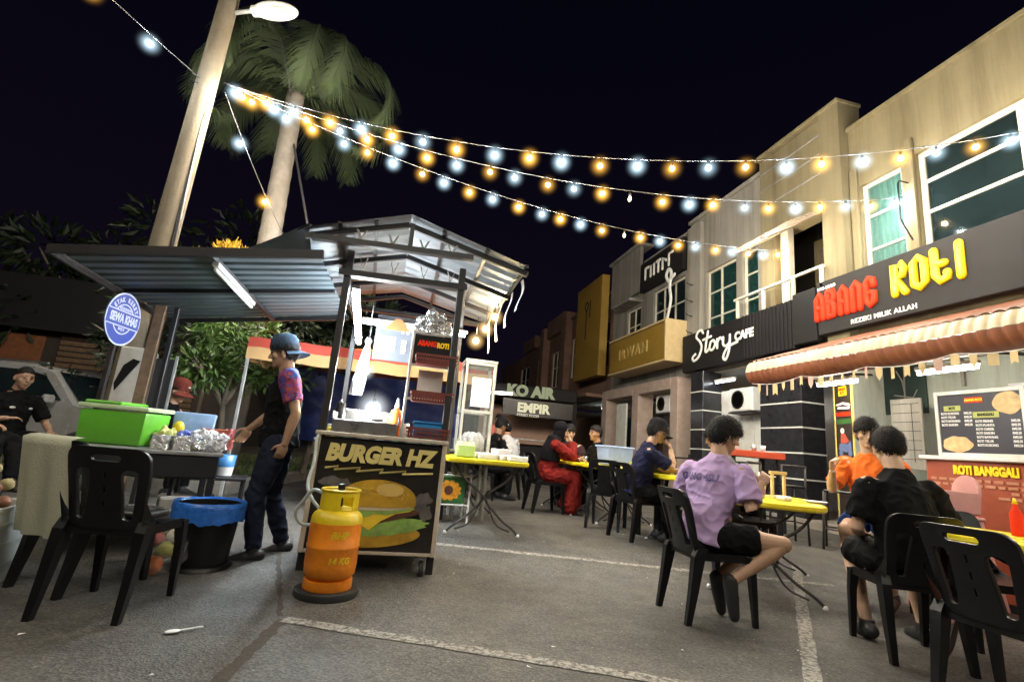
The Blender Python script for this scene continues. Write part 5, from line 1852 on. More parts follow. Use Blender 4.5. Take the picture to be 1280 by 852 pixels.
MB().lathe([(0.02, 0), (0.07, 0.012), (0.10, 0.05), (0.115, 0.055), (0.105, 0.06), (0.06, 0.03), (0.01, 0.015)], (0, 0, 0), 24, (0, PI / 2, 0)).build('bowl', M['steel'], t, smooth=True)

# cafe terrace: red bar table and black railing
t = thing('bar_table', 'long red bar table on black legs in front of the cafe columns', 'table', (5.0, 6.35, G(5, 6)))
mb = MB()
mb.box((0, 0, 1.09), (0.9, 0.4, 0.09), 0.008)
mb.build('tabletop', mat('bar_red', (0.55, 0.075, 0.03), 0.4, var=0.12), t)
for s in (-1, 1):
    mb = MB()
    mb.bar((s * 0.36, -0.15, 0), (s * 0.36, -0.15, 1.045), 0.04)
    mb.bar((s * 0.36, 0.15, 0), (s * 0.36, 0.15, 1.045), 0.04)
    mb.bar((s * 0.36, -0.15, 0.25), (s * 0.36, 0.15, 0.25), 0.03)
    mb.build('leg_frame', M['black_metal'], t)
for i, (x, c, l) in enumerate(((-0.25, 'white_plastic', 'white cup left on the red bar table'), (0.05, 'steel', 'steel tumbler in the middle of the red bar table'), (0.2, 'white_plastic', 'white paper cup at the right of the red bar table'))):
    q = thing('cup', l, 'cup', (5.0 + x, 6.3, G(5, 6) + 1.136))
    MB().lathe([(0.03, 0), (0.038, 0.09), (0.034, 0.09), (0.027, 0.006)], n=14).build('cup', M[c], q, smooth=True)
t = thing('metal_railing', 'black metal railing along the cafe walkway edge', 'railing', (5.8, 8.2, G(5, 8)))
mb = MB()
mb.bar((0, -1.6, 0.98), (0, 2.4, 0.98), 0.03)
mb.bar((0, -1.6, 0.55), (0, 2.4, 0.55), 0.025)
for i in range(9):
    mb.bar((0, -1.6 + i * 0.5, 0), (0, -1.6 + i * 0.5, 1.06 if i % 2 else 0.98), 0.03)
mb.build('rail', M['black_metal'], t)
for i, (x, y, rz) in enumerate(((4.55, 5.9, 20), (5.2, 5.85, -15), (5.65, 5.5, 40))):
    q = thing('metal_stool', ('grey metal frame stool left of', 'grey metal frame stool in front of', 'grey metal frame stool right of')[i] + ' the red bar table', 'stool', (x, y, G(x, y)), R(rz), 'metal stools at the red bar table')
    mb = MB()
    for sx in (-1, 1):
        mb.tube([(sx * 0.17, -0.17, 0), (sx * 0.15, -0.15, 0.7), (sx * 0.15, -0.16, 0.98)], 0.014, 8)
        mb.tube([(sx * 0.17, 0.17, 0), (sx * 0.15, 0.15, 0.7)], 0.014, 8)
        mb.tube([(sx * 0.165, -0.165, 0.25), (sx * 0.165, 0.165, 0.25)], 0.01, 8)
    mb.tube([(-0.15, -0.16, 0.97), (0.15, -0.16, 0.97)], 0.014, 8)
    mb.tube([(-0.165, 0.165, 0.25), (0.165, 0.165, 0.25)], 0.01, 8)
    mb.build('frame', M['dark_steel'], q, smooth=True)
    MB().box((0, 0, 0.71), (0.32, 0.32, 0.03), 0.01).build('seat', M['black_plastic'], q)

# things on the big yellow table
TZ = 0.750 + G(3, 4.2)
t = thing('drink_cup', 'printed paper cup with a thick white straw on the big yellow table', 'cup', (3.33, 4.07, TZ))
MB().lathe([(0.03, 0), (0.043, 0.12), (0.046, 0.124), (0.040, 0.124), (0.028, 0.005)], n=20).build('cup', M['white_plastic'], t, smooth=True)
MB().lathe([(0.0335, 0.03), (0.0405, 0.085)], n=20, cap=False).build('print_band', mat('cup_print', (0.35, 0.18, 0.45), 0.5, var=0.3), t, smooth=True)
MB().tube([(0.0, 0, 0.01), (-0.012, 0.01, 0.23)], 0.0075, 8).build('straw', M['white_plastic'], t, smooth=True)
t = thing('drink_glass', 'clear plastic cup of iced drink near the raised hand', 'glass', (3.11, 4.07, TZ))
MB().lathe([(0.032, 0), (0.045, 0.13), (0.042, 0.13), (0.03, 0.006)], n=20).build('cup', glass_mat('cup_clear', (0.7, 0.7, 0.72), 0.4), t, smooth=True)
MB().lathe([(0.029, 0.008), (0.038, 0.085)], n=20).build('drink', mat('iced_tea', (0.3, 0.15, 0.07), 0.3), t, smooth=True)
t = thing('table_stand', 'pale yellow wooden number stand on the big yellow table', 'stand', (3.67, 4.25, TZ), R(10))
M['pine'] = mat('pale_pine', (0.66, 0.5, 0.2), 0.5, var=0.12, scale=5)
mb = MB()
for s in (-1, 1):
    mb.box((s * 0.08, 0, 0.115), (0.025, 0.025, 0.23), 0.003)
mb.box((0, 0, 0.235), (0.22, 0.028, 0.03), 0.003)
mb.box((0, 0, 0.012), (0.22, 0.1, 0.024), 0.003)
mb.build('frame', M['pine'], t)
for i, (x, y, r, l) in enumerate(((3.35, 4.3, 0.1, 'white plate at the back of the big yellow table'), (3.8, 3.95, 0.1, 'white plate in front of the black T-shirted person'))):
    q = thing('plate', l, 'plate', (x, y, TZ))
    MB().lathe([(0.06, 0), (r, 0.014), (r - 0.004, 0.018), (0.05, 0.006), (0.01, 0.006)], n=28).build('dish', M['white_plastic'], q, smooth=True)
t = thing('tissue_pack', 'small white tissue pack lying on the big yellow table', 'tissue pack', (3.47, 3.95, TZ), R(25))
MB().box((0, 0, 0.02), (0.14, 0.08, 0.04), 0.01).build('pack', M['white_plastic'], t)
# clear bin on the far table
t = thing('storage_bin', 'big clear blue plastic bin on the far yellow table', 'storage bin', (3.16, 6.85, G(3, 6.8) + 0.76), R(10))
M['clear_blue'] = mat('clear_blue', (0.35, 0.45, 0.7), 0.2, var=0.12, alpha=0.72)
mb = MB()
mb.box((0, 0, 0.13), (0.44, 0.34, 0.26), 0.03, seg=2, taper=0.86)
mb.build('bin', M['clear_blue'], t, auto=40)
mb = MB()
mb.tube([(p[0], p[1], 0.262) for p in rrect(0.46, 0.36, 0.05)], 0.014, 8, closed=True)
mb.build('rim', M['clear_blue'], t, smooth=True)

# ------------------------------------------------------------------ far food truck
t = thing('food_truck', 'dark far food truck with lit counter and white letters EMPIR above', 'food truck', (4.15, 16.2, G(3, 16)), R(-4))
FT = 1.9
mb = MB()
mb.span((-1.6, 0.3, 0.5), (1.9, 2.3, 1.0), 0.04)
mb.span((-1.6, 2.1, 1.0), (1.9, 2.3, 2.9), 0.02)
mb.span((-1.6, 0.3, 2.55), (1.9, 2.3, 3.0), 0.04)
mb.span((-1.6, 0.3, 1.0), (-1.45, 2.1, 2.55))
mb.span((1.75, 0.3, 1.0), (1.9, 2.1, 2.55))
mb.build('body', M['black_panel'], t)
MB().span((-1.7, -0.1, 1.15), (1.9, 0.45, 1.2), 0.01).build('counter', M['steel'], t)
MB().span((-0.7, 0.22, 1.95), (1.75, 0.29, 2.5), 0.01).build('sign_board', M['board_black'], t)
txt('EMPIR', 0.42, frame((-0.2, 0.2, 2.22), (1, 0, 0), (0, 0, 1)), 'lettering', emit('sign_cream', (1, 0.92, 0.6), 0.8), t, 0.01, 0.02)
txt('STREET FOOD', 0.12, frame((-0.2, 0.2, 1.98), (1, 0, 0), (0, 0, 1)), 'lettering', M['letter_white'], t, 0.01, 0.004)
txt('KO AIR', 0.5, frame((-0.6, 0.26, 2.78), (1, 0, 0), (0, 0, 1)), 'lettering', emit('sign_lime', (0.95, 1.0, 0.6), 0.32), t, 0.02, 0.03)
MB().tube([(-1.5, 0.25, 2.62), (-0.4, 0.25, 2.66)], 0.05, 8).build('lamp', emit('truck_lamp', (1, 0.96, 0.92), 8), t, smooth=True)
MB().span((-1.4, 1.9, 1.05), (1.7, 2.08, 2.4)).build('inner_wall', mat('truck_inner', (0.35, 0.2, 0.14), 0.5), t)
for x in (-1.0, 1.3):
    MB().lathe([(0.1, -0.12), (0.33, -0.12), (0.36, -0.08), (0.36, 0.08), (0.33, 0.12), (0.1, 0.12)], (x, 0.45, 0.36), 24, (0, PI / 2, 0)).build('wheel', M['rubber'], t)

# small things on the other yellow tables
def cup_on(x, y, z, label, m='white_plastic', h=0.11, straw=True):
    q = thing('drink_cup', label, 'cup', (x, y, z))
    MB().lathe([(0.028, 0), (0.04, h), (0.037, h), (0.026, 0.005)], n=16).build('cup', M[m], q, smooth=True)
    if straw:
        MB().tube([(0, 0, 0.01), (0.02, 0.01, h + 0.09)], 0.005, 6).build('straw', M['red_letter'], q, smooth=True)


zt = 0.758
cup_on(3.62, 2.18, zt, 'white cup with red straw on the lower right yellow table')
cup_on(3.3, 5.15, G(3, 5.3) + zt, 'white cup with red straw beside the arms of the navy-shirted man')
cup_on(3.7, 5.45, G(3, 5.3) + zt, 'steel cup at the far side of the navy-shirted man\'s table', 'steel', 0.09, False)
cup_on(2.85, 7.75, G(3, 8) + zt, 'white cup with red straw in front of the woman in red')
cup_on(3.2, 8.05, G(3, 8) + zt, 'steel cup on the table of the woman in red', 'steel', 0.09, False)
q = thing('sauce_bottle', 'red sauce bottle on the lower right yellow table', 'bottle', (3.85, 2.45, zt))
MB().lathe([(0.03, 0), (0.033, 0.01), (0.033, 0.13), (0.014, 0.17), (0.012, 0.19)], n=16).build('bottle', M['red_letter'], q, smooth=True)
MB().lathe([(0.015, 0.19), (0.006, 0.225)], n=12).build('cap', M['yellow_letter'], q, smooth=True)
for i, (x, y, z, l) in enumerate(((3.45, 5.45, G(3, 5.3) + zt, 'white plate near the far edge of the navy-shirted man\'s table'), (2.95, 8.1, G(3, 8) + zt, 'white plate on the table of the woman in red'), (3.95, 2.2, zt, 'white plate at the far side of the lower right yellow table'))):
    q = thing('plate', l, 'plate', (x, y, z))
    MB().lathe([(0.06, 0), (0.1, 0.014), (0.096, 0.018), (0.05, 0.006), (0.01, 0.006)], n=24).build('dish', M['white_plastic'], q, smooth=True)
q = thing('tissue_box', 'pale green tissue box on the table with the clear bin', 'tissue box', (3.42, 6.7, G(3, 6.8) + zt), R(20))
MB().box((0, 0, 0.04), (0.2, 0.11, 0.08), 0.008).build('box', M['lime_print'], q)
MB().ell((0, 0, 0.09), (0.04, 0.02, 0.03), sub=2).build('tissue', M['white_plastic'], q, smooth=True)
# ------------------------------------------------------------------ people
def skin_mat(name, c):
    m = mat(name, c, 0.5, var=0.1, scale=12, bump=0.05, bscale=120)
    b = m.node_tree.nodes['Principled BSDF']
    b.inputs['Subsurface Weight'].default_value = 0.12
    b.inputs['Subsurface Radius'].default_value = (0.02, 0.008, 0.004)
    return m


SK = [skin_mat('skin_tan', (0.42, 0.25, 0.16)), skin_mat('skin_brown', (0.33, 0.18, 0.11)), skin_mat('skin_light', (0.50, 0.32, 0.22))]
HAIR = mat('hair_black', (0.009, 0.007, 0.007), 0.62, var=0.4, scale=50, bump=0.4, bscale=90, spec=0.25)
EYE = mat('eye_dark', (0.012, 0.01, 0.01), 0.2)
LIP = mat('lip', (0.26, 0.10, 0.08), 0.5)
SHOE = mat('shoe_black', (0.016, 0.016, 0.018), 0.5, var=0.3)
_clouds = bpy.data.textures.new('cloth_folds', 'CLOUDS')
_clouds.noise_scale = 0.11
_clouds.noise_depth = 1
_fine = bpy.data.textures.new('cloth_creases', 'MUSGRAVE')
_fine.noise_scale = 0.075
_fine.musgrave_type = 'RIDGED_MULTIFRACTAL'
_fine.octaves = 1.5


def remesh(mb, name, m, parent, voxel, smooth=4, disp=0.0, fac=0.5):
    me = mb.data('tmp')
    o = bpy.data.objects.new('tmp', me)
    col.objects.link(o)
    r = o.modifiers.new('r', 'REMESH')
    r.mode = 'VOXEL'
    r.voxel_size = voxel
    if smooth:
        s = o.modifiers.new('s', 'SMOOTH')
        s.iterations = smooth
        s.factor = fac
    if disp:
        d = o.modifiers.new('d', 'DISPLACE')
        d.texture = _clouds
        d.texture_coords = 'LOCAL'
        d.strength = disp
        d.mid_level = 0.5
        if disp > 0.015:
            d2 = o.modifiers.new('d2', 'DISPLACE')
            d2.texture = _fine
            d2.texture_coords = 'LOCAL'
            d2.strength = disp * 0.55
            d2.mid_level = 0.5
    dg = bpy.context.evaluated_depsgraph_get()
    dg.update()
    out = bpy.data.meshes.new_from_object(o.evaluated_get(dg))
    bpy.data.objects.remove(o)
    bpy.data.meshes.remove(me)
    out.name = name
    for p in out.polygons:
        p.use_smooth = True
    out.materials.clear()
    out.materials.append(m)
    q = bpy.data.objects.new(name, out)
    col.objects.link(q)
    q.parent = parent
    return q


def etube(mb, sec, n=20):
    """sections: (centre, rx, ry, right vector)"""
    vs, fs = [], []
    k = len(sec)
    cs = [Vector(s[0]) for s in sec]
    for i, (c, rx, ry, rt) in enumerate(sec):
        t = (cs[min(i + 1, k - 1)] - cs[max(i - 1, 0)]).normalized()
        r = Vector(rt)
        r = (r - t * r.dot(t)).normalized()
        f = t.cross(r)
        for j in range(n):
            a = 2 * PI * j / n
            vs.append(Vector(c) + r * math.cos(a) * rx + f * math.sin(a) * ry)
    for i in range(k - 1):
        for j in range(n):
            fs.append((i * n + j, i * n + (j + 1) % n, (i + 1) * n + (j + 1) % n, (i + 1) * n + j))
    fs.append(tuple(range(n - 1, -1, -1)))
    fs.append(tuple((k - 1) * n + j for j in range(n)))
    mb.add(vs, fs)


def hand(mb, w, d, n, side, curl, sc=1.0):
    d = Vector(d).normalized()
    n = Vector(n)
    n = (n - d * n.dot(d)).normalized()
    s = d.cross(n) * side          # thumb side
    Mx = Matrix((s, d, n)).transposed().to_4x4()
    Mx.translation = w + d * 0.05 * sc
    b = bmesh.new()
    bmesh.ops.create_icosphere(b, subdivisions=2, radius=1)
    for v in b.verts:
        v.co = Vector((v.co.x * 0.042, v.co.y * 0.052, v.co.z * 0.017)) * sc
    mb.bm(b, Mx)
    for k, (off, L) in enumerate(((0.030, 0.068), (0.0105, 0.078), (-0.0095, 0.072), (-0.029, 0.056))):
        p = w + (d * 0.085 + s * off) * sc
        a = curl * (0.8 + 0.08 * k)
        sp = s * off * 1.2
        d1 = (d * math.cos(a) + n * math.sin(a) + sp).normalized()
        d2 = (d * math.cos(a * 2.0) + n * math.sin(a * 2.0) + sp).normalized()
        d3 = (d * math.cos(a * 2.7) + n * math.sin(a * 2.7) + sp).normalized()
        q = p + d1 * L * 0.45 * sc
        r = q + d2 * L * 0.32 * sc
        e = r + d3 * L * 0.23 * sc
        mb.tube([p - d * 0.012 * sc, p, q, r, e, e + d3 * 0.006], [0.0092 * sc, 0.0092 * sc, 0.0085 * sc, 0.0078 * sc, 0.0068 * sc, 0.003], 8)
    p = w + (d * 0.025 + s * 0.03) * sc
    t1 = (d * 0.6 + s * 0.75 + n * 0.25).normalized()
    t2 = (d * 0.9 + s * 0.3 + n * (0.25 + 0.5 * math.sin(curl))).normalized()
    q = p + t1 * 0.038 * sc
    r = q + t2 * 0.036 * sc
    mb.tube([p - t1 * 0.01, p, q, r, r + t2 * 0.006], [0.013 * sc, 0.0125 * sc, 0.0105 * sc, 0.008 * sc, 0.003], 8)


def V(p):
    return Vector(p)


HAIR_STYLES = {
    # hairline heights (front, side, back) in head units and bulk
    'short': (0.05, -0.005, -0.06, 1.12, 0.10),
    'fringe': (0.03, -0.012, -0.075, 1.18, 0.14),
    'undercut': (0.04, 0.012, -0.05, 1.14, 0.14),
    'buzz': (0.055, 0.01, -0.06, 1.06, 0.02),
}


def person(label, loc, rz, p, skin=0, hair='short', shirt=None, pants=None, shoes=SHOE, face=True, voxel=0.006,
           long_pants=True, sleeve=0.55, hat=None, hijab=None, dress=None, sleeve_mat=None, cat='person', barefoot=False, group=None, loose=1.0):
    """p: joints in the figure's own frame, facing +Y, x to its right"""
    root = thing('person', label, cat, loc, rz, group)
    B = MB()
    pel, che, nek, head = V(p['pelvis']), V(p['chest']), V(p['neck']), V(p['head'])
    rt = V(p.get('right', (1, 0, 0))).normalized()
    rc = V(p.get('chest_right', rt)).normalized()
    wst = pel.lerp(che, 0.5) + V((0, -0.0, 0))
    etube(B, [(pel - (che - pel).normalized() * 0.1, 0.10, 0.08, rt), (pel, 0.158, 0.112, rt), (wst, 0.132, 0.10, rt), (che, 0.158, 0.112, rc), (che.lerp(nek, 0.55), 0.15, 0.095, rc), (che.lerp(nek, 0.9), 0.085, 0.065, rc), (nek, 0.055, 0.055, rc)])
    hy, hp, hr = p.get('head_rot', (0, 0, 0))     # yaw (left +), pitch (down +), roll
    HM = Matrix.Translation(head) @ Euler((R(-hp), R(hr), R(hy)), 'ZXY').to_matrix().to_4x4() if False else Matrix.Translation(head) @ Matrix.Rotation(R(hy), 4, 'Z') @ Matrix.Rotation(R(-hp), 4, 'X') @ Matrix.Rotation(R(hr), 4, 'Y')
    neck_top = HM @ V((0, -0.025, -0.07))
    B.cap(nek - V((0, 0, 0.03)), neck_top, 0.062, 0.058, 14)
    HM = HM @ Matrix.Diagonal((1.11, 1.09, 1.11, 1))
    hb = MB(HM)
    hb.ell((0, -0.008, 0.02), (0.074, 0.094, 0.095), sub=3)
    hb.ell((0, 0.018, -0.038), (0.056, 0.066, 0.072), sub=3)
    hb.ell((0, 0.055, -0.085), (0.030, 0.026, 0.022), sub=2)
    hb.tube([(0, 0.082, 0.012), (0, 0.098, -0.018), (0, 0.100, -0.030)], [0.009, 0.013, 0.015], 8)
    hb.ell((0.028, 0.071, 0.022), (0.026, 0.016, 0.010), sub=2)
    hb.ell((-0.028, 0.071, 0.022), (0.026, 0.016, 0.010), sub=2)
    hb.ell((0, 0.078, -0.058), (0.022, 0.012, 0.010), sub=2)
    for s in (-1, 1):
        hb.ell((s * 0.075, -0.012, -0.01), (0.012, 0.019, 0.032), (0, 0, R(-s * 18)), sub=2)
        hb.ell((s * 0.042, 0.05, -0.02), (0.024, 0.026, 0.026), sub=2)
    B.v += hb.v
    k = len(B.v) - len(hb.v)
    B.f += [tuple(i + k for i in f) for f in hb.f]
    arms = []
    for s, key in ((-1, 'l'), (1, 'r')):
        sh, el, wr = V(p[key + 'sh']), V(p[key + 'el']), V(p[key + 'wr'])
        B.cap(che.lerp(nek, 0.45) + rc * s * 0.08, sh, 0.062, 0.058, 12)
        B.tube([sh, sh.lerp(el, 0.35), el, el.lerp(wr, 0.3), wr, wr.lerp(el, -0.06)], [0.054, 0.050, 0.037, 0.041, 0.026, 0.026], 12)
        B.ell(sh, 0.054)
        hd = V(p.get(key + 'hd', wr - el)).normalized()
        hn = V(p.get(key + 'hn', (-s, 0, 0)))
        hand(B, wr, hd, hn, p.get(key + 'ts', 1), p.get(key + 'curl', 0.45))
        arms.append((sh, el, wr, s))
    legs = []
    for s, key in ((-1, 'l'), (1, 'r')):
        hp_, kn, an = V(p[key + 'hip']), V(p[key + 'kn']), V(p[key + 'an'])
        toe = V(p.get(key + 'toe', (0, 1, -0.12))).normalized()
        B.cap(hp_, hp_.lerp(kn, 0.15), 0.092, 0.088, 14)
        B.tube([hp_, hp_.lerp(kn, 0.3), hp_.lerp(kn, 0.8), kn, kn.lerp(an, 0.08), kn.lerp(an, 0.3), kn.lerp(an, 0.75), an], [0.09, 0.086, 0.062, 0.056, 0.053, 0.056, 0.038, 0.034], 14)
        B.ell(kn, 0.057)
        B.cap(an - toe * 0.03 + V((0, 0, -0.03)), an + toe * 0.14 + V((0, 0, -0.045)), 0.034, 0.028, 10)
        legs.append((hp_, kn, an, toe, s))
    remesh(B, 'body', SK[skin], root, voxel, 5)

    # ---- head details
    HT = lambda q: HM @ V(q)
    if hijab is None:
        f, sd, bk, bulk, nz_ = HAIR_STYLES[hair]
        b = bmesh.new()
        bmesh.ops.create_icosphere(b, subdivisions=5, radius=1)
        for v in b.verts:
            n = v.co.normalized()
            c = V((n.x * 0.074, n.y * 0.094 - 0.008, n.z * 0.095 + 0.02))
            fr = n.y
            line = sd + (f - sd) * max(0, fr) ** 0.8 + (bk - sd) * min(1.0, max(0, -fr) * 1.7) ** 0.7
            line += 0.012 * noise.noise(n * 9)
            m_ = (c.z - line) / 0.016
            m_ = max(0.0, min(1.0, m_))
            str_ = noise.noise(V((n.x * 13, n.y * 13, n.z * 3.5)))
            k = 0.88 + (bulk + 0.10 * max(0, n.z) * (bulk - 1) * 6 - 0.88 + nz_ * str_ * 0.6) * m_
            v.co = V((c.x * k, (c.y + 0.008) * k - 0.008, (c.z - 0.02) * k + 0.02))
        hm_ = MB(HM)
        rr_ = random.Random(len(label))
        tri_v = [v for v in b.verts if v.co.length > 0]
        pts_ = []
        for v in b.verts:
            n = v.co.normalized()
            base = V((n.x * 0.074, n.y * 0.094 - 0.008, n.z * 0.095 + 0.02))
            if (v.co - V((0, -0.008, 0.02))).length > (base - V((0, -0.008, 0.02))).length * 1.02:
                pts_.append(v.co.copy())
        hm_.bm(b)
        if bulk > 1.1 and pts_:
            cen = V((0, -0.008, 0.02))
            for i in range(1500 if voxel < 0.007 else 500):
                q = rr_.choice(pts_) * 1.0
                n = (q - cen).normalized()
                dn = (V((0, 0.25 if n.y > 0.2 else -0.25, -1)) + V((rr_.gauss(0, .35), rr_.gauss(0, .35), rr_.gauss(0, .25))))
                if n.z > 0.75:
                    dn += V((n.x * 2, n.y * 2 + 0.4, 0.4))
                tdir = (dn - n * dn.dot(n)).normalized() + n * rr_.uniform(-0.12, 0.10)
                L = rr_.uniform(0.02, 0.045)
                sd_ = tdir.cross(n).normalized() * rr_.uniform(0.0012, 0.0028)
                q = q + n * rr_.uniform(-0.004, 0.002) + V((rr_.gauss(0, .004), rr_.gauss(0, .004), rr_.gauss(0, .004)))
                mid = q + tdir * L * 0.55 + n * 0.004
                hm_.add([q - sd_, q + sd_, mid + sd_ * .8, mid - sd_ * .8, q + tdir * L - n * 0.004], [(0, 1, 2, 3), (3, 2, 4)])
        hm_.build('hair', HAIR, root, smooth=True)
    if face:
        for s in (-1, 1):
            e = MB(HM)
            e.ell((s * 0.030, 0.079, 0.006), (0.0125, 0.006, 0.0058), (0, 0, R(-s * 14)), sub=2)
            e.build('eye', EYE, root, smooth=True)
            e = MB(HM)
            e.tube([(s * 0.014, 0.088, 0.027), (s * 0.030, 0.086, 0.032), (s * 0.048, 0.073, 0.026)], [0.003, 0.004, 0.002], 6)
            e.build('eyebrow', HAIR, root, smooth=True)
        e = MB(HM)
        e.ell((0, 0.086, -0.058), (0.021, 0.006, 0.0055), sub=2)
        e.build('mouth', LIP, root, smooth=True)
    if hat == 'bucket_back' or hat == 'cap' or hat == 'cap_back':
        hm, label_ = p['hat_mat'], None
        b = MB(HM)
        prof = [(0.088, -0.012), (0.091, 0.03), (0.086, 0.075), (0.068, 0.108), (0.035, 0.124), (0.004, 0.127)]
        b.lathe([(r * 1.0, z + 0.03) for r, z in prof], (0, -0.008, 0), 28)
        b.v = [tuple(HM @ V(((HM.inverted() @ V(q)).x * 0.92, (HM.inverted() @ V(q)).y * 1.15, (HM.inverted() @ V(q)).z))) for q in b.v]
        hh = b.build('hat', hm, root, auto=50)
        sg = -1 if hat != 'cap' else 1
        br = MB(HM)
        def bf(u, v, dz=0):
            a = (u - 0.5) * (2.5 if hat != 'bucket_back' else 3.0)
            r = 0.098 + v * 0.088 * math.cos(a * (0.62 if hat != 'bucket_back' else 0.55))
            return (r * math.sin(a) * 0.86, sg * (r * math.cos(a)) - 0.004, 0.024 - 0.03 * v - 0.018 * abs(math.sin(a)) + dz)
        br.sheet(None, 16, 4, lambda u, v: bf(u, v))
        br.sheet(None, 16, 4, lambda u, v: bf(1 - u, v, -0.005))
        br.sheet(None, 16, 1, lambda u, v: bf(1 - u, 1, -0.005 * v))
        br.build('brim', hm, hh, smooth=True)
        if hat == 'cap':
            MB(HM).ell((0.012, 0.098, 0.075), (0.024, 0.006, 0.010)).build('cap_emblem', M['letter_white'], hh, smooth=True)
    if hijab is not None:
        b = MB(HM)
        b.ell((0, -0.018, 0.022), (0.092, 0.108, 0.11), sub=3)
        b.ell((0, -0.02, -0.05), (0.092, 0.09, 0.09), sub=3)
        c = MB()
        c.add(b.v, b.f)
        back = HM @ V((0, -0.03, -0.10))
        etube(c, [(HM @ V((0, -0.015, -0.06)), 0.09, 0.085, rc), (back, 0.10, 0.085, rc), (nek + V((0, -0.02, -0.02)), 0.17, 0.12, rc), (che + V((0, -0.02, 0.03)), 0.20, 0.155, rc), (che + V((0, -0.03, -0.1)), 0.20, 0.16, rc)])
        hj = remesh(c, 'headscarf', hijab, root, 0.009, 4, 0.012)
        # open the scarf over the face
        b2 = bmesh.new()
        b2.from_mesh(hj.data)
        HI = HM.inverted()
        dead = [v for v in b2.verts if ((HI @ v.co).x / 0.055) ** 2 + (((HI @ v.co).z + 0.012) / 0.078) ** 2 < 1 and (HI @ v.co).y > 0.02]
        bmesh.ops.delete(b2, geom=dead, context='VERTS')
        b2.to_mesh(hj.data)
        b2.free()
    # ---- clothes
    if shirt is not None:
        S_ = MB()
        lo = pel + (pel - che).normalized() * p.get('hem', 0.07)
        L_ = loose
        etube(S_, [(lo, 0.183 * L_, 0.148, rt), (pel, 0.180 * L_, 0.143, rt), (wst, 0.162 * L_, 0.133, rt), (che, 0.182 * L_, 0.138, rc), (che.lerp(nek, 0.5), 0.176, 0.118, rc), (che.lerp(nek, 0.85), 0.105, 0.085, rc), (che.lerp(nek, 0.99), 0.07, 0.068, rc), (nek + (nek - che).normalized() * 0.012, 0.066, 0.066, rc)], 28)
        for sh, el, wr, s in arms:
            S_.cap(che.lerp(nek, 0.42) + rc * s * 0.07, sh, 0.074, 0.062, 14)
            if sleeve_mat is None or s > 0:
                end = sh.lerp(el, sleeve * 1.55) if sleeve < 1 else wr
                if sleeve < 1:
                    S_.tube([sh, sh.lerp(end, 0.5), end], [0.069, 0.072 * L_, 0.076 * L_], 16)
                else:
                    S_.tube([sh, sh.lerp(el, 0.5), el, el.lerp(wr, 0.5), el.lerp(wr, 0.93)], [0.077, 0.07, 0.058, 0.052, 0.04], 16)
        remesh(S_, 'shirt', shirt, root, max(0.008, voxel * 1.4), 5, 0.024)
        if sleeve_mat is not None:
            for sh, el, wr, s in arms:
                if s < 0:
                    q = MB()
                    e_ = sh.lerp(el, sleeve * 1.55)
                    q.cap(sh + V((0.03, 0, 0.012)), sh, 0.080, 0.084, 16)
                    q.tube([sh, sh.lerp(e_, 0.5), e_], [0.084, 0.080, 0.074], 16)
                    remesh(q, 'sleeve', sleeve_mat, root, 0.008, 4, 0.016)
    if pants is not None:
        S_ = MB()
        etube(S_, [(pel + (che - pel).normalized() * 0.08, 0.155, 0.118, rt), (pel, 0.170, 0.130, rt), (pel - (che - pel).normalized() * 0.06, 0.165, 0.125, rt), (pel - (che - pel).normalized() * 0.11, 0.12, 0.09, rt)], 24)
        for hp_, kn, an, toe, s in legs:
            S_.ell(hp_, 0.105)
            if long_pants:
                S_.tube([hp_, hp_.lerp(kn, 0.4), kn, kn.lerp(an, 0.3), kn.lerp(an, 0.95)], [0.106, 0.099, 0.074, 0.072, 0.058], 16)
                S_.ell(kn, 0.074)
            else:
                q = hp_.lerp(kn, p.get('short_len', 0.72))
                S_.tube([hp_, hp_.lerp(q, 0.5), q], [0.108, 0.106, 0.098], 16)
        remesh(S_, 'trousers' if long_pants else 'shorts', pants, root, max(0.008, voxel * 1.4), 4, 0.020)
    if dress is not None:
        S_ = MB()
        hk = (legs[0][1] + legs[1][1]) / 2
        ha = (legs[0][2] + legs[1][2]) / 2
        etube(S_, [(pel, 0.19, 0.15, rt), (wst, 0.165, 0.14, rt), (che, 0.18, 0.14, rc), (che.lerp(nek, 0.5), 0.175, 0.12, rc), (che.lerp(nek, 0.95), 0.08, 0.075, rc)], 24)
        etube(S_, [(pel + V((0, -0.06, 0)), 0.19, 0.12, rt), (pel.lerp(hk, 0.5), 0.20, 0.11, rt), (hk, 0.18, 0.10, rt)], 24)
        etube(S_, [(hk + V((0, -0.05, 0.06)), 0.17, 0.12, rt), (hk.lerp(ha, 0.5), 0.185, 0.15, rt), (ha + V((0, 0, 0.0)), 0.21, 0.18, rt)], 24)
        for sh, el, wr, s in arms:
            S_.cap(che.lerp(nek, 0.42) + rc * s * 0.07, sh, 0.085, 0.078, 14)
            S_.tube([sh, sh.lerp(el, 0.5), el, el.lerp(wr, 0.5), el.lerp(wr, 0.95)], [0.077, 0.073, 0.066, 0.064, 0.062], 16)
        for hp_, kn, an, toe, s in legs:
            S_.cap(hp_, kn, 0.125, 0.105, 14)
            S_.cap(kn, an, 0.105, 0.10, 14)
        remesh(S_, 'dress', dress, root, 0.01, 5, 0.028)
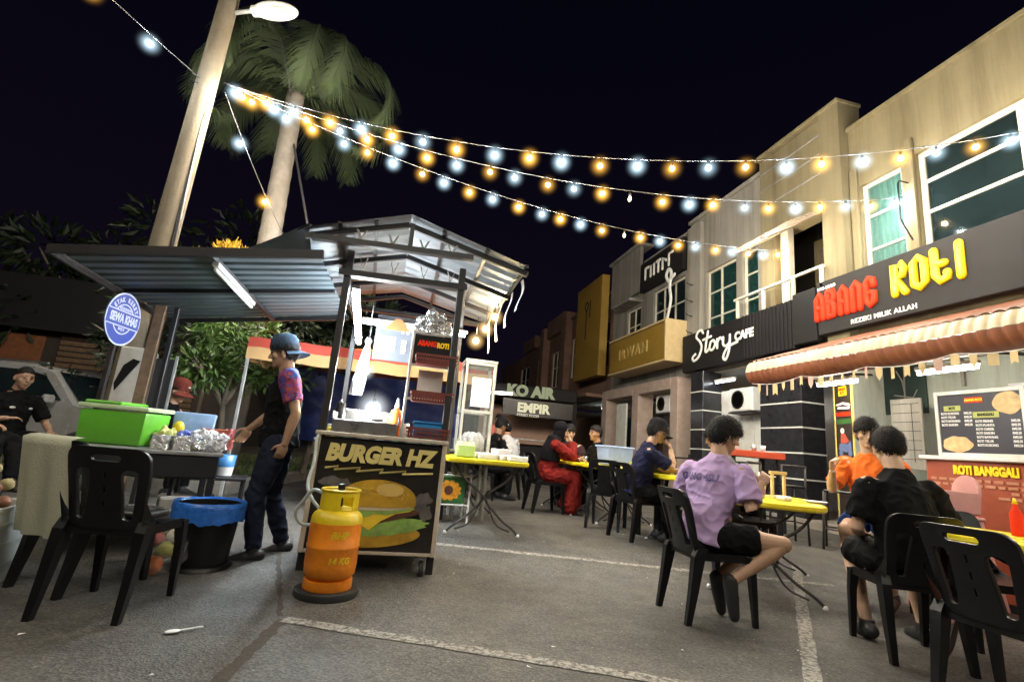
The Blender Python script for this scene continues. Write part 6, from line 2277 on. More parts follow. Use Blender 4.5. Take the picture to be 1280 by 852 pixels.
    if not barefoot:
        for hp_, kn, an, toe, s in legs:
            q = MB()
            up = V((0, 0, 1))
            q.cap(an - toe * 0.045 + V((0, 0, -0.035)), an + toe * 0.06 + V((0, 0, -0.04)), 0.046, 0.045, 14)
            q.cap(an + toe * 0.05 + V((0, 0, -0.042)), an + toe * 0.155 + V((0, 0, -0.052)), 0.045, 0.034, 14)
            q.tube([an + V((0, 0, -0.03)), an + V((0, 0, 0.03))], [0.048, 0.044], 14)
            remesh(q, 'shoe', shoes, root, 0.006, 4)
    return root


def cloth(name, c, var=0.12, rough=0.9):
    return mat(name, c, rough, var=var, scale=6, bump=0.25, bscale=14, spec=0.15)


BLACK = cloth('cloth_black', (0.0045, 0.0045, 0.0055), 0.3)
NAVY = cloth('cloth_navy', (0.011, 0.012, 0.035), 0.25)
DENIM = cloth('cloth_denim', (0.014, 0.017, 0.032), 0.3)
LILAC = cloth('cloth_lilac', (0.40, 0.28, 0.48), 0.08)
ORANGE = cloth('cloth_orange', (0.72, 0.15, 0.025), 0.08)
RED = cloth('cloth_red', (0.16, 0.012, 0.010), 0.2)
GREY = cloth('cloth_grey', (0.12, 0.12, 0.13), 0.2)
BLUE = cloth('cloth_blue', (0.018, 0.045, 0.16), 0.15)
PALE = cloth('cloth_pale', (0.4, 0.4, 0.42), 0.1)
HATBLUE = cloth('hat_denim', (0.06, 0.095, 0.15), 0.2)
HATBLACK = cloth('hat_black', (0.006, 0.006, 0.008), 0.2)
SCARF = cloth('scarf_black', (0.004, 0.0035, 0.006), 0.25)


def sleeve_print():
    m, nt, b = _nodes('printed_sleeve')
    N, L = nt.nodes, nt.links
    tc = N.new('ShaderNodeTexCoord')
    n = N.new('ShaderNodeTexNoise')
    n.inputs['Scale'].default_value = 11
    n.inputs['Detail'].default_value = 3
    L.new(tc.outputs['Object'], n.inputs['Vector'])
    r = N.new('ShaderNodeValToRGB')
    r.color_ramp.interpolation = 'EASE'
    e = r.color_ramp.elements
    e[0].position = 0.38
    e[0].color = (0.02, 0.05, 0.26, 1)
    e[1].position = 0.64
    e[1].color = (0.40, 0.07, 0.03, 1)
    for p_, c in ((0.44, (0.10, 0.04, 0.22)), (0.48, (0.015, 0.02, 0.10)), (0.53, (0.34, 0.03, 0.05)), (0.58, (0.10, 0.05, 0.24))):
        q = e.new(p_)
        q.color = (*c, 1)
    L.new(n.outputs['Fac'], r.inputs['Fac'])
    L.new(r.outputs['Color'], b.inputs['Base Color'])
    b.inputs['Roughness'].default_value = 0.8
    return m


def seated(lean=0.08, seat=0.47, twist=0, **kw):
    c = math.cos(R(twist))
    s = math.sin(R(twist))
    rcv = (c, s, 0)
    z = seat
    d = dict(pelvis=(0, -0.02, z + 0.09), chest=(0, -0.02 + lean * 0.6, z + 0.38), neck=(0, -0.02 + lean, z + 0.625), head=(0, lean + 0.03, z + 0.772),
             chest_right=rcv,
             lsh=(-0.198 * c, lean * 0.85 - 0.03 - 0.198 * s, z + 0.525), rsh=(0.198 * c, lean * 0.85 - 0.03 + 0.198 * s, z + 0.525),
             lel=(-0.25, lean * 0.8 + 0.05, z + 0.26), rel=(0.25, lean * 0.8 + 0.05, z + 0.26),
             lwr=(-0.15, lean + 0.28, z + 0.22), rwr=(0.15, lean + 0.28, z + 0.22),
             lhip=(-0.095, 0.0, z + 0.07), rhip=(0.095, 0.0, z + 0.07),
             lkn=(-0.12, 0.42, z + 0.06), rkn=(0.12, 0.42, z + 0.06),
             lan=(-0.13, 0.38, 0.09), ran=(0.13, 0.38, 0.09), lhn=(0, 0, -1), rhn=(0, 0, -1))
    d.update(kw)
    return d


# standing man walking past the cart, facing -X (profile to the left of the picture)
W_ = dict(pelvis=(0, 0.0, 0.93), chest=(0, 0.02, 1.22), neck=(0, 0.035, 1.455), head=(0, 0.09, 1.615), head_rot=(-6, 10, 0),
          lsh=(-0.19, 0.0, 1.40), rsh=(0.19, 0.03, 1.40), lel=(-0.25, -0.10, 1.14), rel=(0.25, 0.10, 1.15), lwr=(-0.235, -0.06, 0.895), rwr=(0.235, 0.27, 0.985),
          lhd=(0.15, 0.25, -1), rhd=(0, 0.45, -0.9), lhn=(1, 0.2, 0), rhn=(-1, 0, 0), lts=-1, rts=1, lcurl=0.55, rcurl=0.5,
          lhip=(-0.095, 0, 0.90), rhip=(0.095, 0, 0.90), lkn=(-0.10, 0.09, 0.50), rkn=(0.11, 0.0, 0.50), lan=(-0.10, 0.04, 0.085), ran=(0.13, -0.14, 0.10), rtoe=(0.1, 1, -0.25), hat_mat=HATBLUE)
person('man walking left in a backward blue cap, dark T-shirt with printed sleeve and navy trousers', (-0.88, 4.45, 0), R(90 + 6), W_, 0, 'short', BLACK, DENIM, sleeve_mat=sleeve_print(), hat='cap_back', voxel=0.0055, sleeve=0.46)

# lilac T-shirt, seen from behind, leaning to the table on the right
P_ = seated(0.14, 0.46, 34, head=(-0.01, 0.17, 1.238), head_rot=(-6, 16, 4), neck=(0, 0.12, 1.085),
            rel=(0.26, 0.19, 0.735), rwr=(0.17, 0.33, 0.915), rhd=(-0.2, 0.65, 0.75), rhn=(-0.8, 0.3, -0.3), rts=1, rcurl=0.7,
            lel=(-0.31, 0.0, 0.76), lwr=(-0.24, 0.22, 0.70), lts=-1, short_len=0.62,
            rhip=(0.1, 0.02, 0.54), rkn=(0.24, 0.44, 0.535), ran=(0.19, 0.08, 0.27), rtoe=(0.1, 0.1, -1),
            lkn=(-0.06, 0.46, 0.53), lan=(-0.03, 0.12, 0.24), ltoe=(0, 0.2, -1))
person('person in a lilac T-shirt and black shorts seen from behind at the big yellow table', (2.25, 3.33, 0), R(-93), P_, 0, 'fringe', LILAC, BLACK, long_pants=False, voxel=0.0055, sleeve=0.5, loose=1.08, shoes=mat('high_shoe', (0.012, 0.011, 0.012), 0.6))
LP = [o for o in scene.objects if o.get('label', '').startswith('person in a lilac')][0]
_o = txt('GANG 4SU', 0.066, frame((0.01, -0.06, 0.93), (0.83, 0.56, 0), (0, 0.12, 1)), 'shirt_print', mat('shirt_print', (0.12, 0.08, 0.2), 0.8), LP, 0.0, 0.004, align='CENTER', sx=0.95)
_sh = [c for c in LP.children if c.name.startswith('shirt') and not c.name.startswith('shirt_print')][0]
from mathutils.bvhtree import BVHTree
def drape(o, target, direction, off=0.004):
    bvh = BVHTree.FromPolygons([v.co.copy() for v in target.data.vertices], [tuple(p.vertices) for p in target.data.polygons])
    d = Vector(direction).normalized()
    b = bmesh.new()
    b.from_mesh(o.data)
    bmesh.ops.subdivide_edges(b, edges=b.edges[:], cuts=1)
    for v in b.verts:
        h = bvh.ray_cast(v.co - d * 0.5, d)
        if h[0] is not None:
            v.co = h[0] - d * off
    b.to_mesh(o.data)
    b.free()
drape(_o, _sh, (-0.56, 0.83, 0))

# black T-shirt, back to the camera
P_ = seated(0.10, 0.46, 4, head=(0.0, 0.15, 1.238), head_rot=(-4, 14, 0),
            lel=(-0.275, 0.04, 0.70), lwr=(-0.16, 0.24, 0.66), rel=(0.30, 0.10, 0.735), rwr=(0.33, 0.34, 0.74), lts=-1,
            lkn=(-0.16, 0.4, 0.53), lan=(-0.16, 0.22, 0.09), rkn=(0.2, 0.4, 0.53), ran=(0.22, 0.3, 0.09), short_len=0.9)
person('person in a black T-shirt with back to the camera at lower right', (3.27, 2.68, 0), R(-22), P_, 2, 'undercut', BLACK, BLACK, long_pants=False, voxel=0.0055, sleeve=0.5, loose=1.08, face=True)

# orange T-shirt, facing the camera across the table
P_ = seated(0.10, 0.62, 0, head=(0.0, 0.14, 1.41), head_rot=(18, 10, 0), lel=(-0.28, 0.12, 0.90), lwr=(-0.16, 0.38, 0.84),
            rel=(0.27, 0.24, 0.90), rwr=(0.21, 0.44, 1.06), rhd=(0, 0.3, 1), rhn=(-1, 0.2, 0), rts=1, rcurl=0.9,
            lkn=(-0.12, 0.46, 0.60), rkn=(0.13, 0.48, 0.60), lan=(-0.12, 0.22, 0.11), ran=(0.13, 0.16, 0.11))
person('person in an orange T-shirt and blue shorts facing the camera behind the black T-shirt', (4.2, 3.72, 0), R(122), P_, 2, 'fringe', ORANGE, BLUE, long_pants=False, voxel=0.006, sleeve=0.5, shoes=mat('sandal', (0.05, 0.03, 0.02), 0.7))

# navy T-shirt and cap, hand at the mouth
P_ = seated(0.16, 0.46, -6, head=(0.0, 0.22, 1.225), head_rot=(6, 14, 0), hat_mat=HATBLACK,
            rel=(0.2, 0.36, 0.82), rwr=(0.08, 0.36, 1.03), rhd=(-0.45, -0.1, 0.9), rhn=(-0.5, -0.8, 0.1), rts=1, rcurl=0.8,
            lel=(-0.26, 0.36, 0.80), lwr=(0.0, 0.50, 0.80), lhd=(1, 0.25, 0), lhn=(0, 0, -1), lts=-1, lcurl=0.35,
            lan=(-0.13, 0.3, 0.09), ran=(0.14, 0.3, 0.09))
person('man in navy T-shirt and black cap resting his chin on his hand', (2.83, 5.5, G(2.8, 5.5)), R(-104), P_, 0, 'short', NAVY, BLACK, hat='cap', voxel=0.0065, sleeve=0.5)

# woman in red with a black headscarf
P_ = seated(0.14, 0.46, 0, head=(0, 0.19, 1.21), head_rot=(-4, 8, 0), rel=(0.22, 0.36, 0.82), rwr=(0.10, 0.34, 1.03), rhd=(-0.3, -0.3, 0.9), rhn=(-0.4, -0.9, 0.1), rts=1, rcurl=0.6,
            lel=(-0.24, 0.34, 0.80), lwr=(-0.05, 0.50, 0.80), lts=-1)
person('woman in a long red dress and black headscarf sitting at a yellow table', (2.32, 7.4, G(2, 7.4)), R(-98), P_, 0, 'short', None, None, hijab=SCARF, dress=RED, voxel=0.0075)

# others at the far tables
def mid(label, x, y, rz, p, **kw):
    return person(label, (x, y, G(x, y)), R(rz), p, voxel=0.0085, **kw)


mid('dark shirted person facing the camera across the far yellow table', 3.08, 8.62, 165, seated(0.14, 0.46, 0, head_rot=(10, 10, 0), lel=(-0.25, 0.3, 0.8), rel=(0.25, 0.3, 0.8), lwr=(-0.05, 0.45, 0.8), rwr=(0.08, 0.42, 0.8)), skin=2, hair='fringe', shirt=cloth('cloth_maroon', (0.03, 0.014, 0.018), 0.2), pants=BLACK)
mid('person in black with dark hair hidden behind the clear plastic bin', 3.42, 7.9, 100, seated(0.12, 0.46), skin=1, hair='short', shirt=BLACK, pants=BLACK)
mid('grey shirted person mostly hidden behind the lilac T-shirt', 3.98, 5.25, 62, seated(0.22, 0.46, head_rot=(10, 20, 0)), skin=1, hair='fringe', shirt=GREY, pants=BLACK)
mid('person in a black cap and black shirt bending over behind the packed table', 1.62, 8.6, -70, seated(0.2, 0.46, head_rot=(0, 20, 0), hat_mat=HATBLACK), skin=1, hair='short', shirt=BLACK, pants=BLACK, hat='cap')
mid('person in a grey backed jacket leaning over a far table beside the woman in red', 2.22, 9.2, 20, seated(0.3, 0.46, head_rot=(30, 20, 0)), skin=1, hair='short', shirt=PALE, pants=BLACK)
mid('person standing at the far food truck counter in a pink shirt', 2.75, 13.6, 200, dict(W_, head_rot=(0, 5, 0), hat_mat=HATBLACK), skin=1, hair='short', shirt=cloth('cloth_pink', (0.5, 0.16, 0.13), 0.15), pants=BLACK)
mid('man in black polo shirt with two pale badges sitting at far left', -4.28, 6.95, -122, seated(0.0, 0.42, 0, head=(0.0, 0.05, 1.18), head_rot=(-6, 6, 0), rel=(0.3, 0.06, 0.68), rwr=(0.16, 0.26, 0.72), rhd=(-1, 0.2, 0.1), lel=(-0.3, 0.1, 0.68), lwr=(-0.22, 0.36, 0.6), lkn=(-0.16, 0.46, 0.5), lan=(-0.2, 0.75, 0.09), rkn=(0.14, 0.48, 0.48), ran=(0.2, 0.7, 0.09)), skin=0, hair='buzz', shirt=BLACK, pants=BLACK)
LP = [o for o in scene.objects if o.get('label', '').startswith('man in black polo')][0]
for s_, w_ in ((-1, 0.02), (1, 0.03)):
    MB().ell((s_ * 0.085, 0.158, 0.84), (w_, 0.006, 0.014), (R(-8), 0, 0)).build('badge', M['letter_white'], LP, smooth=True)
mid('person in a dark blue shirt cut by the left edge of the picture', -4.15, 5.85, -60, seated(0.05, 0.45), skin=1, hair='short', shirt=cloth('cloth_bluegrey', (0.03, 0.05, 0.09), 0.2), pants=BLACK)
mid('person in a reddish brown cap crouching behind the side table', -2.72, 6.75, -100, seated(0.15, 0.42, head_rot=(0, 14, 0), hat_mat=cloth('hat_brown', (0.16, 0.035, 0.025))), skin=0, hair='short', shirt=BLACK, pants=BLACK, hat='cap')
# ------------------------------------------------------------------ street lamp pole
t = thing('street_lamp', 'tall pale concrete lamp pole with an unlit oval lamp head', 'street lamp', (-3.2, 6.84, G(0, 6)))
n = 30
MB().tube([(0.006 * i, -0.0013 * i, 0.0 + 8.4 * i / n) for i in range(n + 1)], [0.165 - 0.055 * i / n for i in range(n + 1)], 24).build('pole', M['concrete'], t, smooth=True)
MB().tube([(0.16, -0.02, 6.52), (0.45, -0.08, 6.60), (0.56, -0.10, 6.60)], 0.028, 10).build('arm', M['galv'], t, smooth=True)
hd = MB(TRS((0.80, -0.15, 6.62), (R(-12), R(-5), R(-12))))
hd.ell((0, 0, 0.03), (0.32, 0.14, 0.07), sub=3)
hd.box((-0.26, 0, 0.02), (0.16, 0.14, 0.09), 0.02)
h_ = hd.build('lamp_head', M['white_paint'], t, smooth=True)
ln = MB(TRS((0.80, -0.15, 6.62), (R(-12), R(-5), R(-12))))
ln.ell((0.05, 0, -0.012), (0.20, 0.105, 0.055), sub=3)
ln.build('lens', mat('lamp_lens', (0.62, 0.6, 0.52), 0.15, var=0.1), h_, smooth=True)
for z in (5.28, 5.36):
    MB().tube([(0.04 + 0.135 * math.cos(a), -0.01 + 0.135 * math.sin(a), z + 0.03 * math.sin(a * 2)) for a in [2 * PI * k / 24 for k in range(24)]], 0.008, 6, closed=True).build('tie_wire', M['black_metal'], t, smooth=True)
MB().tube([(0.20, -0.09, 0.0), (0.20, -0.09, 3.0), (0.19, -0.085, 4.2), (0.19, -0.08, 5.3)], 0.024, 8).build('conduit', M['black_metal'], t, smooth=True)
MB().tube([(0.235, -0.11, 2.2), (0.22, -0.11, 4.0), (0.2, -0.1, 5.25)], 0.012, 8).build('cable', M['steel'], t, smooth=True)
MB().tube([(0.1, 0, 6.9), (-0.2, -0.02, 6.82), (-0.35, -0.05, 6.95), (-0.4, -0.05, 7.4)], 0.008, 6).build('cable', M['black_metal'], t, smooth=True)

t = thing('meter_box', 'white electric meter box with a black mark strapped to the concrete pole', 'meter box', (-2.86, 6.25, 1.1))
MB().box((0, 0, 0.32), (0.26, 0.16, 0.62), 0.015).build('box', M['white_paint'], t)
MB().prism([(-0.09, 0.12), (0.09, 0.46), (0.02, 0.48), (-0.06, 0.40), (-0.11, 0.2)], 0.004, frame((0, -0.084, 0.02), (1, 0, 0), (0, 0, 1))).build('black_mark', M['black_panel'], t)
MB().bar((0.08, 0, -1.0), (0.08, 0, 0.01), 0.05).build('stand', M['galv'], t)
t = thing('notice_panel', 'grey metal panel standing beside the white meter box', 'panel', (-2.6, 6.35, 0.9))
MB().box((0, 0, 0.45), (0.2, 0.03, 0.6), 0.006).build('panel', M['dark_panel'], t)
mb = MB()
mb.box((-0.105, 0, 0.2), (0.02, 0.034, 1.2))
mb.box((0.105, 0, 0.2), (0.02, 0.034, 1.2))
mb.build('frame', M['galv'], t)

# round blue parking sign
t = thing('parking_sign', 'round blue and white sign reading SEWA KHAS on a dark post', 'sign', (-2.74, 5.55, 0.15), R(84))
t.scale = (0.92, 0.92, 0.92)
M['sign_blue'] = mat('sign_blue', (0.055, 0.085, 0.36), 0.4, var=0.06)
M['sign_white'] = mat('sign_white', (0.62, 0.64, 0.78), 0.4, var=0.03)
MB().bar((0, 0.02, -0.16), (0, 0.02, 1.70), 0.045).build('post', M['dark_steel'], t)
SZ = 1.92
SP = lambda x, z, d: frame((x, -0.008 - d, SZ + z), (1, 0, 0), (0, 0, 1))
mb = MB()
add_mesh(mb, plate([circ(0.285, 48)], 0.01), SP(0, 0, 0))
mb.build('disc', M['sign_blue'], t)
mb = MB()
for r0_, r1_ in ((0.285, 0.268), (0.165, 0.152)):
    add_mesh(mb, plate([circ(r0_, 48), circ(r1_, 48)], 0.004), SP(0, 0, 0.006))
mb.build('ring', M['sign_white'], t)
mb = MB()
mb.box((0, -0.0175, SZ), (0.535, 0.004, 0.15))
mb.build('band', M['sign_blue'], t)
mb = MB()
for z in (-0.08, 0.08):
    mb.box((0, -0.0195, SZ + z), (0.535, 0.004, 0.012))
mb.build('band_line', M['sign_white'], t)
txt('SEWA KHAS', 0.125, SP(0, -0.002, 0.014), 'lettering', M['sign_white'], t, 0.001, 0.006, align='CENTER', sx=0.66)
txt('KEGUNAAN', 0.045, SP(0, 0.108, 0.008), 'lettering', M['sign_white'], t, 0.001, 0.001, align='CENTER', sx=0.8)
txt('MAJLIS', 0.045, SP(0, -0.108, 0.008), 'lettering', M['sign_white'], t, 0.001, 0.001, align='CENTER', sx=0.8)
s_ = 'LETAK KERETA'
for i, ch in enumerate(s_):
    a = R(158 - 136 * i / (len(s_) - 1))
    if ch != ' ':
        m_ = SP(0.21 * math.cos(a), 0.21 * math.sin(a), 0.008) @ Matrix.Rotation(a - PI / 2, 4, 'Z')
        txt(ch, 0.07, m_, 'lettering', M['sign_white'], t, 0.001, 0.003, align='CENTER', sx=0.85)

# ------------------------------------------------------------------ vegetation
def leaf_cloud(center, radii, n, size, name, m, parent, droop=0.2, seed=1, up=False, dens=None):
    rnd = random.Random(seed)
    mb = MB()
    c = Vector(center)
    clumps = [(Vector((rnd.gauss(0, 0.5) * radii[0], rnd.gauss(0, 0.5) * radii[1], rnd.gauss(0.05, 0.45) * radii[2])), rnd.uniform(0.25, 0.5)) for _ in range(max(6, n // 110))]
    for i in range(n):
        cc, cr_ = rnd.choice(clumps)
        d = Vector((rnd.gauss(0, 1), rnd.gauss(0, 1), rnd.gauss(0, 1))).normalized()
        p = c + cc + Vector((d.x * radii[0], d.y * radii[1], d.z * radii[2])) * cr_ * rnd.uniform(0.5, 1.0)
        dr = (d + Vector((0, 0, (1.6 if up else -droop)))).normalized()
        dr = (dr + Vector((rnd.gauss(0, .35), rnd.gauss(0, .35), rnd.gauss(0, .35)))).normalized()
        sd = dr.cross(Vector((rnd.gauss(0, 1), rnd.gauss(0, 1), rnd.gauss(0, 1)))).normalized()
        L = size * rnd.uniform(0.7, 1.3)
        w = L * (0.2 if not up else 0.13)
        nn = dr.cross(sd) * L * 0.12
        mb.add([p, p + dr * L * 0.45 + sd * w + nn, p + dr * L, p + dr * L * 0.45 - sd * w + nn, p + dr * L * 0.45], [(0, 1, 4), (1, 2, 4), (2, 3, 4), (3, 0, 4)])
    return mb.build(name, m, parent)


def limb_set(base, tips, r, name, m, parent, seed=0):
    rnd = random.Random(seed)
    mb = MB()
    for k, tp in enumerate(tips):
        a, b = Vector(base), Vector(tp)
        mid = a.lerp(b, 0.5) + Vector((rnd.uniform(-.1, .1), rnd.uniform(-.1, .1), 0.12))
        q = catmull([a, mid, b], 6)
        mb.tube(q, [r * (1 - 0.75 * i / (len(q) - 1)) for i in range(len(q))], 7)
    return mb.build(name, m, parent, smooth=True)


def broad_tree(label, loc, h, radii, n, size, m, seed, r=0.06, name='leafy_tree', group=None):
    t = thing(name, label, 'tree', loc, 0, group)
    rnd = random.Random(seed)
    MB().tube(catmull([Vector((0, 0, 0)), Vector((0.05, 0.02, h * 0.3)), Vector((0.0, 0.0, h * 0.62))], 6), [r * (1 - 0.4 * i / 12) for i in range(13)], 10).build('trunk', M['bark'], t, smooth=True)
    tips = [(rnd.uniform(-1, 1) * radii[0] * 0.8, rnd.uniform(-1, 1) * radii[1] * 0.8, h + rnd.uniform(-0.5, 0.6) * radii[2]) for _ in range(7)]
    limb_set((0, 0, h * 0.6), tips, r * 0.6, 'limbs', M['bark'], t, seed)
    leaf_cloud((0, 0, h), radii, n, size, 'crown', m, t, seed=seed)
    return t


broad_tree('bright green broad leaved tree lit by the stall lamps under the awning edge', (-2.35, 7.7, 0.25), 1.65, (0.85, 0.7, 0.55), 3000, 0.12, M['green_leaf'], 4)
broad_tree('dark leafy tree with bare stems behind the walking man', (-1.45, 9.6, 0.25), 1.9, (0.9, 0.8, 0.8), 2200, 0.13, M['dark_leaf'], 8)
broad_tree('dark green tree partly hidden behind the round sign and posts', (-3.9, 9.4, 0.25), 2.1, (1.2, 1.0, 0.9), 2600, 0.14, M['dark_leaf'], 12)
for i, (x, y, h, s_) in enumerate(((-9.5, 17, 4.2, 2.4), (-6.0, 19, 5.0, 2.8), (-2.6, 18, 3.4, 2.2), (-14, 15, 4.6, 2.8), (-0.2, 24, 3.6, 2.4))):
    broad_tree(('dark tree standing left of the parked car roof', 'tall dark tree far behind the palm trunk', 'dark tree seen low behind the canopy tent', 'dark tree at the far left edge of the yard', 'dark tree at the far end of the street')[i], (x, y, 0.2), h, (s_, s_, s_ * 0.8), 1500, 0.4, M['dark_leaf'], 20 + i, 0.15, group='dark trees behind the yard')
# upright yellow shrub tree above the awning
t = thing('croton_tree', 'tree with upright yellow leaves showing above the dark awning', 'tree', (-3.05, 8.9, 0.25))
MB().tube([(0, 0, 0), (0.03, 0, 1.6), (0, 0, 3.3)], [0.05, 0.04, 0.025], 8).build('trunk', M['bark'], t, smooth=True)
leaf_cloud((0, 0, 3.42), (0.42, 0.4, 0.30), 900, 0.16, 'crown', M['yellow_leaf'], t, seed=3, up=True)

# palm
t = thing('palm_tree', 'tall palm with a pale trunk and drooping fronds behind the lamp pole', 'palm tree', (-2.5, 8.75, 0.25))
mb = MB()
n = 46
mb.tube([(0.03 * math.sin(i * 0.08), 0, 6.7 * i / n) for i in range(n + 1)], [(0.205 - 0.06 * i / n) * (1.0 + (0.05 if i % 2 else 0)) for i in range(n + 1)], 18)
mb.build('trunk', mat('palm_trunk', (0.115, 0.10, 0.085), 0.9, var=0.2, scale=5, bump=0.4, bscale=16, dirt=0.3), t, smooth=True)
M['palm_leaf'] = mat('palm_leaf', (0.010, 0.019, 0.002), 0.85, var=0.45, scale=2.5)


def frond(L, droop, seed):
    rnd = random.Random(seed)
    mb = MB()
    pts = []
    p = Vector((0, 0, 0))
    a = R(58)
    n = 26
    for i in range(n + 1):
        pts.append(p.copy())
        p = p + Vector((math.cos(a), 0, math.sin(a))) * L / n
        a -= droop * (0.6 + 1.1 * i / n) / n
    mb.tube(pts, [0.028 * (1 - 0.9 * i / n) + 0.003 for i in range(n + 1)], 6)
    for i in range(3, n + 1):
        for k in range(5):
            f = k / 5
            q = pts[i - 1].lerp(pts[i], f)
            tdir = (pts[i] - pts[i - 1]).normalized()
            u = (i + f) / (n + 1)
            ln_ = 0.62 * math.sin(PI * min(1, 0.16 + 0.84 * u)) ** 0.7 * (1 if u < 0.85 else 1.0) + 0.08
            for s in (-1, 1):
                d = (tdir * 0.75 + Vector((0, s * 0.85, 0)) + Vector((0, 0, -0.25 + rnd.uniform(-0.2, 0.15)))).normalized()
                l = ln_ * rnd.uniform(0.75, 1.1)
                m1 = q + d * l * 0.5 + Vector((0, 0, -0.05 * l))
                m2 = q + d * l * 0.92 + Vector((0, 0, -0.42 * l))
                w = tdir * 0.017
                mb.add([q - w, q + w, m1 + w, m1 - w, m2], [(0, 1, 2, 3), (3, 2, 4)])
    return mb.data('frond')


fr = [frond(3.0, 2.9, 1), frond(3.1, 3.5, 2), frond(2.6, 2.2, 3), frond(3.2, 3.9, 4)]
for f in fr:
    f.materials.append(M['palm_leaf'])
random.seed(31)
for i in range(12):
    o = bpy.data.objects.new('frond', fr[(3, 1, 3, 0)[i % 4]])
    col.objects.link(o)
    o.parent = t
    o.location = (0.06 * math.sin(i * 0.5), 0.05, 6.6 + 0.012 * i)
    o.rotation_euler = (R(random.uniform(-8, 8)), R(random.uniform(-6, 16) - i * 0.7), R(i * 137.5 + 12))
for k, (a, b) in enumerate((((0.05, 0, 5.9), (0.75, -0.6, 3.9)), ((-0.02, 0, 6.4), (-0.3, -1.2, 7.6)))):
    MB().tube([a, b], 0.02, 6).build('prop_pole', M['black_metal'], t)

# ------------------------------------------------------------------ parked car
t = thing('parked_car', 'white sport utility car parked behind the seated man in the black polo', 'car', (-5.75, 10.2, 0.0), R(-14))
M['car_white'] = mat('car_paint', (0.26, 0.26, 0.26), 0.25, var=0.05, dirt=0.1)
side = [(-2.2, 0.35), (-2.25, 0.75), (-2.15, 1.0), (-1.95, 1.08), (-1.6, 1.58), (-1.3, 1.68), (0.3, 1.66), (0.65, 1.58), (1.15, 1.1), (1.9, 0.98), (2.15, 0.8), (2.2, 0.4), (1.8, 0.3), (-1.8, 0.3)]
mb = MB()
vs, fs = [], []
ny = [(-0.9, 0.0), (-0.84, 1.0), (0.84, 1.0), (0.9, 0.0)]
k = len(side)
ysec = [-0.88, -0.80, 0.80, 0.88]
for j, y in enumerate(ysec):
    for x, z in side:
        inset = 0.14 * max(0, (z - 1.0) / 0.7)
        sc_y = y * (1 - inset)
        zz = z if j in (1, 2) else (z - 0.04 if z > 0.6 else z + 0.03)
        vs.append((x, sc_y, zz))
for j in range(3):
    for i in range(k):
        fs.append((j * k + i, j * k + (i + 1) % k, (j + 1) * k + (i + 1) % k, (j + 1) * k + i))
fs.append(tuple(range(k - 1, -1, -1)))
fs.append(tuple(3 * k + i for i in range(k)))
mb.add(vs, fs)
mb.build('body', M['car_white'], t, auto=35)
for s in (-1, 1):
    q = [(-1.7, 1.12), (-1.45, 1.5), (-1.25, 1.57), (0.25, 1.55), (0.55, 1.48), (0.95, 1.12)]
    vs = [(x, s * (0.885 - 0.14 * 0.88 * max(0, (z - 1.0) / 0.7)), z) for x, z in q]
    MB().add(vs, [tuple(range(len(q)))]).build('side_window', M['dark_glass'], t)
    MB().box((0.85, s * 0.98, 1.12), (0.1, 0.18, 0.14), 0.03).build('wing_mirror', M['car_white'], t)
    MB().ell((2.1, s * 0.62, 0.78), (0.1, 0.2, 0.09), sub=2).build('headlight', M['white_plastic'], t, smooth=True)
    for x in (-1.35, 1.38):
        w = MB().lathe([(0.22, -0.1), (0.31, -0.1), (0.34, -0.06), (0.34, 0.06), (0.31, 0.1), (0.22, 0.1)], (x, s * 0.82, 0.34), 24, (PI / 2, 0, 0)).build('wheel', M['rubber'], t, auto=40)
        MB().lathe([(0.02, -0.09), (0.22, -0.09), (0.22, 0.09), (0.02, 0.09)], (x, s * 0.83, 0.34), 20, (PI / 2, 0, 0)).build('rim', M['steel'], w, auto=40)
MB().add([(0.66, -0.72, 1.55), (1.16, -0.78, 1.11), (1.16, 0.78, 1.11), (0.66, 0.72, 1.55)], [(0, 1, 2, 3)], TRS((0.012, 0, 0.014))).build('windscreen', M['dark_glass'], t)
MB().box((-0.5, 0.55, 1.70), (1.6, 0.04, 0.04), 0.01).build('roof_rail', M['steel'], t)
MB().box((-0.5, -0.55, 1.70), (1.6, 0.04, 0.04), 0.01).build('roof_rail', M['steel'], t)

# dim building behind the car
t = thing('back_building', 'dim brown building with a louvred shutter behind the parked car', 'building', (-10, 15.5, 0))
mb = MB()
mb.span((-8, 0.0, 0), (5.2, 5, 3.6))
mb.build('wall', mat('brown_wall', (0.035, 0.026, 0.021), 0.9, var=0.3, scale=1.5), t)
MB().bar((-8.3, -0.5, 3.62), (5.5, -0.5, 3.62), 0.1, 1.4).build('roof', M['beam'], t)
mb = MB()
for i in range(18):
    mb.box((2.8, -0.03, 0.3 + i * 0.15), (3.4, 0.05, 0.11), 0.01, rot=(R(20), 0, 0))
mb.build('louvred_shutter', M['wood'], t)
MB().box((0.3, -0.05, 2.0), (0.9, 0.08, 1.6), 0.01).build('orange_panel', mat('orange_panel', (0.18, 0.065, 0.025), 0.7, var=0.3), t)

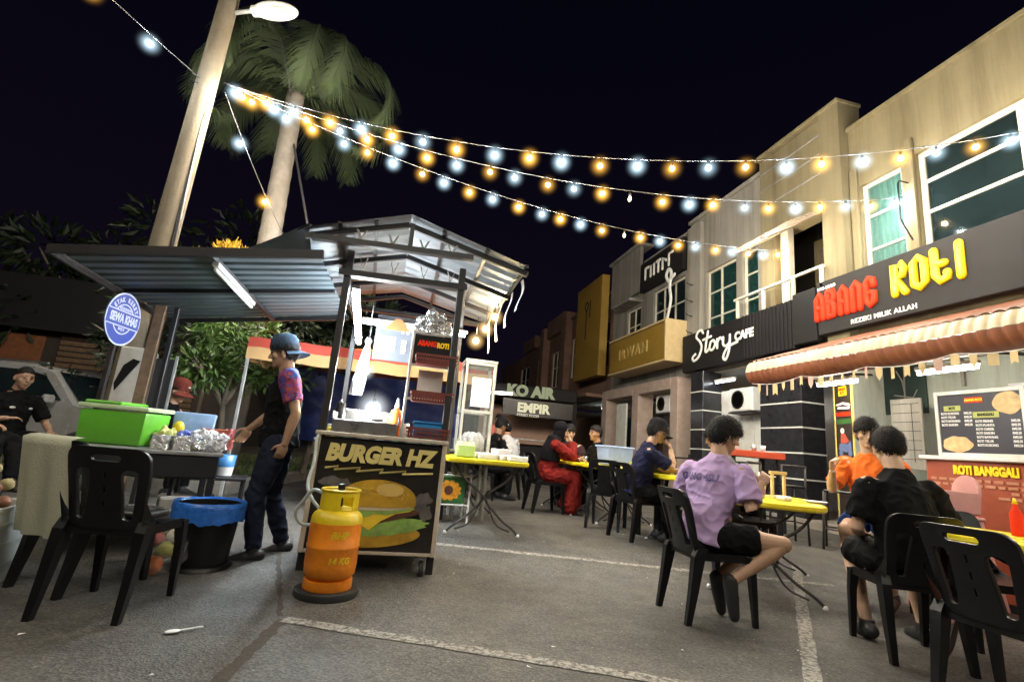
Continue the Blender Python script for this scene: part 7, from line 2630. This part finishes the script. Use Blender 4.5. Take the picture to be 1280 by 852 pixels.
# ------------------------------------------------------------------ side table with the cooler
M['table_dark'] = mat('table_dark', (0.014, 0.014, 0.016), 0.45, var=0.3, dirt=0.2)
TT = thing('side_table', 'black metal side table with a worn pale top holding the green cooler', 'table', (-1.93, 4.63, 0), R(22))
MB().box((0, 0, 0.755), (1.10, 0.74, 0.03), 0.006).build('tabletop', mat('worn_steel', (0.36, 0.36, 0.36), 0.4, metal=0.4, var=0.2, dirt=0.4), TT)
MB().box((0, 0, 0.655), (1.05, 0.70, 0.165), 0.006).build('apron', M['table_dark'], TT)
for sx in (-1, 1):
    for sy in (-1, 1):
        MB().box((sx * 0.5, sy * 0.33, 0.285), (0.05, 0.05, 0.57), 0.004).build('leg', M['table_dark'], TT)
MB().box((0, 0, 0.22), (0.95, 0.62, 0.02), 0.004).build('shelf', M['table_dark'], TT)


def on_table(x, y, z=0.772):
    v = Matrix.Rotation(R(22), 3, 'Z') @ Vector((x, y, 0))
    return (-1.95 + v.x, 4.63 + v.y, z)


t = thing('cool_box', 'bright green cool box with a white lid rim on the side table', 'cool box', (-2.1, 4.68, 0.772), R(-7))
M['lime'] = mat('cooler_green', (0.12, 0.42, 0.035), 0.35, var=0.06, dirt=0.12)
mb = MB()
mb.box((0, 0, 0.13), (0.49, 0.36, 0.26), 0.02, taper=0.96, seg=2)
mb.build('body', M['lime'], t, auto=40)
MB().box((0, 0, 0.285), (0.52, 0.39, 0.035), 0.012, seg=2).build('lid_rim', mat('cooler_rim', (0.52, 0.66, 0.4), 0.35), t, auto=40)
MB().box((-0.09, 0, 0.315), (0.27, 0.36, 0.028), 0.01).build('lid', M['lime'], t)
for i, x in enumerate((0.14, 0.27)):
    t = thing('foil_pack', ('left', 'right')[i] + ' one of two crinkled silver food packs in front of the cool box', 'food pack', on_table(x, -0.26 + 0.01 * i), R(10 + 20 * i))
    b = bmesh.new()
    bmesh.ops.create_cube(b, size=1)
    bmesh.ops.subdivide_edges(b, edges=b.edges[:], cuts=6, use_grid_fill=True)
    for v in b.verts:
        n_ = noise.noise(v.co * 6 + Vector((i * 5, 0, 0))) + 0.6 * noise.noise(v.co * 17)
        v.co = Vector((v.co.x * 0.115 * (1 + 0.12 * n_), v.co.y * 0.1 * (1 + 0.15 * n_), (v.co.z + 0.5) * 0.105 * (1 + 0.1 * n_)))
    MB().bm(b).build('pack', M['foil'], t)
random.seed(9)
M['bag_blue'] = mat('bag_blue', (0.12, 0.16, 0.55), 0.3, var=0.3, scale=12, bump=0.5, bscale=30)
M['bag_lime'] = mat('bag_lime', (0.55, 0.55, 0.2), 0.3, var=0.3, scale=12, bump=0.5, bscale=30)
for i, (x, y, r, m_, l) in enumerate(((0.16, -0.02, 0.09, 'bag_lime', 'yellowish plastic bag beside the cool box'), (0.3, -0.05, 0.085, 'bag_blue', 'blue striped plastic bag between the packs'), (0.42, -0.1, 0.1, 'clear_bag', 'clear plastic bag of cups on the table'), (0.5, -0.22, 0.09, 'clear_bag', 'clear plastic bag at the table edge'), (0.4, -0.27, 0.055, 'foil', 'crumpled silver wrapper at the table front'))):
    t = thing('plastic_bag', l, 'bag', on_table(x, y), 0, 'bags piled on the side table')
    b = bmesh.new()
    bmesh.ops.create_icosphere(b, subdivisions=4, radius=1)
    for v in b.verts:
        n_ = v.co.normalized()
        k = 1 + 0.35 * noise.noise(n_ * 2.2 + Vector((i * 7, 0, 0))) + 0.2 * noise.noise(n_ * 6 + Vector((0, i * 3, 0))) + 0.08 * noise.noise(n_ * 15)
        v.co = Vector((n_.x * r * k, n_.y * r * k, max(0, r * 0.75 + n_.z * r * k)))
    MB().bm(b).build('bag', M[m_], t)
t = thing('storage_tub', 'pale blue clear tub with yellow fruit behind the cool box', 'tub', on_table(0.36, 0.24), R(15))
mb = MB()
mb.box((0, 0, 0.15), (0.32, 0.25, 0.30), 0.02, taper=0.88, seg=2)
mb.build('tub', mat('tub_blue', (0.3, 0.45, 0.68), 0.25, var=0.15, alpha=0.85), t, auto=40)
mb = MB()
mb.ell((-0.1, -0.165, 0.16), (0.045, 0.04, 0.06), sub=3)
mb.build('fruit', M['gas_yellow'], t, smooth=True)
t = thing('wire_basket', 'reddish brown plastic basket with a pink cloth at the right end of the table', 'basket', on_table(0.55, 0.16), R(10))
mb = MB()
w, d, h = 0.26, 0.2, 0.17
for z, k in ((h, 0.0), (h * 0.5, 0.01), (0.01, 0.02)):
    mb.tube([(p[0], p[1], z) for p in rrect(w - k, d - k, 0.03)], 0.009 if z == h else 0.006, 6, closed=True)
for i in range(9):
    x = -w / 2 + 0.02 + i * (w - 0.04) / 8
    for s in (-1, 1):
        mb.bar((x, s * (d / 2 - 0.01), 0.01), (x, s * d / 2, h), 0.012, 0.006)
mb.box((0, 0, 0.008), (w - 0.03, d - 0.03, 0.012))
mb.box((0, d / 2 - 0.012, h / 2), (w - 0.03, 0.006, h - 0.02))
mb.build('shell', mat('basket_brick', (0.40, 0.10, 0.05), 0.45, var=0.15), t)
t2 = thing('cloth_rag', 'pink cloth rag hanging over the reddish brown basket', 'cloth', on_table(0.62, 0.05), R(10))
MB().sheet(None, 8, 12, lambda u, v: (-0.03 + 0.07 * u + 0.01 * math.sin(9 * v), -0.012 + 0.012 * math.sin(u * 9 + v * 4), 0.19 - 0.17 * v)).build('cloth', mat('rag_pink', (0.62, 0.2, 0.22), 0.85, var=0.15), t2, smooth=True)
# low shelf table to the right
t = thing('low_table', 'low black side table behind the blue lined bin', 'table', (-1.62, 5.42, 0), R(12))
MB().box((0, 0, 0.50), (0.62, 0.45, 0.025), 0.005).build('tabletop', M['table_dark'], t)
for sx in (-1, 1):
    for sy in (-1, 1):
        MB().box((sx * 0.28, sy * 0.19, 0.245), (0.03, 0.03, 0.487), 0.003).build('leg', M['table_dark'], t)
t = thing('bucket', 'blue and white bucket standing on the low black table', 'bucket', (-1.52, 5.4, 0.513))
MB().lathe([(0.075, 0), (0.095, 0.2), (0.09, 0.2), (0.07, 0.006)], n=20).build('pail', mat('pail_blue', (0.06, 0.22, 0.5), 0.35), t, smooth=True)
MB().lathe([(0.0775, 0.01), (0.0855, 0.09)], n=20, cap=False).build('white_band', M['white_plastic'], t, smooth=True)
t = thing('foam_box', 'white foam box lying under the side table', 'box', (-1.72, 5.25, 0.0), R(20))
MB().box((0, 0, 0.17), (0.46, 0.32, 0.34), 0.02).build('box', M['white_plastic'], t)

# bin with blue liner
t = thing('waste_bin', 'black waste bin lined with a shiny blue bag', 'bin', (-1.21, 4.17, 0))
mb = MB()
mb.lathe([(0.02, 0.0), (0.205, 0.0), (0.215, 0.012), (0.205, 0.035), (0.175, 0.04), (0.212, 0.44), (0.205, 0.44), (0.17, 0.06), (0.02, 0.05)], n=32)
mb.build('bin', M['black_plastic'], t, auto=40)
rnd = random.Random(2)
n = 72
mb = MB()
prof = [(0.19, 0.28), (0.205, 0.40), (0.222, 0.455), (0.232, 0.452), (0.236, 0.42), (0.232, 0.375), (0.236, 0.325)]
vs, fs = [], []
for i, (r, z) in enumerate(prof):
    for k in range(n):
        a = 2 * PI * k / n
        w = noise.noise(Vector((math.cos(a) * 4, math.sin(a) * 4, i * 0.5)))
        w2 = noise.noise(Vector((math.cos(a) * 11, math.sin(a) * 11, i * 0.35 + 5)))
        rr = r + 0.008 * w + 0.008 * w2
        zz = z + (0.03 * w + 0.012 * w2 if i == len(prof) - 1 else 0.006 * w)
        vs.append((rr * math.cos(a), rr * math.sin(a), zz))
for i in range(len(prof) - 1):
    for k in range(n):
        fs.append((i * n + k, i * n + (k + 1) % n, (i + 1) * n + (k + 1) % n, (i + 1) * n + k))
mb.add(vs, fs)
mb.build('liner_bag', mat('bag_shiny_blue', (0.025, 0.13, 0.48), 0.22, var=0.25, scale=14, bump=0.5, bscale=26), t, smooth=True)

# towel over the far-left chair
t = thing('towel', 'pale cream towel hanging over the back of the far left chair', 'towel', (-1.70, 3.74, 0), R(-30))
def tw(u, v):
    x = -0.2 + 0.4 * u
    s = v * 1.1
    if s < 0.12:
        y, z = -0.33 - 0.10 + s * 0.9, 0.862
        y = -0.30 - 0.04 + s * 0.0
        return (x, -0.24 - 0.10 + 0.0 - s * 0.6 + 0.55 * x * x, 0.862 - 0.1 * s)
    return (x * (1 + 0.05 * v), -0.415 + 0.02 * math.sin(u * 14) * v + 0.55 * x * x + 0.09 * (s - 0.12), 0.85 - (s - 0.12) * 0.55)
MB().sheet(None, 24, 16, tw).build('cloth', mat('towel_cream', (0.42, 0.42, 0.31), 0.9, var=0.08, bump=0.3, bscale=90), t, smooth=True)

# crates of vegetables, far left
t = thing('crate', 'pale plastic crate piled with potatoes and onions at the left edge', 'crate', (-2.36, 3.62, 0.0), R(10))
M['crate_pale'] = mat('crate_pale', (0.45, 0.47, 0.44), 0.4, var=0.12, dirt=0.2)
mb = MB()
w, d, h = 0.55, 0.42, 0.44
for s in (-1, 1):
    mb.box((0, s * d / 2, h / 2), (w, 0.018, h), 0.004)
    mb.box((s * w / 2, 0, h / 2), (0.018, d - 0.019, h), 0.004)
for z in (0.1, 0.22, 0.34, 0.43):
    for s in (-1, 1):
        mb.box((0, s * (d / 2 + 0.012), z), (w + 0.03, 0.008, 0.022), 0.002)
        mb.box((s * (w / 2 + 0.012), 0, z), (0.008, d + 0.03, 0.0215), 0.002)
mb.box((0, 0, 0.02), (w - 0.02, d - 0.02, 0.02))
mb.build('crate', M['crate_pale'], t)
random.seed(17)
M['potato'] = mat('potato', (0.42, 0.34, 0.17), 0.8, var=0.25, scale=12, bump=0.2)
M['onion'] = mat('onion', (0.30, 0.13, 0.07), 0.5, var=0.25, scale=10)
for i in range(34):
    x, y = -2.36 + random.uniform(-0.22, 0.22), 3.62 + random.uniform(-0.15, 0.15)
    z = 0.40 + 0.10 * (i // 14)
    po = i % 3 != 0
    q = thing('potato' if po else 'onion', 'loose pale potato in the heaped crate at the left edge' if po else 'loose reddish onion in the heaped crate at the left edge', 'potato' if po else 'onion', (x, y, z), random.uniform(0, 6), 'potatoes heaped in the left crate' if po else 'onions heaped in the left crate')
    MB().ell((0, 0, 0.035), (0.05 * random.uniform(0.8, 1.1), 0.04, 0.036), sub=2).build('vegetable', M['potato'] if po else M['onion'], q, smooth=True)
# things on the front chair's seat and the ground beneath
t = thing('cutlery_tray', 'dark tray of steel cutlery lying on the seat of the front left chair', 'tray', (-1.36, 3.4, 0.45), R(-10))
MB().box((0, 0, 0.02), (0.26, 0.2, 0.035), 0.01).build('tray', M['table_dark'], t)
for i in range(4):
    MB().bar((-0.1 + i * 0.012, -0.08 + i * 0.045, 0.043 + 0.004 * i), (0.11, -0.07 + i * 0.045, 0.05), 0.012, 0.005).build('spoon', M['steel'], t)
t = thing('vegetable_bag', 'clear bag of red and green vegetables on the ground behind the front left chair', 'bag', (-1.42, 3.95, 0))
for i, (x, y, z, r, c) in enumerate(((0, 0, 0.06, 0.07, (0.6, 0.16, 0.03)), (0.05, 0.02, 0.15, 0.06, (0.35, 0.35, 0.04)), (-0.03, 0.03, 0.22, 0.06, (0.45, 0.04, 0.02)), (0.08, 0.04, 0.24, 0.05, (0.55, 0.5, 0.4)))):
    b = bmesh.new()
    bmesh.ops.create_icosphere(b, subdivisions=3, radius=1)
    for v in b.verts:
        n_ = v.co.normalized()
        k = 1 + 0.35 * noise.noise(n_ * 1.6 + Vector((i * 4, 0, 0))) + 0.12 * noise.noise(n_ * 5)
        v.co = Vector((x + n_.x * r * k, y + n_.y * r * 0.7 * k, z + n_.z * r * 0.8 * k))
    MB().bm(b).build('vegetable', mat('veg%d' % i, c, 0.45, var=0.3, scale=14), t, smooth=True)
b = bmesh.new()
bmesh.ops.create_icosphere(b, subdivisions=4, radius=1)
for v in b.verts:
    n_ = v.co.normalized()
    k = 1 + 0.3 * noise.noise(n_ * 2.5) + 0.15 * noise.noise(n_ * 7)
    v.co = Vector((0.02 + n_.x * 0.15 * k, 0.02 + n_.y * 0.13 * k, max(0.002, 0.15 + n_.z * 0.17 * k)))
MB().bm(b).build('bag', mat('thin_bag', (0.5, 0.5, 0.5), 0.2, alpha=0.18, bump=0.5, bscale=20), t, smooth=True)
t = thing('plastic_spoon', 'small white plastic spoon dropped on the asphalt at lower left', 'spoon', (-0.88, 2.95, 0.006), R(28))
mb = MB()
mb.bar((0.0, 0, 0.006), (0.10, 0, 0.008), 0.011, 0.004)
mb.build('handle', M['white_plastic'], t)
MB().ell((-0.03, 0, 0.006), (0.034, 0.02, 0.006), sub=3).build('bowl', M['white_plastic'], t, smooth=True)
rnd = random.Random(77)
for i in range(26):
    x, y = rnd.uniform(-1.6, 3.2), rnd.uniform(2.4, 6.0)
    q = thing('paper_scrap', 'tiny pale paper scrap littering the asphalt', 'litter', (x, y, G(x, y) + 0.004), rnd.uniform(0, 6), 'paper scraps on the asphalt')
    a, b_ = rnd.uniform(0.006, 0.016), rnd.uniform(0.004, 0.010)
    MB().add([(-a, -b_, 0), (a, -b_ * .6, 0.003), (a * .8, b_, 0.001), (-a * .7, b_ * .8, 0.004)], [(0, 1, 2, 3)]).build('scrap', M['white_plastic'], q)
# ------------------------------------------------------------------ festoon lights over the yard
M['bulb_white_core'] = emit('bulb_white_core', (0.86, 0.95, 1.0), 1900)
M['bulb_warm_core'] = emit('bulb_warm_core', (1.0, 0.72, 0.34), 1500)
M['bulb_white_glass'] = globe_mat('bulb_white_glass', (0.6, 0.84, 1.0), 0.85, 17.0)  # bloom shell, no real glass: imitates the lens glow around white bulbs
M['bulb_warm_glass'] = globe_mat('bulb_warm_glass', (1.0, 0.5, 0.08), 1.1, 17.0)  # the same imitated lens bloom in the warm tone
M['bulb_off'] = glass_mat('bulb_off_glass', (0.8, 0.8, 0.78), 0.6)
M['wire'] = mat('festoon_wire', (0.05, 0.05, 0.055), 0.7, var=0.1)

_core = MB().ell((0, 0, 0), 0.027, sub=2).data('core', True)
_bloom = MB().ell((0, 0, 0), 0.21, sub=4).data('bulb', True)  # bloom shell, far wider than the bulb it surrounds
_sock = MB().lathe([(0.016, 0.02), (0.018, 0.07), (0.012, 0.085)], n=10).data('socket', True)
for k in ('white', 'warm'):
    globals()['core_' + k] = _core.copy()
    globals()['core_' + k].materials.append(M['bulb_%s_core' % k])
    globals()['globe_' + k] = _bloom.copy()
    globals()['globe_' + k].materials.append(M['bulb_%s_glass' % k])
_sock.materials.append(M['black_plastic'])
_off = MB().lathe([(0.004, -0.06), (0.022, -0.045), (0.028, -0.015), (0.02, 0.02), (0.012, 0.03)], n=12).data('bulb', True)
_off.materials.append(M['bulb_off'])


def _ob(name, me, loc, par):
    o = bpy.data.objects.new(name, me)
    col.objects.link(o)
    o.location = loc
    o.parent = par
    return o


frnd = random.Random(4)


def festoon(a, b, sag, n, t0, t1, first, label, off=(), rope=0.006, colours=None, drop=None):
    a, b = Vector(a), Vector(b)

    def at(t):
        p = a.lerp(b, t)
        p.z -= sag * 4 * t * (1 - t)
        return p
    root = thing('festoon_light', label, 'string lights', tuple(a), 0, 'strings of bulbs over the yard')
    MB().tube([at(i / 60) - a for i in range(61)], rope, 6).build('wire', M['wire'], root, smooth=True)
    for i in range(n):
        t = t0 + (t1 - t0) * i / (n - 1)
        d = (drop or {}).get(i, 0.1)
        t += frnd.uniform(-0.004, 0.004)
        p = at(t) - a - Vector((0, 0, d + frnd.uniform(-0.012, 0.02)))
        if i in off:
            o = _ob('bulb', _off, p, root)
            _ob('socket', _sock, (0, 0, 0), o)
            continue
        k = (colours[i] if colours else ('white' if (i + first) % 2 == 0 else 'warm'))
        o = _ob('bulb', globals()['globe_' + k], p, root)  # bloom shell carrying the lit core; its glow imitates lens bloom
        _ob('filament', globals()['core_' + k], (0, 0, 0), o)
        s = _ob('socket', _sock, (0, 0, 0.0), o)
        if d > 0.12:
            MB().tube([(0, 0, 0.08), (0, 0, d)], rope * 0.8, 6).build('cord', M['wire'], o)
    return root


TIE = (-2.84, 6.72, 5.5)
festoon(TIE, (7.25, 3.7, 5.35), 0.8, 24, 0.02, 0.99, 0, 'topmost string of white and warm bulbs from the lamp pole to the big windows')
festoon(TIE, (7.25, 5.6, 5.35), 0.65, 24, 0.03, 0.985, 1, 'middle string of bulbs from the lamp pole to the cream wall with one dead bulb', off=(13,))
festoon(TIE, (7.25, 7.95, 5.35), 0.55, 25, 0.04, 0.97, 1, 'lowest string of bulbs ending at the balcony bay with one dead bulb', off=(15,))
festoon((-3.14, 6.75, 5.5), (-6.1, 2.4, 6.5), 0.12, 8, 0.13, 0.98, 0, 'string of bulbs running overhead from the left side of the lamp pole', drop={})
festoon((-2.86, 6.85, 5.45), (-1.9, 8.5, 3.7), 0.1, 3, 0.2, 0.86, 0, 'short string of three bulbs running down from the lamp pole to the palm trunk')
festoon((-6.1, 2.4, 6.5), (7.25, -1.6, 5.7), 0.5, 14, 0.06, 0.97, 0, 'added unseen fill string of bulbs crossing high over the near end of the yard to the cream unit')  # this and the next two: unseen strings added to light camera-facing fronts
festoon((-6.1, 2.4, 6.5), (2.2, -5.5, 5.6), 0.4, 18, 0.06, 0.97, 1, 'added unseen fill string of bulbs crossing behind the viewer at the near end of the yard')
festoon((2.2, -5.5, 5.6), (7.25, -0.4, 5.6), 0.4, 7, 0.06, 0.97, 0, 'added unseen fill string of bulbs along the near right side of the yard')
